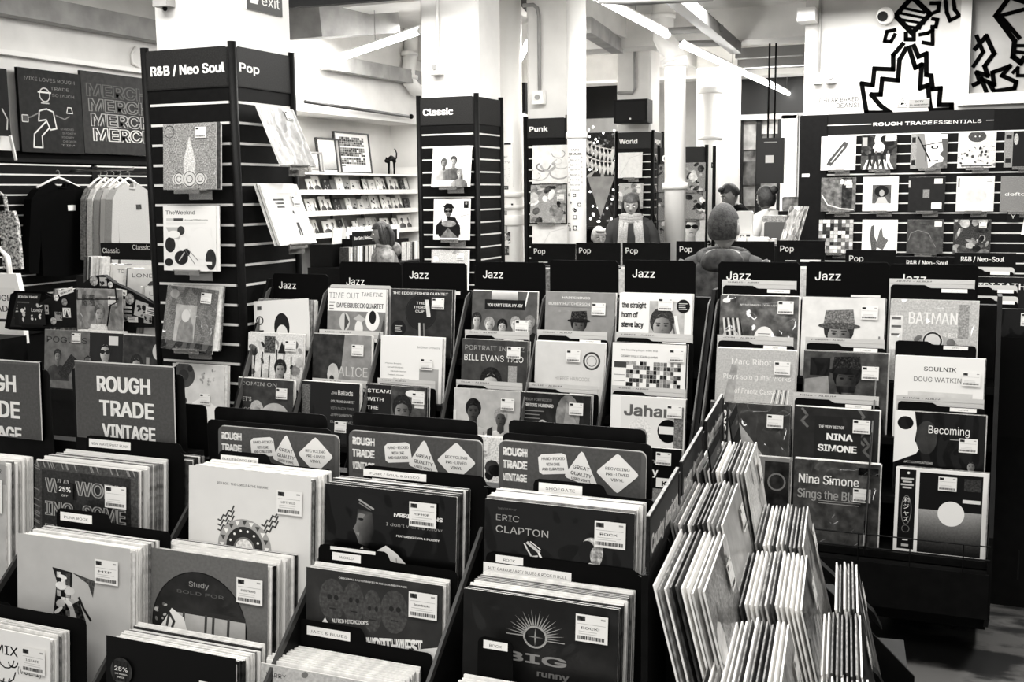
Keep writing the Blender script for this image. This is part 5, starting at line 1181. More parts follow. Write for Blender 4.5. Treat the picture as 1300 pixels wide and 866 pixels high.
# header boards
jh = [(1130, 335, 1243, 'Jazz'), (1024, 332, 1130, 'Jazz'), (912, 332, 1016, 'Jazz'), (793, 330, 883, 'Jazz'), (698, 330, 785, ''), (604, 332, 692, 'Jazz'), (511, 333, 592, 'Jazz'), (431, 332, 509, 'Jazz'), (346, 347, 416, 'Jazz')]
for i, (x, y, x1, tx) in enumerate(jh):
    v = 4.62; p = A(x, y, v=v); w = min(.345, A(x1, y, v=v).x-p.x); hh = .165
    M = frame(p-Vector((0, 0, hh)), 0, 0); hb = MB().prism([(0, 0), (w, 0), (w, hh-.012), (w-.012, hh), (.012, hh), (0, hh-.012)], -.006, .0, 'z').build('header_board', BLACKM, jr, M)
    if tx:
        vs, fs, tw = glyphs(tx); k = .068; ox = .035 if i not in (7,) else .035; oy = hh-.075 if i != 7 else hh-.112
        b = MB(); 
        for dx in (0, .0012): b.add([Vector((ox+dx+q[0]*k, oy+dx*.5+q[1]*k, .001+dx*.5+q[2]*.0002)) for q in vs], fs)
        b.build('header_lettering', WHITE, hb)
    b = MB().box(w*.06, w*.12, .02, .024, 0, .0008).box(w*.36, w*.39, .02, .024, 0, .0008).box(w*.42, w*.44, .02, .024, 0, .0008)
    if i in (1, 2, 5, 6, 7): b.box(w*.55, w*.9, .018, .034, 0, .0008)
    b.build('label_strip', WHITE, hb)
card(A(419, 361, v=4.56), .335, .3, None, LIGHTCARD, 0, (), 'tall grey card above the white-topped sleeve at the back left of the Jazz rack', 'backing_card')
# ---- covers of the Jazz rack
def j_timeout():
    a = Art(.9); a.text('TIME OUT', .02, .03, .12, .55, w=.52); a.text("TAKE FIVE", .58, .03, .08, .3, w=.36); a.text('DAVE BRUBECK QUARTET', .16, .19, .1, .12, w=.8, bold=.05); a.rect(0, .34, 1, 1, .5, .08); a.ell(.3, .5, .09, .14, .75); a.poly([(.3, .36), (.38, .5), (.3, .64)], .3); a.ell(.55, .6, .07, .13, .85); a.ell(.78, .46, .12, .16, .9); a.ell(.78, .42, .06, .1, .12); a.poly([(.45, .45), (.55, .38), (.66, .45), (.6, .5)], .7); a.lines(.03, .2, .1, 5, .5, .05, .02); return a
def j_tea():
    a = Art(.22, 1, .06); a.ring(.5, .34, .25, .012, .08); a.ell(.5, .34, .24, .24, .15); a.text('THE EDDIE FISHER QUINTET', .03, .03, .05, .92, w=.9, bold=.05); a.text('THE', .42, .17, .05, .9, w=.14); a.text('THIRD', .38, .23, .05, .9, w=.2); a.text('CUP', .41, .29, .05, .9, w=.14)
    a.poly([(.56, .15), (.62, .15), (.66, .4), (.6, .4)], .8, .1); a.line([(.48, .5), (.5, .95)], .03, .75); a.line([(.55, .5), (.58, .95)], .02, .5); a.ell(.14, .58, .12, .12, .08); a.lines(.08, .54, .12, 4, .7, .025, .01); return a
def j_joy():
    a = Art(.35, 1, .06); a.rect(.3, 0, .7, .18, (.9, .4), .05); a.line([(.86, .0), (.82, .2)], .02, .95); a.rect(.2, .12, .82, .26, .1); a.text("YOU CAN'T STEAL MY JOY", .24, .16, .06, .95, w=.54, bold=.04)
    for i, (x, y) in enumerate(((.08, .42), (.28, .48), (.48, .5), (.68, .46), (.9, .44))): a.person(x, y, .2, .85, (.2, .6, .1, .6, .5)[i], (.8, .2, .15, .3, .2)[i])
    a.rect(0, .68, 1, 1, .2, .1); return a
def j_hutch():
    a = Art(.55, 1, .04); a.text('HAPPENINGS', .25, .05, .045, .9, w=.4, bold=.03); a.text('BOBBY HUTCHERSON', .05, .13, .05, .92, w=.6); a.line([(.05, .2), (.7, .21)], .006, .4); a.text('B', .2, .24, .04, .6, w=.18); a.person(.5, .45, .3, .45, .12, .3, hat=.2); return a
def j_horn():
    a = Art(.9); 
    for i, tx in enumerate(('the straight', 'horn of', 'steve lacy')): a.text(tx, .04, .1+.13*i, .1, .1, w=(.33, .22, .3)[i], bold=.06)
    a.rect(.42, .1, .9, .95, .7, .1); a.person(.6, .42, .42, .65, .25, .2); a.line([(.78, .3), (.9, .9)], .04, .9); a.line([(.75, .4), (.84, .9)], .02, .4); a.ell(.88, .16, .09, .09, .1); a.lines(.82, .12, .12, 4, .8, .025, .01); return a
def j_trumpet():
    a = Art(.38, 1, .2, 0, seed=3); a.text('WYNTON KELLY BLUES TRIO', .25, .1, .03, .9, w=.6); a.ell(.08, .07, .05, .03, .9)
    for i in range(4): a.line([(.05+.06*i, .3), (.12+.07*i, .85)], .025, .8); a.line([(.08+.06*i, .3), (.15+.07*i, .85)], .012, .1)
    a.ring(.15, .55, .1, .02, .75); a.ell(.58, .55, .13, .16, .88); a.lines(.5, .48, .16, 4, .4, .035, .01); return a
def j_hat():
    a = Art(.84, 1, .05); a.person(.46, .45, .46, .6, .2, .78, hat=.45); a.line([(.48, .6), (.5, .75)], .03, .75); a.ell(.45, .72, .06, .09, .62); return a
def j_word():
    a = Art(.72, 1, .12, 1, seed=7); a.text('BATMAN', .22, .1, .2, .95, w=.55, bold=.03); a.text('& ROBIN', .62, .38, .07, .92, w=.25); a.rect(0, .2, .15, .62, .85, .1); a.lines(.02, .22, .12, 3, .4, .1, .03); a.ell(.55, .65, .28, .22, .65, 24, .1); a.ell(.5, .5, .12, .12, .8); a.ring(.5, .5, .1, .02, .2); a.blobs(8, .3, .45, .8, .8, .2, .9, .02, .07); a.rect(.78, .05, .9, .45, .6, .2, 1); return a
def j_cart():
    a = Art(.82, 1, .12, 1, seed=4); a.blobs(30, .05, .1, .95, .9, .1, .9, .02, .1, .2)
    for i in range(6): a.line([(.1+.14*i, .9), (.14+.13*i, .25+.05*(i % 3))], .02, .1)
    a.rect(.3, .05, .5, .3, .3, .3, 1); a.poly([(.55, .3), (.62, .12), (.69, .3)], .1); a.person(.6, .55, .28, .7, .12, .9); return a
def j_alice():
    a = Art(.55, 1, .08, 0, seed=3); a.poly([(0, 0), (.55, 0), (.5, .5), (.3, 1), (0, 1)], .22, .1); a.ell(.36, .6, .1, .17, .75, 16, .1); a.ell(.34, .66, .04, .05, .2); a.text('ALICE', .45, .42, .2, .75, w=.5, bold=.02); a.text('COLTRANE', .42, .66, .12, .65, w=.54); return a
def j_bnote():
    a = Art(.9); a.text('Bill Dixon Orchestra', .6, .12, .04, .4, w=.36, bold=.02); a.rect(.64, .45, .95, .98, .65)
    for i, x in enumerate((.08, .12, .17, .13, .22)): a.text(('Marion Brown', 'Kenneth Goldberg', 'Alexandre Newton', 'Frederic Morgan', 'Doug Watson')[i], x, .38+.055*i, .025, .25, w=.26)
    a.rect(.26, .9, .4, .93, .1); a.line([(.45, 1), (.45, .78), (.7, .78)], .008, .2); return a
def j_evans():
    a = Art(.28, 1, .06); a.text('PORTRAIT IN JAZZ', .05, .06, .09, .6, w=.9); a.text('BILL EVANS TRIO', .04, .18, .12, .92, w=.9); a.person(.46, .62, .42, .85, .15, .12, glasses=True); a.rect(.72, .35, .85, .82, .6, .1, 1); return a
def j_hancock():
    a = Art(.8, 1, .02); a.text('HERBIE HANCOCK', .3, .45, .07, .6, w=.5); a.ring(.82, .24, .11, .025, .3); a.ring(.82, .24, .07, .008, .3); a.poly([(0, .55), (.3, 1), (0, 1)], .35, .2, 1); a.person(.34, .93, .18, .2, .1, .1); a.person(.46, .95, .18, .2, .1, .1); return a
def j_quartet():
    a = Art(.9); a.text('lee konitz plays with the', .12, .07, .035, .25, w=.5); a.text('GERRY MULLIGAN quartet', .12, .15, .04, .25, w=.5, bold=.03); a.rect(.03, .25, .2, .33, .3); a.tiles(16, 10, .2, .24, .94, .8, .1, .7, .72); a.rect(.03, .42, .18, .43, .6); a.rect(.03, .5, .18, .51, .6); return a
def j_guitar():
    a = Art(.7, 1, .08, 1, seed=5); a.poly([(.05, .95), (.2, .2), (.28, .22), (.22, .95)], .6, .15); a.text('Marc Ribot', .2, .1, .1, .95, w=.5); a.text('Plays solo guitar works', .1, .3, .09, .97, w=.85); a.text('of Frantz Casseus', .25, .48, .09, .97, w=.6)
    for i in range(7): a.line([(.65+.04*i, 1), (.75+.03*i, .5)], .012, .3 if i % 2 else .95)
    a.ell(.5, .95, .2, .14, .92); a.ring(.5, .95, .2, .01, .4); a.ell(.5, .95, .07, .05, .6); return a
def j_beard():
    a = Art(.3, 1, .12, 0, seed=6); a.rect(.08, .08, .32, .3, .12); a.poly([(.02, .35), (.3, .3), (.35, .7), (.02, .8)], .55, .1); a.person(.52, .32, .42, .3, .1, .25, hat=.15); a.poly([(.4, .42), (.64, .42), (.58, .66), (.46, .66)], .15, .1); a.poly([(.35, .9), (.38, .5), (.68, .5), (.78, .95)], .35, .2); a.line([(.45, .5), (.62, .95)], .03, .1)
    for i, tx in enumerate('RIG'): a.rect(.78, .58+.13*i, .9, .68+.13*i, .75); a.text(tx, .8, .6+.13*i, .07, .15, w=.07)
    return a
def j_bass():
    a = Art(.88); a.text('SOULNIK', .33, .1, .07, .2, w=.36, bold=.04); a.text('DOUG WATKINS', .22, .22, .08, .4, w=.58); a.rect(.16, .42, .88, 1, .78, .05); a.person(.62, .62, .24, .55, .15, .15); a.line([(.8, .55), (.86, .98)], .03, .3); a.ell(.84, .85, .1, .14, .35, 16, .1); a.line([(.2, .8), (.4, .5)], .008, .5); return a
def j_lets():
    a = Art(.25, 1, .08); a.text('COMIN ON', .05, .03, .08, .6, w=.65, bold=.03); a.text("LET'S", .05, .26, .09, .7, w=.2, bold=.04); a.text('COOL', .05, .42, .09, .6, w=.25, bold=.03); a.person(.35, .5, .3, .75, .7, .5); a.ell(.68, .55, .25, .2, .7, 22, .1); return a
def j_ballads():
    a = Art(.13); a.rect(.02, .05, .16, .98, .4, .15, 1); a.text('JOHN', .52, .12, .05, .8, w=.1); a.text('Ballads', .64, .08, .1, .9, w=.25)
    for i, tx in enumerate(('COLTRANE QUARTET', 'WITH McCOY TYNER', 'JIMMY GARRISON &', 'ELVIN JONES')): a.text(tx, .52, .24+.1*i, .05, (.85, .55, .65, .55)[i], w=.4)
    return a
def j_steamin():
    a = Art(.14, 1, .02); 
    for i, tx in enumerate(("STEAMIN'", 'WITH', 'THE', 'MILES', 'DAVIS')): a.text(tx, .03, .05+.12*i, .07, .95, w=(.5, .26, .18, .3, .3)[i], bold=.05)
    a.rect(.42, 0, .98, .8, .3, .15); a.person(.6, .35, .4, .55, .15, .4); a.ell(.75, .1, .1, .05, .9); a.rect(.8, .06, .95, .3, .85, .05, 1); return a
def j_seated():
    a = Art(.68, 1, .06, 0, seed=3); a.rect(0, 0, .25, 1, .75, .06); a.person(.3, .3, .3, .35, .1, .9); a.person(.72, .38, .26, .4, .6, .9); a.poly([(.5, .95), (.52, .55), (.6, .5), (.6, .95)], .2); a.rect(.0, .3, .04, .9, .85); return a
def j_profile():
    a = Art(.2, 1, .04); a.text('READY FOR FREDDIE', .05, .06, .05, .55, w=.4); a.text('FREDDIE HUBBARD', .05, .13, .06, .92, w=.42, bold=.03); a.lines(.05, .24, .3, 4, .5, .05, .012); a.ell(.12, .45, .07, .04, .85); a.ring(.32, .5, .08, .025, .8, ry=.13); a.ell(.68, .3, .17, .3, .5, 20, .2); a.poly([(.66, .1), (.85, .45), (.8, .6), (.6, .6)], .6, .1); a.poly([(.75, .6), (.9, .55), (.86, .7)], .8); return a
def j_obi():
    a = Art(.85); a.rect(0, 0, .14, 1, .9); a.text('LOVE', .02, .9, .11, .1, w=.4, rot=rad(-90), bold=.06); a.text('Jahar', .19, .05, .2, .4, w=.6, bold=.06); a.person(.4, .5, .4, .8, .85, .65); a.ell(.78, .42, .14, .15, .08); a.rect(.66, .36, .9, .46, .85); a.person(.72, .8, .3, .3, .12, .3); a.rect(.86, .1, .98, 1, .45, .2, 1); return a
def j_women(): return j_seated()
def j_embook():
    a = Art(.28, 1, .05); a.poly([(.24, .08), (.8, .78), (.24, .85)], .6, .1); a.rect(0.1, 0, .23, 1, .2); a.text('TENTBOOKS', .12, .95, .09, .9, w=.85, rot=rad(-90), bold=.06); return a
def j_nina1():
    a = Art(.22, 1, .03)
    for i in range(9): x = a.r.random(); y = a.r.random()*.8; a.line([(x, y), (x+.06, y+.08), (x, y+.15), (x+.07, y+.22)], .03, .42)
    a.rect(.25, .1, .8, .8, .2); a.text('THE VERY BEST OF', .3, .2, .05, .85, w=.3, bold=.04); a.text('NINA', .4, .28, .11, .95, w=.3, bold=.06); a.text('SIMONE', .3, .42, .11, .95, w=.45, bold=.06); a.ell(.2, .8, .12, .1, .6); a.ell(.5, .8, .12, .1, .6); return a
def j_nina2():
    a = Art(.3, 1, .12, 0, seed=3); a.text('Nina Simone', .06, .14, .15, .92, w=.7, bold=.04); a.text('Sings the Blues', .05, .32, .15, .6, w=.8, bold=.04); a.rect(.75, .05, .98, .14, .08); a.lines(.3, .48, .5, 2, .6, .03, .008, .1); return a
def j_becoming():
    a = Art(.1); a.poly([(0, 0), (.22, 0), (.25, .2), (.23, .35), (.3, .42), (.25, .5), (.0, .62)], .92); a.ell(.12, .14, .09, .08, .1); a.ell(.36, .3, .12, .2, .25, 16, .05); a.text('Becoming', .38, .12, .13, .95, w=.45); a.rect(.62, .3, .8, .31, .6); a.text('JAZZ COMPILATIONS', .12, .58, .035, .8, w=.32); a.person(.86, .6, .14, .6, .1, .1); return a
def j_wajazz():
    a = Art(.93); a.rect(.04, .02, .225, .96, .12); a.rect(.265, .04, .95, .98, .12); a.rect(.265, .47, .95, .98, (.62, .12), .04, 1)
    a.ell(.62, .5, .145, .145, .93, 40); a.ring(.13, .5, .055, .008, .5, ry=.17); 
    for i, tx in enumerate('和ジャズ'): a.text(tx, .13, .36+.075*i, .05, .95, w=.06, al='c')
    for i in range(4): a.rect(.06+.02*(i % 2), .12+.035*i, .2-.02*(i % 2), .14+.035*i, .75)
    a.ring(.13, .72, .04, .006, .5); a.rect(.1, .84, .16, .86, .8); a.rect(.09, .9, .17, .93, .7); a.rect(.75, .08, .93, .22, .25, .1, 1); a.rect(.74, .32, .93, .36, .85); a.ell(.14, .06, .015, .015, .9); return a
def j_afro():
    a = Art(.84); a.ell(.5, .42, .14, .22, .07, 22); a.ell(.5, .52, .1, .14, .82); a.line([(.42, .5), (.2, .75), (.15, 1)], .012, .08); a.line([(.6, .5), (.85, .7), (.9, 1)], .012, .08); a.poly([(.3, .6), (.45, .55), (.5, .68), (.4, .75)], .15); a.line([(.4, .62), (.52, .6), (.58, .8), (.7, .9)], .03, .1); a.ring(.1, .3, .06, .02, .15); a.rect(.06, .08, .14, .14, .3); a.lines(.07, .45, .1, 6, .3, .05, .025); return a
def j_nd(): a = Art(.85, 1, .3, 1, seed=3); a.rect(0, .1, .3, .3, .1); a.text('HAND', .02, .12, .1, .9, w=.25, bold=.05); a.blobs(12, 0, .3, 1, 1, .05, .3, .03, .12); return a
def j_ery():
    a = Art(.12); a.text('Feeding', .4, .12, .08, .6, w=.3); a.text('the Story', .1, .22, .14, .93, w=.6, bold=.05); a.rect(.68, .38, .9, .5, .88); a.text('K', .76, .4, .08, .1, w=.06, bold=.08); a.rect(.64, .52, .92, 1, .5, .15, 1); a.rect(.3, .6, .5, .95, .75, .1); return a
def j_grey(): a = Art(.5, 1, .03); a.rect(.7, .05, 1, 1, .2, .1); a.ring(.85, .3, .1, .02, .5); return a
jt = []
def JC(col, tier, x, y, f, lab, m=None, stk=(.7, .14), back=3, **k):
    p = A(x, y, v=JV[tier]); p.z = p.z*.35+JZ[tier]*.65-(.009 if tier else .002)
    a_ = f(); cover(p, a_, lab, lean=rad(6), m=m, stk=stk, **k)
    pack(p+Vector((.003, 0, 0)), back, 'sleeve packed behind the '+lab, 'sleeves packed behind the '+lab, 0, rad(6), .315, .006, [WHITE, CREAM, PLASTICW, MID, DARKC], .004)
def JD(col, tier, x, y, x1, lab, txt, grey=True, tabx=False, up=.034):
    """the divider card standing right behind the packed sleeves of a tier"""
    v = JV[tier]+.03; p = A(x, y+(4 if grey else 0), v=v); w = min(.345, A(x1, y, v=v).x-p.x); p.z = min(p.z, JZ[tier]+.075)
    if grey:
        o = card(p+Vector((-.006, .008, .022)), w, .3, None, LIGHTCARD, 0, (), 'grey card behind the '+lab, 'backing_card')
        a = Art(.76, .055); a.text(txt+' - '+'ALBUM', .08, .015, .025, .12, w=.42, bold=.05); put(a, 'card_lettering', w, o, T3(0, -w*.055, .0006))
    card(p, w, .31, (.44, .011), BLACKM, 0, ((w*.6, .013, w*.3, .014, txt),), lab)
# column 0 (right end) to 8 (left end), back tier first
D_ = [(1131, 357, 1240, 0, 0, 'JIMMY'), (1137, 432, 1240, 0, 1, 'INTL'), (1140, 505, 1252, 0, 2, 'KAMASI'), 
      (1024, 431, 1125, 1, 1, 'PHAROAH'), (1009, 501, 1118, 1, 2, 'NINA'),
      (918, 358, 1013, 2, 0, 'CHARLES'), (912, 428, 1009, 2, 1, 'JOHN'), 
      (783, 424, 881, 3, 1, 'LONNIE'), (778, 492, 872, 3, 2, 'HERBIE'),
      (683, 421, 772, 4, 1, 'HERBIE'), (669, 488, 760, 4, 2, 'BILLIE'),
      (591, 421, 673, 5, 1, 'BILL'), (580, 484, 664, 5, 2, 'ELLA'), (480, 482, 553, 6, 2, 'MILES'),
      (406, 420, 487, 7, 1, 'ALICE'), (397, 482, 470, 7, 2, 'JOHN'), (315, 480, 386, 8, 2, 'AHMAD')]
colname = ['rightmost', 'second from right', 'third from right', 'fourth from right', 'fifth from right', 'sixth from right', 'third from left', 'second from left', 'leftmost']
for x, y, x1, c_, k, tx in D_:
    JD(c_, k, x, y, x1, 'black divider card %s the %s Jazz column' % (('at the back of', 'one step down in', 'two steps down in')[k], colname[c_]), tx, grey=not (c_ == 0 and k == 1))
JC(0, 0, 1131, 378, j_word, 'glossy comic-lettered sleeve at the back right of the Jazz rack', PRINTS, stk=(.66, .75))
JC(0, 1, 1137, 449, j_bass, 'white sleeve with a double bass player, right end of the Jazz rack', stk=(.76, .16))
JC(0, 2, 1137, 513, j_becoming, 'black and white sleeve with a profile and handwritten title, right end', stk=(.72, .28))
JC(0, 3, 1138, 589, j_wajazz, 'black sleeve with a white moon and Japanese side band at the bottom right', stk=(.47, .07), m=PRINT)
JC(1, 0, 1019, 375, j_hat, 'pale sleeve with a person in a knitted hat', PRINTG, stk=(.72, .1))
JC(1, 1, 1021, 441, j_beard, 'dark sleeve with a bearded man in robes', PRINTG, stk=(.7, .16))
JC(1, 2, 1009, 512, j_nina1, 'dark sleeve with wavy pattern and two lines of white capitals', stk=(.7, .12))
JC(1, 3, 1009, 578, j_nina2, 'crinkled shrink-wrapped sleeve at the bottom of the second column from right', PRINTS, stk=(.7, .3))
JC(2, 0, 915, 374, j_trumpet, 'grey glossy sleeve with trumpets at the back of the third column from right', PRINTS, stk=(.74, .06))
JC(2, 1, 910, 440, j_guitar, 'pale sleeve with guitar strings and soft white lettering', PRINTG, stk=(.74, .14))
JC(2, 2, 902, 507, j_embook, 'dark sleeve with a light triangle behind the side bins', PRINTS, stk=(.72, .12))
JC(2, 3, 900, 572, j_grey, 'plain grey sleeve low behind the side bins', stk=(.45, .05))
JC(3, 0, 787, 372, j_horn, 'white sleeve with a saxophone player photo', stk=(.54, .06))
JC(3, 1, 778, 431, j_quartet, 'white sleeve with a heap of tiny portraits', stk=(.78, .06))
JC(3, 2, 776, 501, j_obi, 'patterned sleeve with big rounded letters and a round badge', stk=(.76, .08))
JC(3, 3, 770, 562, j_ery, 'black sleeve with white lettering half hidden by the black header', stk=(.67, .05))
JC(4, 0, 693, 372, j_hutch, 'grey sleeve with a person standing alone in the middle', stk=(.68, .14))
JC(4, 1, 680, 434, j_hancock, 'pale grey sleeve with a round badge and a couple silhouette', stk=(.46, .1))
JC(4, 2, 662, 502, j_profile, 'dark sleeve with a blurred profile looking right', stk=(.7, .1))
JC(5, 0, 600, 373, j_joy, 'sleeve with five people under a dark title plate', stk=(.68, .4))
JC(5, 1, 587, 434, j_evans, 'dark sleeve with a man in glasses and serif title', stk=(.7, .08))
JC(5, 2, 577, 497, j_seated, 'grey photo sleeve with two people in white', stk=(.72, .1))
JC(5, 3, 570, 556, j_nd, 'black and white patterned sleeve mostly hidden by the black cards', stk=(.4, .06))
JC(6, 0, 497, 371, j_tea, 'dark grey sleeve with a big dark disc', stk=(.68, .12))
JC(6, 1, 484, 431, j_bnote, 'white sleeve with small names and a grey block', stk=(.66, .3))
JC(6, 2, 465, 496, j_steamin, 'black sleeve with stacked white capitals and a portrait', stk=(.76, .08))
JC(7, 0, 417, 373, j_timeout, 'white-topped sleeve with abstract shapes at the back left of the Jazz rack', stk=None)
JC(7, 1, 398, 430, j_alice, 'grey sleeve with a dark cloud shape and large grey capitals', stk=(.68, .14))
JC(7, 2, 383, 494, j_ballads, 'black sleeve with script title and a grey spine band', stk=(.6, .56))
JC(8, 1, 316, 432, j_cart, 'crowded cartoon drawing sleeve at the left end of the Jazz rack', stk=(.68, .1))
JC(8, 2, 303, 492, j_lets, 'dark grey sleeve with a sunken title at the left end of the Jazz rack', stk=(.7, .12))
p = A(322, 383, v=4.5); cover(p, j_afro(), 'white drawn sleeve of a horn player, tilted at the back left', lean=rad(6), stk=(.7, .14) if 0 else None, tilt=rad(4.5))
pack(p+Vector((.02, .004, .012)), 6, 'sleeve leaning behind the tilted drawn horn player', 'sleeves behind the tilted horn player', 0, rad(6), .315, .007, [WHITE, DARKC, MID, CREAM], .006)

# ================================================================== VINTAGE ISLAND
ISTEP = .0072
ISL = thing('record_island', 'large stepped black island of second-hand record bins in the foreground', 'rack', (0, 0, 0))
IU0, IU1 = -2.75, -.565
MB().box(IU0, IU1, 1.35, 2.28, .1, .5).build('base_box', BLACK, ISL); MB().box(IU0+.05, IU1-.05, 1.45, 2.2, 0, .1).build('plinth', BLACK, ISL)
for z, v0 in ((.805, 1.97), (.645, 1.83), (.49, 1.5)): MB().box(IU0, IU1, v0, 2.28, z-.02, z).build('step_shelf', BLACK, ISL)
MB().box(IU0, IU1, 2.2, 2.24, .5, 1.1).build('back_panel', BLACK, ISL)
for u in (-2.42, -2.09, -1.69, -1.29, -.945):
    MB().prism([(2.2, 1.1), (2.12, 1.1), (1.6, .63), (1.5, .5), (2.2, .5)], u-.003, u+.003, 'x').build('bay_divider', BLACK, ISL)
    MB().prism([(2.14, 1.1), (2.115, 1.1), (1.595, .632), (1.61, .63)], u-.0035, u+.0035, 'x').build('divider_edge', mat('dark_metal_edge', .26, .4), ISL)
def v_words(top, lines): pass
def v_wave():
    a = Art(.3, 1, .1, 1, seed=2); a.rect(.07, .07, .93, .93, .2, .06, 1)
    for i in range(40): x = a.r.random(); a.line([(x, 0), (x+.02, .05)], .01, .55) if i % 2 else a.line([(0, x), (.05, x+.02)], .01, .5)
    for i, tx in enumerate(('WA WORK', 'ING-SOME', 'RUBALES', 'TAPES')): a.text(tx, .12, .1+.2*i, .16, .62, w=.76, bold=.08); a.text(tx, .12, .1+.2*i, .16, .3, w=.76)
    return a
def v_grey():
    a = Art(.72, 1, .02); a.poly([(.32, .23), (.5, .25), (.5, .33), (.47, .55), (.42, .8), (.3, .8), (.34, .5), (.36, .34)], .15, .15, 1); a.tiles(3, 9, .36, .26, .48, .7, .1, .9, .7); a.blobs(9, .33, .28, .5, .8, .5, .95, .015, .05); a.poly([(.5, .25), (.7, .29), (.68, .42), (.64, .32)], .3, .2, 1); a.poly([(.5, .5), (.56, .46), (.62, .62), (.56, .66)], .2, .2, 1); a.line([(.56, .44), (.6, .52), (.66, .6)], .02, .2); return a
def v_story():
    a = Art(.9); a.text('STORY MIX', .1, .09, .1, .1, w=.62, bold=.03); a.text('(VOL. 1)', .72, .24, .07, .12, w=.2)
    for i in range(26): x, y = a.r.uniform(.3, .72), a.r.uniform(.22, .6); r_ = a.r.uniform(.04, .1); a.line([(x+r_*math.cos(j*.6), y+r_*math.sin(j*.6)) for j in range(6)], .009, .1)
    return a
def v_redbox():
    a = Art(.84, 1, .01); a.text('RED BOX-THE CIRCLE & THE SQUARE', .24, .1, .026, .35, w=.42, bold=.03)
    for q in (0, 1):
        for k in range(3): x = .25+.36*q; a.line([(x+j*.022, .42-.02*j+.04*k+(.014 if j % 2 else -.014)) for j in range(7)], .012, .3)
    a.ell(.47, .6, .22, .22, .62, 30); a.ell(.47, .6, .15, .16, .22, 28); a.ell(.47, .62, .09, .1, .45); a.ell(.47, .62, .075, .085, .85, 18, .2, 1)
    for i in range(11): t_ = rad(180+i*18); x, y = .47+.185*math.cos(t_), .6+.19*math.sin(t_); a.poly([(x-.02, y-.018), (x+.02, y-.018), (x, y+.02)], .3 if i % 2 else .9)
    for i in range(6): t_ = rad(200+i*28); a.ell(.47+.12*math.cos(t_), .6+.13*math.sin(t_), .01, .01, .9, 8)
    return a
def v_study():
    a = Art(.42, 1, .03, 1); a.ell(.46, .56, .38, .42, .2, 44, .05); a.ring(.46, .56, .38, .008, .12, 44, ry=.42); a.text('Study', .38, .2, .055, .55, w=.16, bold=.03); a.text('SOLD FOR', .28, .28, .035, .4, w=.38)
    a.poly([(.24, .44), (.83, .46), (.83, .7), (.7, .9), (.2, .9)], .7, .06); a.rect(.24, .43, .83, .465, .22); a.rect(.28, .6, .83, .62, .3)
    for x in (.34, .52, .58, .7): a.line([(x, .46), (x-.02, .95)], .02, .3)
    a.poly([(.1, .66), (.18, .54), (.24, .44), (.34, .5), (.38, .64), (.36, 1), (.1, 1)], .92); a.line([(.2, .58), (.22, .48), (.26, .54), (.24, .6)], .02, .3); a.blobs(8, .1, .42, .2, .56, .3, .7, .008, .02); return a
def v_black25():
    a = Art(.12); return a
def v_hat():
    a = Art(.09); a.poly([(.2, .16), (.28, .04), (.42, .06), (.5, .2), (.36, .2)], .12); a.line([(.27, .1), (.38, .16)], .014, .62); a.line([(.27, .125), (.36, .17)], .008, .5)
    a.poly([(.26, .17), (.37, .19), (.39, .34), (.34, .46), (.27, .44), (.25, .38), (.225, .33), (.25, .28)], [.2, .3, .12, .14, .35, .45, .5, .45], .06); a.ell(.285, .25, .02, .01, .12); a.poly([(.245, .36), (.275, .355), (.27, .38)], .55); a.poly([(.27, .2), (.32, .21), (.3, .24), (.26, .24)], .5, .05)
    a.poly([(.13, .62), (.2, .53), (.27, .49), (.3, .46), (.34, .52), (.38, .5), (.48, .43), (.56, .48), (.64, .56), (.7, .72), (.1, .72)], [.75, .85, .9, .8, .85, .9, .95, .9, .85, .7, .7], .04); a.poly([(.3, .46), (.33, .56), (.37, .5), (.35, .47)], .2); a.line([(.44, .5), (.42, .66)], .008, .6); a.line([(.56, .52), (.58, .68)], .008, .6)
    a.text('MRRIO WINANS', .54, .16, .04, .95, w=.36, bold=.06); a.text("I don't wanna know", .48, .24, .035, .6, w=.42); a.text('FEATURING ENYA & P.DIDDY', .56, .33, .022, .9, w=.32, bold=.05); return a
def v_north():
    a = Art(.24, 1, .03)
    for x, y, r_ in ((.2, .22, .1), (.36, .22, .08), (.5, .26, .07), (.66, .24, .1)):
        a.ell(x, y, r_, .16, .3, 18, .08, 1); a.ell(x-.02, y-.02, r_*.18, .02, .2); a.ell(x+.03, y-.02, r_*.18, .02, .2); a.rect(x-.02, y+.06, x+.03, y+.07, .2)
    a.text('ORIGINAL MOTION PICTURE SOUNDTRACK', .25, .035, .018, .85, w=.5, bold=.04)
    a.poly([(0, .72), (1, .44), (1, 1), (0, 1)], .86, .02); a.text("ALFRED HITCHCOCK'S", .2, .35, .04, .88, w=.27, bold=.05, rot=rad(-5)); a.text('NORTH BY NORTHWEST', .12, .46, .14, .95, w=.74, bold=.08, rot=rad(-6)); a.text('MUSIC COMPOSED BY BERNARD HERRMANN', .2, .62, .026, .15, w=.4, rot=rad(-6), bold=.03); a.line([(.15, .47), (.15, .39)], .012, .95); a.poly([(.12, .41), (.15, .36), (.18, .41)], .95); return a
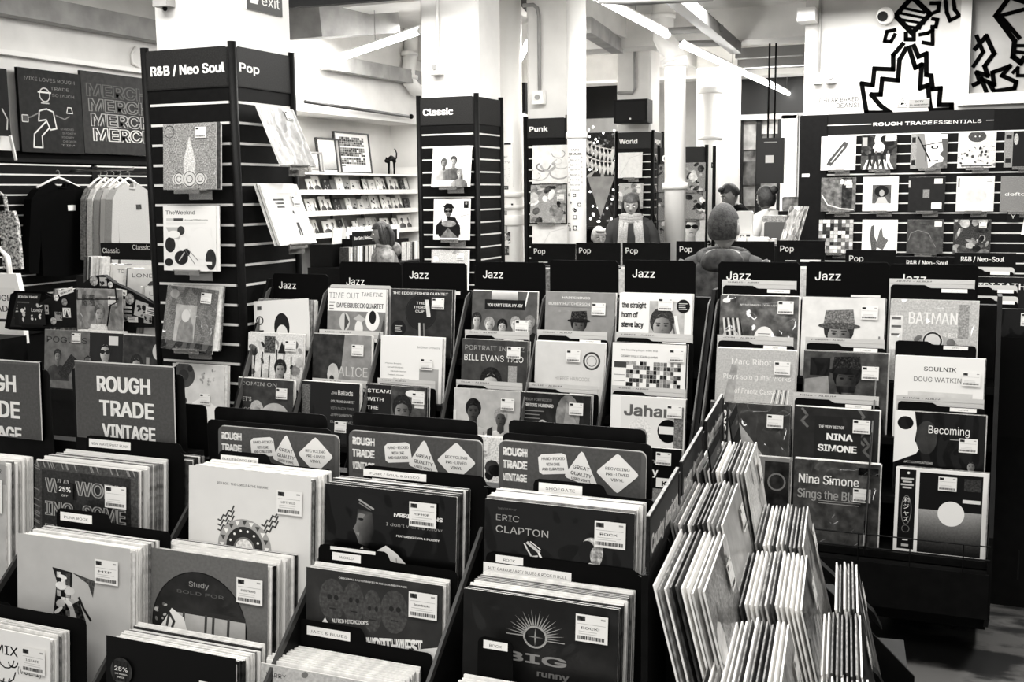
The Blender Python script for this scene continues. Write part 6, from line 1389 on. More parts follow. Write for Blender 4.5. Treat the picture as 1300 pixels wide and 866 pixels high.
def v_serif():
    a = Art(.13, 1, .01); a.text('THE CREAM OF', .09, .05, .02, .4, w=.13); a.text('ERIC', .08, .09, .062, .6, w=.16); a.text('CLAPTON', .08, .17, .07, .66, w=.36)
    a.line([(.3, .29), (.38, .35)], .02, .75); a.line([(.28, .3), (.3, .34), (.33, .39), (.37, .38)], .011, .8); a.line([(.38, .36), (.43, .46)], .015, .95); a.line([(.32, .28), (.39, .33)], .006, .9)
    a.ell(.73, .3, .075, .1, .72, 22, .35, 1); a.ell(.7, .31, .055, .085, .1); a.ell(.76, .33, .04, .07, .6, 14, .3, 1); a.poly([(.6, .52), (.66, .42), (.72, .38), (.8, .4), (.84, .55), (.8, .56), (.74, .46), (.7, .55)], .86, .06); a.line([(.5, .52), (.64, .45)], .018, .85); a.line([(.7, .44), (.68, .56)], .01, .3); return a
def v_sun():
    a = Art(.17, 1, .02); X, Y = .48, .27
    for i in range(21):
        t_ = rad(180+i*9); r2 = .19 if i % 2 else .16; a.poly([(X+.08*math.cos(t_-.06), Y+.08*math.sin(t_-.06)), (X+r2*math.cos(t_), Y+r2*math.sin(t_)), (X+.08*math.cos(t_+.06), Y+.08*math.sin(t_+.06))], .6)
    a.ring(X, Y, .072, .013, .66); a.ell(X, Y, .065, .065, .16); a.poly([(X-.005, Y), (X, Y-.06), (X+.005, Y), (X, Y+.06)], .6); a.poly([(X-.05, Y), (X, Y-.005), (X+.05, Y), (X, Y+.005)], .5); a.rect(.29, Y-.003, .4, Y+.004, .6); a.rect(.56, Y+.012, .67, Y+.019, .6)
    a.text('BIG', .28, .37, .085, .52, w=.4, bold=.08); a.text('runny', .5, .48, .06, .42, w=.2, bold=.06); return a
def v_victor():
    a = Art(.7, 1, .05); a.rect(.55, .03, 1, .2, .6); a.text('VICTOR', .76, .06, .05, .15, w=.2); a.poly([(.0, .3), (.9, .35), (.9, 1), (0, 1)], .45, .2); a.ell(.7, .4, .08, .08, .15); return a
def v_mid(): a = Art(.55, 1, .15, 1, seed=3); a.text('LARRY', .1, .05, .05, .2, w=.2); a.blobs(8, .1, .1, .9, .6, .2, .9, .04, .1); return a

def badge(o, W_, H_):
    t_ = MB().tube([(.045, H_-.055, .0052), (.045, H_-.055, .0062)], .028, 26).build('discount_badge', DARKC, o)
    a = Art(.2, 1); a.rect(0, 0, 1, 1, .22)
    for k in range(5): a.line([(.05+.22*k, 0), (-.1+.22*k, 1)], .05, .12)
    a.text('25%', .5, .2, .3, .95, w=.8, bold=.05, al='c'); a.text('OFF MARKED', .5, .58, .1, .9, w=.76, bold=.04, al='c'); a.text('PRICE', .5, .75, .1, .9, w=.4, bold=.04, al='c')
    put(a, 'badge_print', .042, o, T3(.024, H_-.076, .0064))
def VC(x, y, v, z, f, lab, n, m=None, stk=(.72, .1), word='', x1=None, extra=None, ln=4.5, shades=None, sw=.2, w=None):
    p = A(x, y, v=v); w = w or (min(.328, max(.312, A(x1, y+14, v=v).x-p.x)) if x1 else .32)
    a_ = f(); a_.v = a_.v[:4]+[(q[0], 1-(1-q[1])*.88, q[2]) for q in a_.v[4:]]
    cover(p, a_, lab, lean=rad(ln), m=m, stk=stk, word=word, w=w, extra=extra, sw=sw)
    pack(p+Vector((.002, 0, .003)), n, 'sleeve packed behind the '+lab, 'sleeves packed behind the '+lab, 0, rad(ln), w, ISTEP, single=True, shades=shades or [PLASTICW, CREAM, WHITE, PLASTICW, MID, DARKC], jit=.0045)
    return p
def VD(p, n, lab, strips_, up=.012, w=.34, tab=(.5, .02), drop=.3, dx=-.008, extra=0):
    return card(p+Vector((dx, ISTEP*(n+1)+.006+extra, up)), w, drop, tab, BLACKM, 0, strips_, lab, lean=rad(4.5))
ISH = [PLASTICW, PLASTICW, CREAM, WHITE, MID]
# bay at the right: grey-lettered and sunburst sleeves
p = VC(616, 633, 2.0, 0, v_serif, 'black sleeve with thin serif lettering and a guitarist', 9, x1=806, stk=(.75, .06), word='ROCK', m=PRINTG)
VD(p, 9, 'black divider card with the SHOEGAZE strip', ((.012, .007, .095, .02, 'SHOEGAZE'), (.012, .028, .085, .013, '')), up=.03, tab=(.6, .02), dx=.075, w=.26)
p = VC(589, 747, 1.88, 0, v_sun, 'black sleeve with a grey sunburst emblem', 13, x1=786, stk=(.74, .05), word='ROCK!', m=PRINTG)
VD(p, 13, 'black divider card with ROCK strip under the serif-lettered sleeve', ((.022, .004, .06, .016, 'ROCK'), (-.005, .022, .19, .02, 'ALT/ GARAGE/ ART/ BLUES & ROCK N ROLL')), up=.042, tab=(.97, .01), dx=.0, w=.33, extra=0)
p = A(562, 884, v=1.72); pack(p, 14, 'white-edged sleeve in the front row below the sunburst sleeve', 'front row sleeves below the sunburst sleeve', 0, rad(4.5), .32, .0072, ISH[:3], single=True)
VD(p, 14, 'black divider card with ROCK strip covering the foot of the sunburst sleeve', ((.012, .006, .05, .016, 'ROCK'),), up=.075, tab=(.24, .09), dx=.02, w=.3)
# second bay from right
p = VC(413, 614, 2.0, 0, v_hat, 'black sleeve with a man in a hat and white coat', 8, x1=580, stk=(.66, .055), word='HIP HOP', m=PRINTG)
VD(p, 8, 'black divider card with the HIP HOP strip', ((.0, .008, .155, .016, 'FUNK / SOUL & DISCO'), (.022, .027, .06, .017, 'HIP HOP')), up=.03, tab=(.98, .02), dx=.055, w=.30)
p = VC(389, 723, 1.91, 0, v_north, 'dark film soundtrack sleeve with slanted white lettering', 5, x1=562, stk=(.77, .04), word='Soundtracks', m=PRINTG, shades=[PLASTICW, CREAM])
VD(p, 5, 'black divider card with the WORLD strip', ((.03, .002, .11, .007, ''), (.035, .014, .07, .017, 'WORLD')), up=.042, tab=(.52, .02), dx=-.0, w=.33)
p = A(334, 838, v=1.79); pack(p, 12, 'white-edged sleeve in the front row under the JAZZ & BLUES strip', 'front row sleeves under the JAZZ & BLUES strip', 0, rad(4.5), .32, .0072, ISH[:2], single=True)
a_ = Art(.75, 1, .1, 1, seed=3); a_.text('LARRY', .05, .04, .04, .2, w=.15); a_.blobs(10, .1, .02, .9, .2, .2, .6, .01, .03)
cover(p+Vector((-.003, -.006, -.004)), a_, 'light sleeve at the bottom edge in front of the JAZZ & BLUES bin', lean=rad(4.5), stk=None)
VD(p, 12, 'black divider card with the JAZZ & BLUES strip', ((.035, .012, .105, .019, 'JAZZ & BLUES'),), up=.055, tab=(.52, .028), dx=.008, w=.33)
# third bay
p = VC(240, 596, 1.98, 0, v_redbox, 'cream sleeve with a half circle of triangles and wavy lines', 11, x1=395, stk=(.74, .07), word='LEFTFIELD', m=PRINTG)
VD(p, 11, 'black divider card with the ELECTRONIC strip', ((.007, .01, .105, .016, "ELECTRONIC EP'S"), (.007, .027, .105, .013, '')), up=.026, tab=(.46, .02), dx=.012, w=.31)
p = VC(182, 701, 1.86, 0, v_study, 'grey sleeve with a dark disc and a white figure on a balcony', 14, x1=340, stk=(.77, .07), word='EUROTRANS', m=PRINTG)
p = VC(135, 814, 1.71, 0, v_black25, 'plain black sleeve with a striped discount badge at the bottom', 13, x1=306, stk=(.74, .13), word='', m=PRINT, extra=badge)
# fourth bay
p = VC(44, 585, 1.96, 0, v_wave, 'grey sleeve covered in hand-drawn capitals with discount badge', 14, x1=176, stk=(.7, .12), m=PRINTG, shades=[WHITE, CREAM, MID, LIGHTCARD], sw=.2,
       extra=lambda o, W_, H_: (put((lambda a: (a.text('25%', .5, .1, .3, .95, w=.7, bold=.06, al='c'), a.text('OFF', .5, .5, .14, .9, w=.4, al='c'), a)[-1])(Art(.2, .8)), 'discount_badge', .05, o, T3(.075, H_-.085, .0055))))
pack(Vector((-2.025, 2.07, 1.128)), 7, 'sleeve standing behind the hand-drawn capitals, further right', 'sleeves behind the hand-drawn capitals, further right', 0, rad(4.5), .315, .008, [WHITE, MID, CREAM, DARKC], single=True)
VD(p, 14, 'black divider card with the NEW WAVE strip', ((.01, .008, .13, .02, 'NEW WAVE/POST PUNK'),), up=.044, tab=(.98, .02), dx=.055, w=.3)
p = VC(22, 681, 1.80, 0, v_grey, 'light grey sleeve with a broken black collage shape', 12, x1=165, stk=(.71, .07), word='HIP', m=PRINTG, shades=[CREAM, WHITE, MID])
VD(p, 12, 'black divider card with the PUNK ROCK strip', ((.012, .008, .095, .02, 'PUNK ROCK'),), up=.042, tab=(.48, .022), dx=.02, w=.33)
p = VC(-78, 788, 1.66, 0, v_story, 'white sleeve with handwritten title and ink scribble at bottom left', 7, x1=96, stk=(.77, .06), word='1 STATE', m=PRINTG, shades=[CREAM, MID, WHITE], w=.322)
VD(p, 7, 'black divider card with no strip behind the scribble sleeve', (), up=.03, tab=(.0001, .0), dx=.06, w=.3)
p2 = A(-70, 757, v=1.75); card(p2+Vector((0, .02, 0)), .33, .3, (.56, .03), BLACKM, 0, ((.11, .008, .13, .018, 'HEAVY METAL'), (.13, .028, .07, .014, '/ HARD ROCK')), 'black divider card with the HEAVY METAL strip at lower left')
# fifth bay, cut by the left edge
p = VC(-118, 578, 1.90, 0, v_victor, 'grey sleeve with a lettered corner at the left picture edge', 11, x1=38, stk=(.68, .1), word='JAZZ', m=PRINTG, shades=[WHITE, CREAM, MID, PLASTICW], sw=.3)
# header placards of the island
def rounded(w, h, r, n=4):
    P = []
    for cx, cy, a0 in ((w-r, r, -90), (w-r, h-r, 0), (r, h-r, 90), (r, r, 180)):
        for i in range(n+1): t_ = rad(a0+90*i/n); P.append((cx+r*math.cos(t_), cy+r*math.sin(t_)))
    return P
def words(a, x, y, w, h, g=.88):
    k = h/3.2
    a.text('ROUGH', x, y, k*.9, g, w=w, bold=.08); a.text('TRADE', x, y+k*1.1, k*.9, g, w=w, bold=.08); a.text('VINTAGE', x, y+k*2.25, k*.85, g, w=w, bold=.08)
def placard(x, y, v, w, h, lab):
    p = A(x, y, v=v); M = frame(p-Vector((0, 0, h)), 0, rad(3))
    t = thing('header_placard', lab, 'sign', M=M)
    MB().prism(rounded(w, h, .014), -.003, 0, 'z').build('placard_board', mat('placard_grey', .34, .5), t); MB().prism(rounded(w, h, .014), -.005, -.003, 'z').build('placard_edge', LIGHTCARD, t, T3(.001, .0015, 0))
    a = Art(.34, h/w, .03, 1); k = h/w; a.v = a.v[:]; 
    a2 = Art(.34, k-.06, .03, 1); words(a2, .0, .02, .18, .26)
    def sh(pts, g=.88): a2.poly(pts, g)
    Q = .78; sq = lambda P: sh([(x, y*Q+.01) for x, y in P])
    sq([(.265, .1), (.29, .07), (.44, .045), (.47, .06), (.49, .2), (.47, .225), (.3, .25), (.275, .23)])
    for i, tx in enumerate(('HAND-PICKED', 'WITH CARE', 'AND CURATION')): a2.text(tx, .375, (.088+.046*i)*Q+.01, .028, .22, w=(.17, .1, .16)[i], al='c', rot=rad(-5), bold=.04)
    sq([(.57, .03), (.585, .015), (.6, .03), (.7, .3), (.69, .32), (.67, .33), (.48, .26), (.465, .24), (.47, .22)])
    for i, tx in enumerate(('GREAT', 'QUALITY', 'USED VINYL')): a2.text(tx, .585, (.125+.055*i)*Q+.01, .034 if i < 2 else .024, .22, w=(.12, .15, .14)[i], al='c', rot=rad(7), bold=.05)
    sq([(.825, .02), (.84, .01), (.855, .02), (.98, .165), (.985, .18), (.98, .195), (.855, .34), (.84, .35), (.825, .34), (.7, .195), (.695, .18), (.7, .165)])
    for i, tx in enumerate(('RECYCLING', 'PRE-LOVED', 'VINYL')): a2.text(tx, .84, (.12+.048*i)*Q+.01, .028, .22, w=(.17, .16, .09)[i], al='c', bold=.04)
    put(a2, 'placard_print', w*.94, t, T3(w*.03, h-(k-.06)*w*.94-.002, .0006)); return t
placard(275, 541, 2.13, .335, .115, 'grey rounded placard with badges behind the ELECTRONIC strip, leftmost of three')
placard(441, 547, 2.15, .335, .12, 'grey rounded placard with badges behind the HIP HOP strip, middle of three')
placard(632, 560, 2.13, .325, .125, 'grey rounded placard with badges behind the SHOEGAZE strip, rightmost of three')
for x, y, x1, lab in ((268, 517, 411, 'left'), (444, 524, 603, 'middle'), (643, 534, 818, 'right')):
    v = 2.2; p = A(x, y, v=v); w = A(x1, y+10, v=v).x-p.x; card(p+Vector((0, .012, 0)), w, .3, None, BLACK, 0, (), 'black card rising highest behind the %s grey placard' % lab, 'backing_card', lean=0)
    p = A(x-5, y+15, v=v-.02); w = A(x1+10, y+25, v=v-.02).x-p.x; card(p, w, .3, None, BLACK, 0, (), 'wide black card between the %s grey placard and the highest card' % lab, 'backing_card', lean=0)
for x, y, x1, yb, lab in ((92, 458, 219, 560, 'square grey VINTAGE sign standing complete behind the hand-drawn capitals'), (-80, 452, 48, 552, 'square grey VINTAGE sign cut off by the left picture edge')):
    v = 2.1; p = A(x, y, v=v); w = A(x1, y+12, v=v).x-p.x; h = p.z-A(x, yb-6, v=v).z
    t = thing('header_sign', lab, 'sign', M=frame(p-Vector((0, 0, h)), 0, rad(2)))
    MB().box(0, w, 0, h, -.006, 0).build('sign_board', mat('sign_grey', .33, .6, var=.02, scale=200), t); MB().box(w-.003, w, 0, h, -.006, .001).box(0, w, h-.0025, h, -.006, .001).build('sign_edge', LIGHTCARD, t)
    a = Art(.33, h/w*.97, .03, 1)
    for i, (tx, wd) in enumerate((('ROUGH', .54), ('TRADE', .55), ('VINTAGE', .54))): a.text(tx, .23+.02*i, .045+.2*i, (.17, .17, .15)[i], .88, w=wd, bold=.06)
    put(a, 'sign_print', w*.97, t, T3(.003, .003, .0006))
    card(p+Vector((-.02, .015, -.02)), w+.04, .5, None, BLACK, 0, (), 'black backing card behind the '+lab, 'backing_card', lean=0)
p = A(217, 511, v=2.22); card(p, .11, .4, None, BLACK, 0, (), 'narrow black card between the square sign and the first placard', 'backing_card', lean=0)
p = A(-20, 556, v=2.16); MB().box(p.x, A(245, 560, v=2.16).x, 2.16, 2.2, .5, A(150, 566, v=2.16).z).build('header_rail', BLACK, ISL)

# ================================================================== SIDE BINS OF THE ISLAND (facing right)
SY = rad(90+6.2); so = Vector((-.50, 1.78, 0)); sd = Vector((math.cos(SY), math.sin(SY), 0)); sn = Vector((math.sin(SY), -math.cos(SY), 0))
def SP(s, t_, z): return so+sd*s+sn*t_+Vector((0, 0, z))
SB = thing('record_rack', 'black stepped rack on the right end of the island, records facing right', 'rack', so, SY)
# local: x along the row, -y outward
for z, t0 in ((.80, .16), (.67, .30), (.53, .44)): MB().box(-.22, 1.25, -t0-.05, -.0, z-.02, z).build('step_shelf', BLACK, SB)
MB().box(-.22, 1.25, -.42, .0, .08, .5).build('base_box', BLACK, SB); MB().box(-.01, 1.25, 0, .012, .5, 1.1).build('back_panel', BLACK, SB)
for x in (.205, .575, .945): 
    MB().prism([(.0, 1.1), (-.05, 1.02), (-.2, .84), (-.34, .72), (-.5, .56), (-.5, .5), (0, .5)], x-.004, x+.004, 'x').build('bay_divider', BLACK, SB)
    if x > 0: MB().prism([(-.14, .95), (-.16, .91), (-.42, .68), (-.4, .72)], x-.02, x+.012, 'x').build('divider_strap', BLACK, SB)
for i, (s, l_) in enumerate(((.0, .35), (.40, .345), (.82, .37))):
    t = thing('genre_placard', 'long black placard with silver lettering on the right side of the island, %s' % ('nearest', 'middle', 'farthest')[i], 'sign', M=frame(SP(s, 0, 1.1), SY, 0))
    MB().box(0, l_, 0, .1, -.006, 0).build('placard_board', BLACKP, t); MB().box(0, l_, .1, .102, -.006, .0).build('placard_edge', MID, t)
    a = Art(.17, .26); a.text('Country', .05, .06, .13, .78, w=.4, bold=.06); a.text('Americana', .49, .06, .13, .78, w=.47, bold=.06); put(a, 'placard_print', l_*.98, t, T3(.002, .004, .0006))
    MB().box(l_-.01, l_+.012, -.5, .09, -.012, .002).build('placard_post', BLACK, t)
for i, (s, l_, t_) in enumerate(((.62, .22, .05), (.98, .2, .06))):
    t = thing('genre_placard', 'small dark genre card standing among the side bin records, %s' % ('nearer', 'farther')[i], 'sign', M=frame(SP(s, t_, 1.02), SY, rad(8))); MB().box(0, l_, 0, .16, -.003, 0).build('placard_board', BLACKM, t); a = Art(.14, .2); a.text('GENRE' if 0 else 'Folk', .6, .04, .08, .6, w=.3); put(a, 'placard_print', l_*.9, t, T3(.005, .1, .0005))
def scover(s, t_, z, seed, lab, g=.5, n=10, ln=13, shades=None, plain=False, step=.009):
    p = SP(s, t_, z)
    a = art_busy(seed, g, max(.05, g-.35), min(.95, g+.4), 16) if not plain else Art(g, 1, .08, 0, seed=seed)
    cover(p, a, lab, yaw=SY, lean=rad(ln), stk=(.7, .1), m=PRINTG)
    pack(p, n, 'record standing edge-on behind the '+lab, 'records behind the '+lab, SY, rad(ln), .315, step, shades or [WHITE, CREAM, MID, DARKC, PLASTICW, LIGHTCARD, DARKC, DARKC, MID], .006, single=True)
scover(-.09, .105, 1.11, 1, 'grey sleeve fronting the nearest upper side bin', .45, 9, 14)
scover(.23, .10, 1.125, 2, 'pale sleeve fronting the second upper side bin', .62, 12, 13, plain=True)
scover(.62, .11, 1.13, 3, 'white crinkled sleeve fronting the farthest upper side bin', .8, 13, 10)
scover(-.19, .23, .985, 4, 'light sleeve fronting the nearest middle side bin', .6, 13, 13, [WHITE, WHITE, CREAM, PLASTICW, MID, DARKC, DARKC, LIGHTCARD])
scover(.16, .25, 1.0, 5, 'dark sleeve fronting the second middle side bin', .25, 13, 13, [WHITE, CREAM, WHITE, MID, DARKC, DARKC, DARKC, LIGHTCARD])
scover(.53, .24, 1.0, 6, 'mottled sleeve fronting the farthest middle side bin', .55, 11, 13)
scover(-.08, .37, .85, 7, 'dark sleeve fronting the nearest lower side bin', .2, 10, 14, [WHITE, CREAM, WHITE, WHITE, DARKC, DARKC, LIGHTCARD])
scover(.23, .36, .855, 8, 'black glossy sleeve fronting the second lower side bin', .12, 8, 13, [MID, DARKC, WHITE])
scover(.535, .355, .865, 9, 'grey sleeve fronting the farthest lower side bin', .4, 5, 13, [DARKC, MID, WHITE])
# two bent sleeves on the lowest step
bm_ = MB(); vs = []; n1, n2 = 14, 2
for i in range(n1+1):
    for j in range(n2+1):
        y = .3*i/n1; x = .31*j/n2; vs.append((x, y, .028*math.sin(y*16)+.001)); 
fs = [(i*(n2+1)+j, i*(n2+1)+j+1, (i+1)*(n2+1)+j+1, (i+1)*(n2+1)+j) for i in range(n1) for j in range(n2)]
bm_.add(vs, fs); o = bm_.build('record_sleeve', MID, None, frame(SP(.02, .50, .48), SY, rad(12)), smooth=True); md = o.modifiers.new('thick', 'SOLIDIFY'); md.thickness = .003
tag(o, 'single warped grey sleeve standing alone on the lowest side step', 'record')
o = obj('record_sleeve', sleeve_mesh(WHITE), None, frame(SP(-.07, .47, .42), SY, rad(6))); tag(o, 'single white sleeve in front of the warped grey one', 'record')
MB().box(-.22, 1.25, -.56, -.42, .38, .41).build('step_shelf', BLACK, SB)

# ================================================================== PEOPLE
def skin_mesh(verts, edges, radii, root, sub=2):
    me = bpy.data.meshes.new('skeleton'); me.from_pydata(verts, edges, []); o = bpy.data.objects.new('skeleton', me); COL.objects.link(o)
    m = o.modifiers.new('skin', 'SKIN'); m.use_smooth_shade = True
    for i, sv in enumerate(me.skin_vertices[0].data):
        r_ = radii[i]; sv.radius = r_ if isinstance(r_, tuple) else (r_, r_); sv.use_root = (i == root)
    s = o.modifiers.new('sub', 'SUBSURF'); s.levels = sub; s.render_levels = sub
    dg = bpy.context.evaluated_depsgraph_get(); dg.update(); ev = o.evaluated_get(dg); r_ = bpy.data.meshes.new_from_object(ev)
    V_ = [tuple(v.co) for v in r_.vertices]; F_ = [tuple(p.vertices) for p in r_.polygons]
    bpy.data.objects.remove(o); bpy.data.meshes.remove(me); bpy.data.meshes.remove(r_); return V_, F_
def person(label, loc, yaw, h, top, trousers, hair, hairm, headyaw=0, headpitch=0, bend=0, arms=((.1, .25), (.1, .25)), skin=SKIN, extra=None, coatlen=.0, group=None):
    """stands at loc facing +y turned by yaw; bend = forward lean of the upper body"""
    k = h/1.72; t = thing('person', label, 'person', loc, yaw)
    def B(p):   # bend above the hips
        x, y, z = p; dz = z-.95
        if dz > 0: y, z = y*math.cos(bend)+dz*math.sin(bend), .95+dz*math.cos(bend)-y*math.sin(bend)
        return (x*k, y*k, z*k)
    V_ = [(0, 0, .95), (0, .0, 1.1), (0, 0, 1.27), (0, -.01, 1.4), (0, .0, 1.49)]; E_ = [(0, 1), (1, 2), (2, 3), (3, 4)]; Rr = [(.155, .11), (.145, .1), (.17, .115), (.115, .08), (.058, .058)]
    hands = []
    for s, (ax, fy) in zip((-1, 1), arms):
        i = len(V_); V_ += [(s*.155, -.01, 1.39), (s*(.22+ax*.3), .0+fy*.1, 1.14), (s*(.2+ax*.2), .08+fy*.75, 1.0+fy*.35), (s*(.19+ax*.2), .11+fy*.9, .99+fy*.36)]; E_ += [(3, i), (i, i+1), (i+1, i+2), (i+2, i+3)]; Rr += [.068, .052, .036, .03]; hands.append((i+2, i+3))
    V_ = [B(p) for p in V_]
    for s in (-1, 1):
        i = len(V_); V_ += [(s*.095*k, 0, .86*k), (s*.11*k, .015, .48*k), (s*.115*k, -.01, .09*k), (s*.125*k, .1, .045*k), (s*.13*k, .17, .035*k)]; E_ += [(0, i), (i, i+1), (i+1, i+2), (i+2, i+3), (i+3, i+4)]; Rr += [.098, .068, .05, .043, .035]
    Rr = [tuple(q*k for q in (r_ if isinstance(r_, tuple) else (r_, r_))) for r_ in Rr]
    vs, fs = skin_mesh(V_, E_, Rr, 0)
    b = MB(); hz = .93*k; wr = [Vector(V_[q[0]]) for q in hands]; necktop = V_[4][2]-.035*k
    for f in fs:
        c_ = sum((Vector(vs[i]) for i in f), Vector())/len(f)
        mi = 0 if c_.z > hz-.02-coatlen else 1
        if min((c_-w_).length for w_ in wr) < .05 or c_.z > necktop and abs(c_.x) < .08: mi = 2
        if c_.z < .07*k: mi = 3
        b.f.append(f); b.m.append(mi)
    b.v += vs
    # fingers
    for (i0, i1), s in zip(hands, (-1, 1)):
        a_, c_ = Vector(V_[i0]), Vector(V_[i1]); d = (c_-a_).normalized(); sd_ = d.cross(Vector((0, 0, 1))).normalized()
        for j in range(4):
            p = c_+d*.015+sd_*(.017*(j-1.5)); L = (.065, .075, .07, .055)[j]
            b.tube([p-d*.03, p+d*L*.5, p+d*L*.8-Vector((0, 0, .02)), p+d*L*.9-Vector((0, 0, .04))], [.0095, .0088, .008, .006], 7, 2)
        p = c_-d*.01-sd_*s*.03*-1; b.tube([c_-d*.02, p+d*.01-Vector((0, 0, .01)), p+d*.045-Vector((0, 0, .02))], [.011, .01, .007], 7, 2)
    # head
    N = Vector(V_[4]); HM = Matrix.Translation(N+Vector((0, .0, .0))) @ Matrix.Rotation(headyaw, 4, 'Z') @ Matrix.Rotation(-bend*.6-headpitch, 4, 'X') @ Matrix.Translation((0, .012, .108*k)) @ Matrix.Scale(k, 4)
    def hf(p, d):
        x, y, z = p
        if z < 0: x *= 1-.38*(-z/.118)**1.6; y = y*(1-.12*(-z/.118)) + (.012*(-z/.118) if y > 0 else .02*(-z/.118))
        if d.y > .75 and z < .07: y -= .006
        for ex in (-.031, .031): y -= .010*math.exp(-((x-ex)**2+(z-.004)**2)/.00022) if d.y > 0 else 0
        if d.y > .3:
            y += .026*math.exp(-(x**2)/.00012-((z+.026)**2)/.00022) + .014*math.exp(-(x**2)/.0001-((z+.006)**2)/.0005) + .008*math.exp(-(x**2)/.0006-((z+.062)**2)/.00009) + .009*math.exp(-(x**2)/.0006-((z+.1)**2)/.0003) + .006*math.exp(-((z-.024)**2)/.0001-(x**2)/.002)
        return Vector((x, y, z))
    b.ball((0, 0, 0), .077, .098, .118, 40, 30, 2, hf, HM)
    for s in (-1, 1):
        b.ball((s*.078, -.008, -.01), .009, .02, .032, 10, 8, 2, None, HM)
        b.ball((s*.031, .084, .004), .0135, .009, .008, 10, 8, 4, None, HM); b.ball((s*.031, .0925, .004), .0055, .002, .0058, 8, 6, 5, None, HM)
        b.tube([HM @ Vector((s*.017, .096, .026)), HM @ Vector((s*.034, .095, .031)), HM @ Vector((s*.05, .082, .026))], .0035, 6, 5)
    b.tube([HM @ Vector((-.024, .09, -.066)), HM @ Vector((0, .1, -.063)), HM @ Vector((.024, .09, -.066))], [.003, .0065, .003], 8, 6)
    b.build('body', [top, trousers, skin, BLACK, WHITE, HAIRD, mat('lips', .45, .5)], t, smooth=True)
    hb = MB()
    def shell(p, d, grow=1.09):
        return Vector((p.x*grow, p.y*grow, p.z*grow))
    def cutball(cond, rx=.084, ry=.106, rz=.126, c=(0, -.004, .004)):
        tmp = MB(); tmp.ball(c, rx, ry, rz, 40, 30, 0, None)
        keep = [f for f in tmp.f if cond(sum((Vector(tmp.v[i]) for i in f), Vector())/len(f))]
        hb.add([HM @ Vector(q) for q in tmp.v], keep)
    if hair == 'buzz': cutball(lambda c: c.z > .045 + (.02 if c.y > .05 else 0) or (c.y < -.02 and c.z > -.055), .081, .103, .123)
    elif hair == 'short': cutball(lambda c: c.z > .05 + (.012 if c.y > .06 else 0) or (c.y < .0 and c.z > -.04), .087, .11, .132); hb.ball((.0, .06, .098), .06, .045, .03, 16, 10, 0, None, HM)
    else:
        cutball(lambda c: (c.z > .055 and c.y > .03) or (c.y <= .035 and c.z > -.09), .09, .112, .13)
        for s in ((-1, 1) if hair != 'bun' else ()):
            for j in range(5):
                x = s*(.08-.004*j); y0 = -.0-.022*j; z1 = -.24 if hair == 'long' else -.14
                hb.tube([HM @ Vector((x*.7, y0, .09)), HM @ Vector((x, y0, .02)), HM @ Vector((x*1.02, y0-.005, -.08)), HM @ Vector((x*(1.1 if hair == 'long' else .6), y0-.02, z1))], [.016, .019, .02, .01], 8)
        for j in range(5 if hair != 'bun' else 0): x = -.06+.03*j; hb.tube([HM @ Vector((x, -.08, .07)), HM @ Vector((x*1.1, -.11, -.02)), HM @ Vector((x*1.1, -.1, -.12)), HM @ Vector((x, -.09, -.24 if hair == 'long' else -.15))], [.025, .03, .03, .014], 8)
    if hair == 'bun': hb.ball((0, -.125, .06), .045, .045, .045, 14, 10, 0, None, HM)
    hb.build('hair', hairm, t, smooth=True)
    if extra: extra(t, HM, N, k, B)
    return t
def face_to(dx, dy): return math.atan2(dy, dx)-rad(90)
JACK = mat('denim_jacket', .48, .8, var=.12, scale=22, bump=.5, bscale=18); DJACK = mat('dark_wool_coat', .14, .85, var=.02, scale=12); SCARF = mat('light_knit_scarf', .56, .9, var=.06, scale=90, bump=.6, bscale=120); TROU = mat('dark_trousers', .16, .8)
HJ = mat('grey_hooded_jacket', .17, .8, var=.1, scale=24, bump=.5, bscale=20)
def coat(b_, t, m): b_.build('jacket', m, t, smooth=True)
def collar_hood(t, HM, N, k, B, m, r=.1, full=True):
    c_ = Vector(B((0, -.02, 1.44))); b = MB()
    P = [c_+Vector((r*math.cos(a)*1.05, r*.85*math.sin(a), .02*math.sin(a*1)+.0)) for a in [2*math.pi*i/14 for i in range(15)]]
    b.tube(P, .035 if full else .022, 10); b.ball(c_+Vector((0, -.09, -.02)), .11, .06, .07, 16, 10); b.build('hood' if full else 'collar', m, t, smooth=True)
def jacket_shell(t, B, m, zlo=.82, w=1.0):
    b = MB(); rings = [(zlo, .175, .125), (.95, .185, .135), (1.1, .178, .13), (1.25, .2, .14), (1.35, .2, .13), (1.42, .14, .1), (1.46, .085, .08)]; n = 22; vs = []; fs = []
    for (z, a, c_) in rings:
        for j in range(n):
            th = 2*math.pi*j/n; wob = 1+.02*math.sin(th*5+z*20); vs.append(B((a*math.cos(th)*wob*w, c_*math.sin(th)*wob*w, z)))
    for i in range(len(rings)-1):
        for j in range(n): fs.append((i*n+j, i*n+(j+1) % n, (i+1)*n+(j+1) % n, (i+1)*n+j))
    b.add(vs, fs)
    for s in (-1, 1): b.tube([B((s*.15, -.01, 1.39)), B((s*.235, .01, 1.25)), B((s*.26, .02, 1.13)), B((s*.24, .14, 1.06))], [.085, .075, .068, .055], 12)
    b.build('jacket', m, t, smooth=True)
# man with cropped hair seen from behind, close
p = A(918, 300, v=5.6)
person('man with cropped hair seen from behind, wearing a hooded jacket, at the Jazz rack', (p.x, 5.6, 0), rad(10), 1.69, HJ, TROU, 'buzz', mat('cropped_hair', .2, .7, var=.07, scale=60, bump=.4, bscale=160), headyaw=rad(-16), headpitch=rad(-10), bend=rad(8),
       extra=lambda t, HM, N, k, B: (jacket_shell(t, B, HJ, .8, 1.12), collar_hood(t, HM, N, k, B, HJ, .105)))
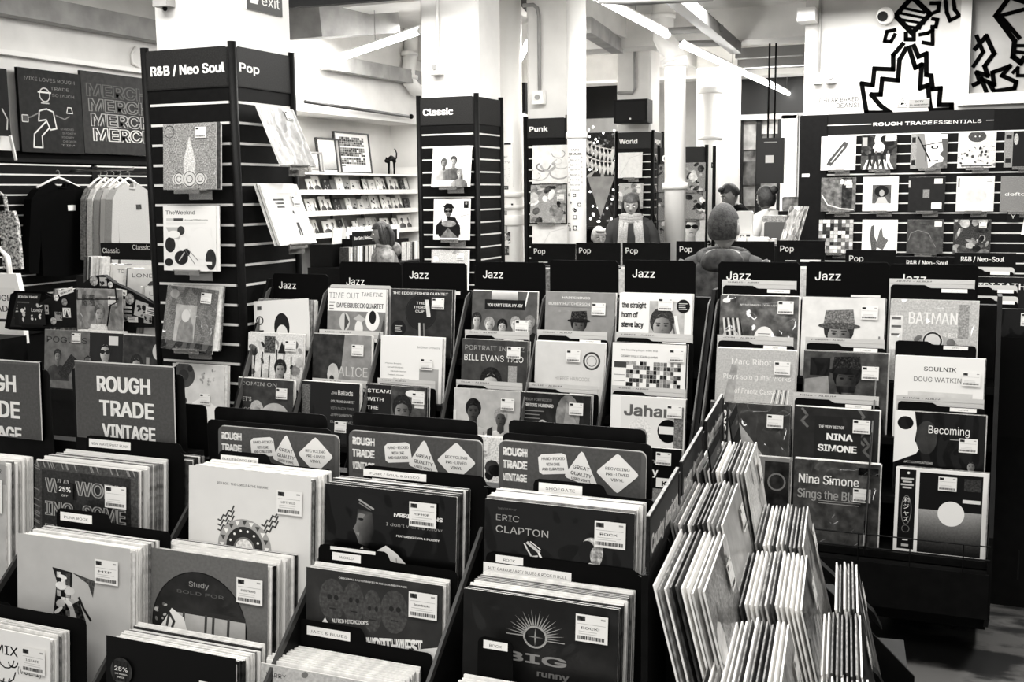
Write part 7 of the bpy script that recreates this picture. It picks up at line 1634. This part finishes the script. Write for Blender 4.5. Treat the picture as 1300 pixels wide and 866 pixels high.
# young woman in profile at left
p = A(489, 300, v=9.3)
person('young woman in profile facing left, long hair, creased jacket, near the card shelves', (p.x, 9.3, 0), face_to(-.85, -.55), 1.49, JACK, TROU, 'long', HAIRM, headyaw=rad(0), headpitch=rad(6), bend=rad(2), arms=((.1, .25), (.1, .3)),
       extra=lambda t, HM, N, k, B: (jacket_shell(t, B, JACK, .8, 1.1), collar_hood(t, HM, N, k, B, JACK, .09, False)))
# woman with the scarf
def scarf(t, HM, N, k, B):
    jacket_shell(t, B, DJACK, .75, 1.12)
    b = MB(); c_ = Vector(B((0, .0, 1.44)))
    for q in range(3): b.tube([c_+Vector(((.085+.012*q)*math.cos(a), .08*math.sin(a)+.01, .03-.028*q)) for a in [2*math.pi*i/14 for i in range(15)]], .026, 8)
    for s in (-1, 1):
        vs = []
        for i in range(8):
            z = 1.43-.095*i; 
            for j in range(5): vs.append(B((s*(.075+.012*i*.6)+(j-2)*.025, .155+.012*math.sin(j*2.4+i*.4)+(.0 if i else -.05), z)))
        fs = [(i*5+j, i*5+j+1, (i+1)*5+j+1, (i+1)*5+j) for i in range(7) for j in range(4)]; b.add(vs, fs)
    o = b.build('scarf', SCARF, t, smooth=True); md = o.modifiers.new('thick', 'SOLIDIFY'); md.thickness = .012
p = A(801, 270, v=11.7)
person('woman in dark coat with a long pale scarf looking down, below the World tower', (p.x, 11.7, 0), face_to(-p.x*.9+.2, -11.7), 1.74, DJACK, TROU, 'tied', HAIRM, headpitch=rad(14), bend=rad(3), extra=scarf)
p = A(757, 285, v=10.4)
person('person in a grey top partly hidden behind the tall white pipe', (p.x, 10.4, 0), face_to(.7, -1), 1.42, GREYP, TROU, 'short', mat('fair_hair', .6, .6, bump=.4), headpitch=rad(10), bend=rad(6))
# the two behind the counter
p = A(944, 250, v=13.6)
person('dark-haired person in a black top bending over the shop counter', (p.x, 13.6, 0), face_to(-1, -.55), 1.86, BSH, TROU, 'short', HAIRD, headpitch=rad(22), bend=rad(10), extra=lambda t, HM, N, k, B: jacket_shell(t, B, BSH, .85, 1.05))
p = A(980, 255, v=12.2)
person('person in a white top with tied dark hair, turned away at the till', (p.x, 12.2, 0), face_to(-.9, .5), 1.8, WSH, TROU, 'bun', HAIRD, headpitch=rad(10), bend=rad(5), arms=((.2, .3), (.2, .35)), extra=lambda t, HM, N, k, B: jacket_shell(t, B, WSH, .85, 1.12))

# the sleeves filed too tightly or too far off to pick apart
t = None
b = MB(); ms = []
for k, (q, m) in sorted(PK.items()):
    b.add(q.v, q.f, len(ms)); ms.append(m)
o = b.build('packed_sleeves', ms); tag(o, 'thin record edges packed behind the front sleeves of the racks', 'records', kind='stuff')
bpy.context.view_layer.update()
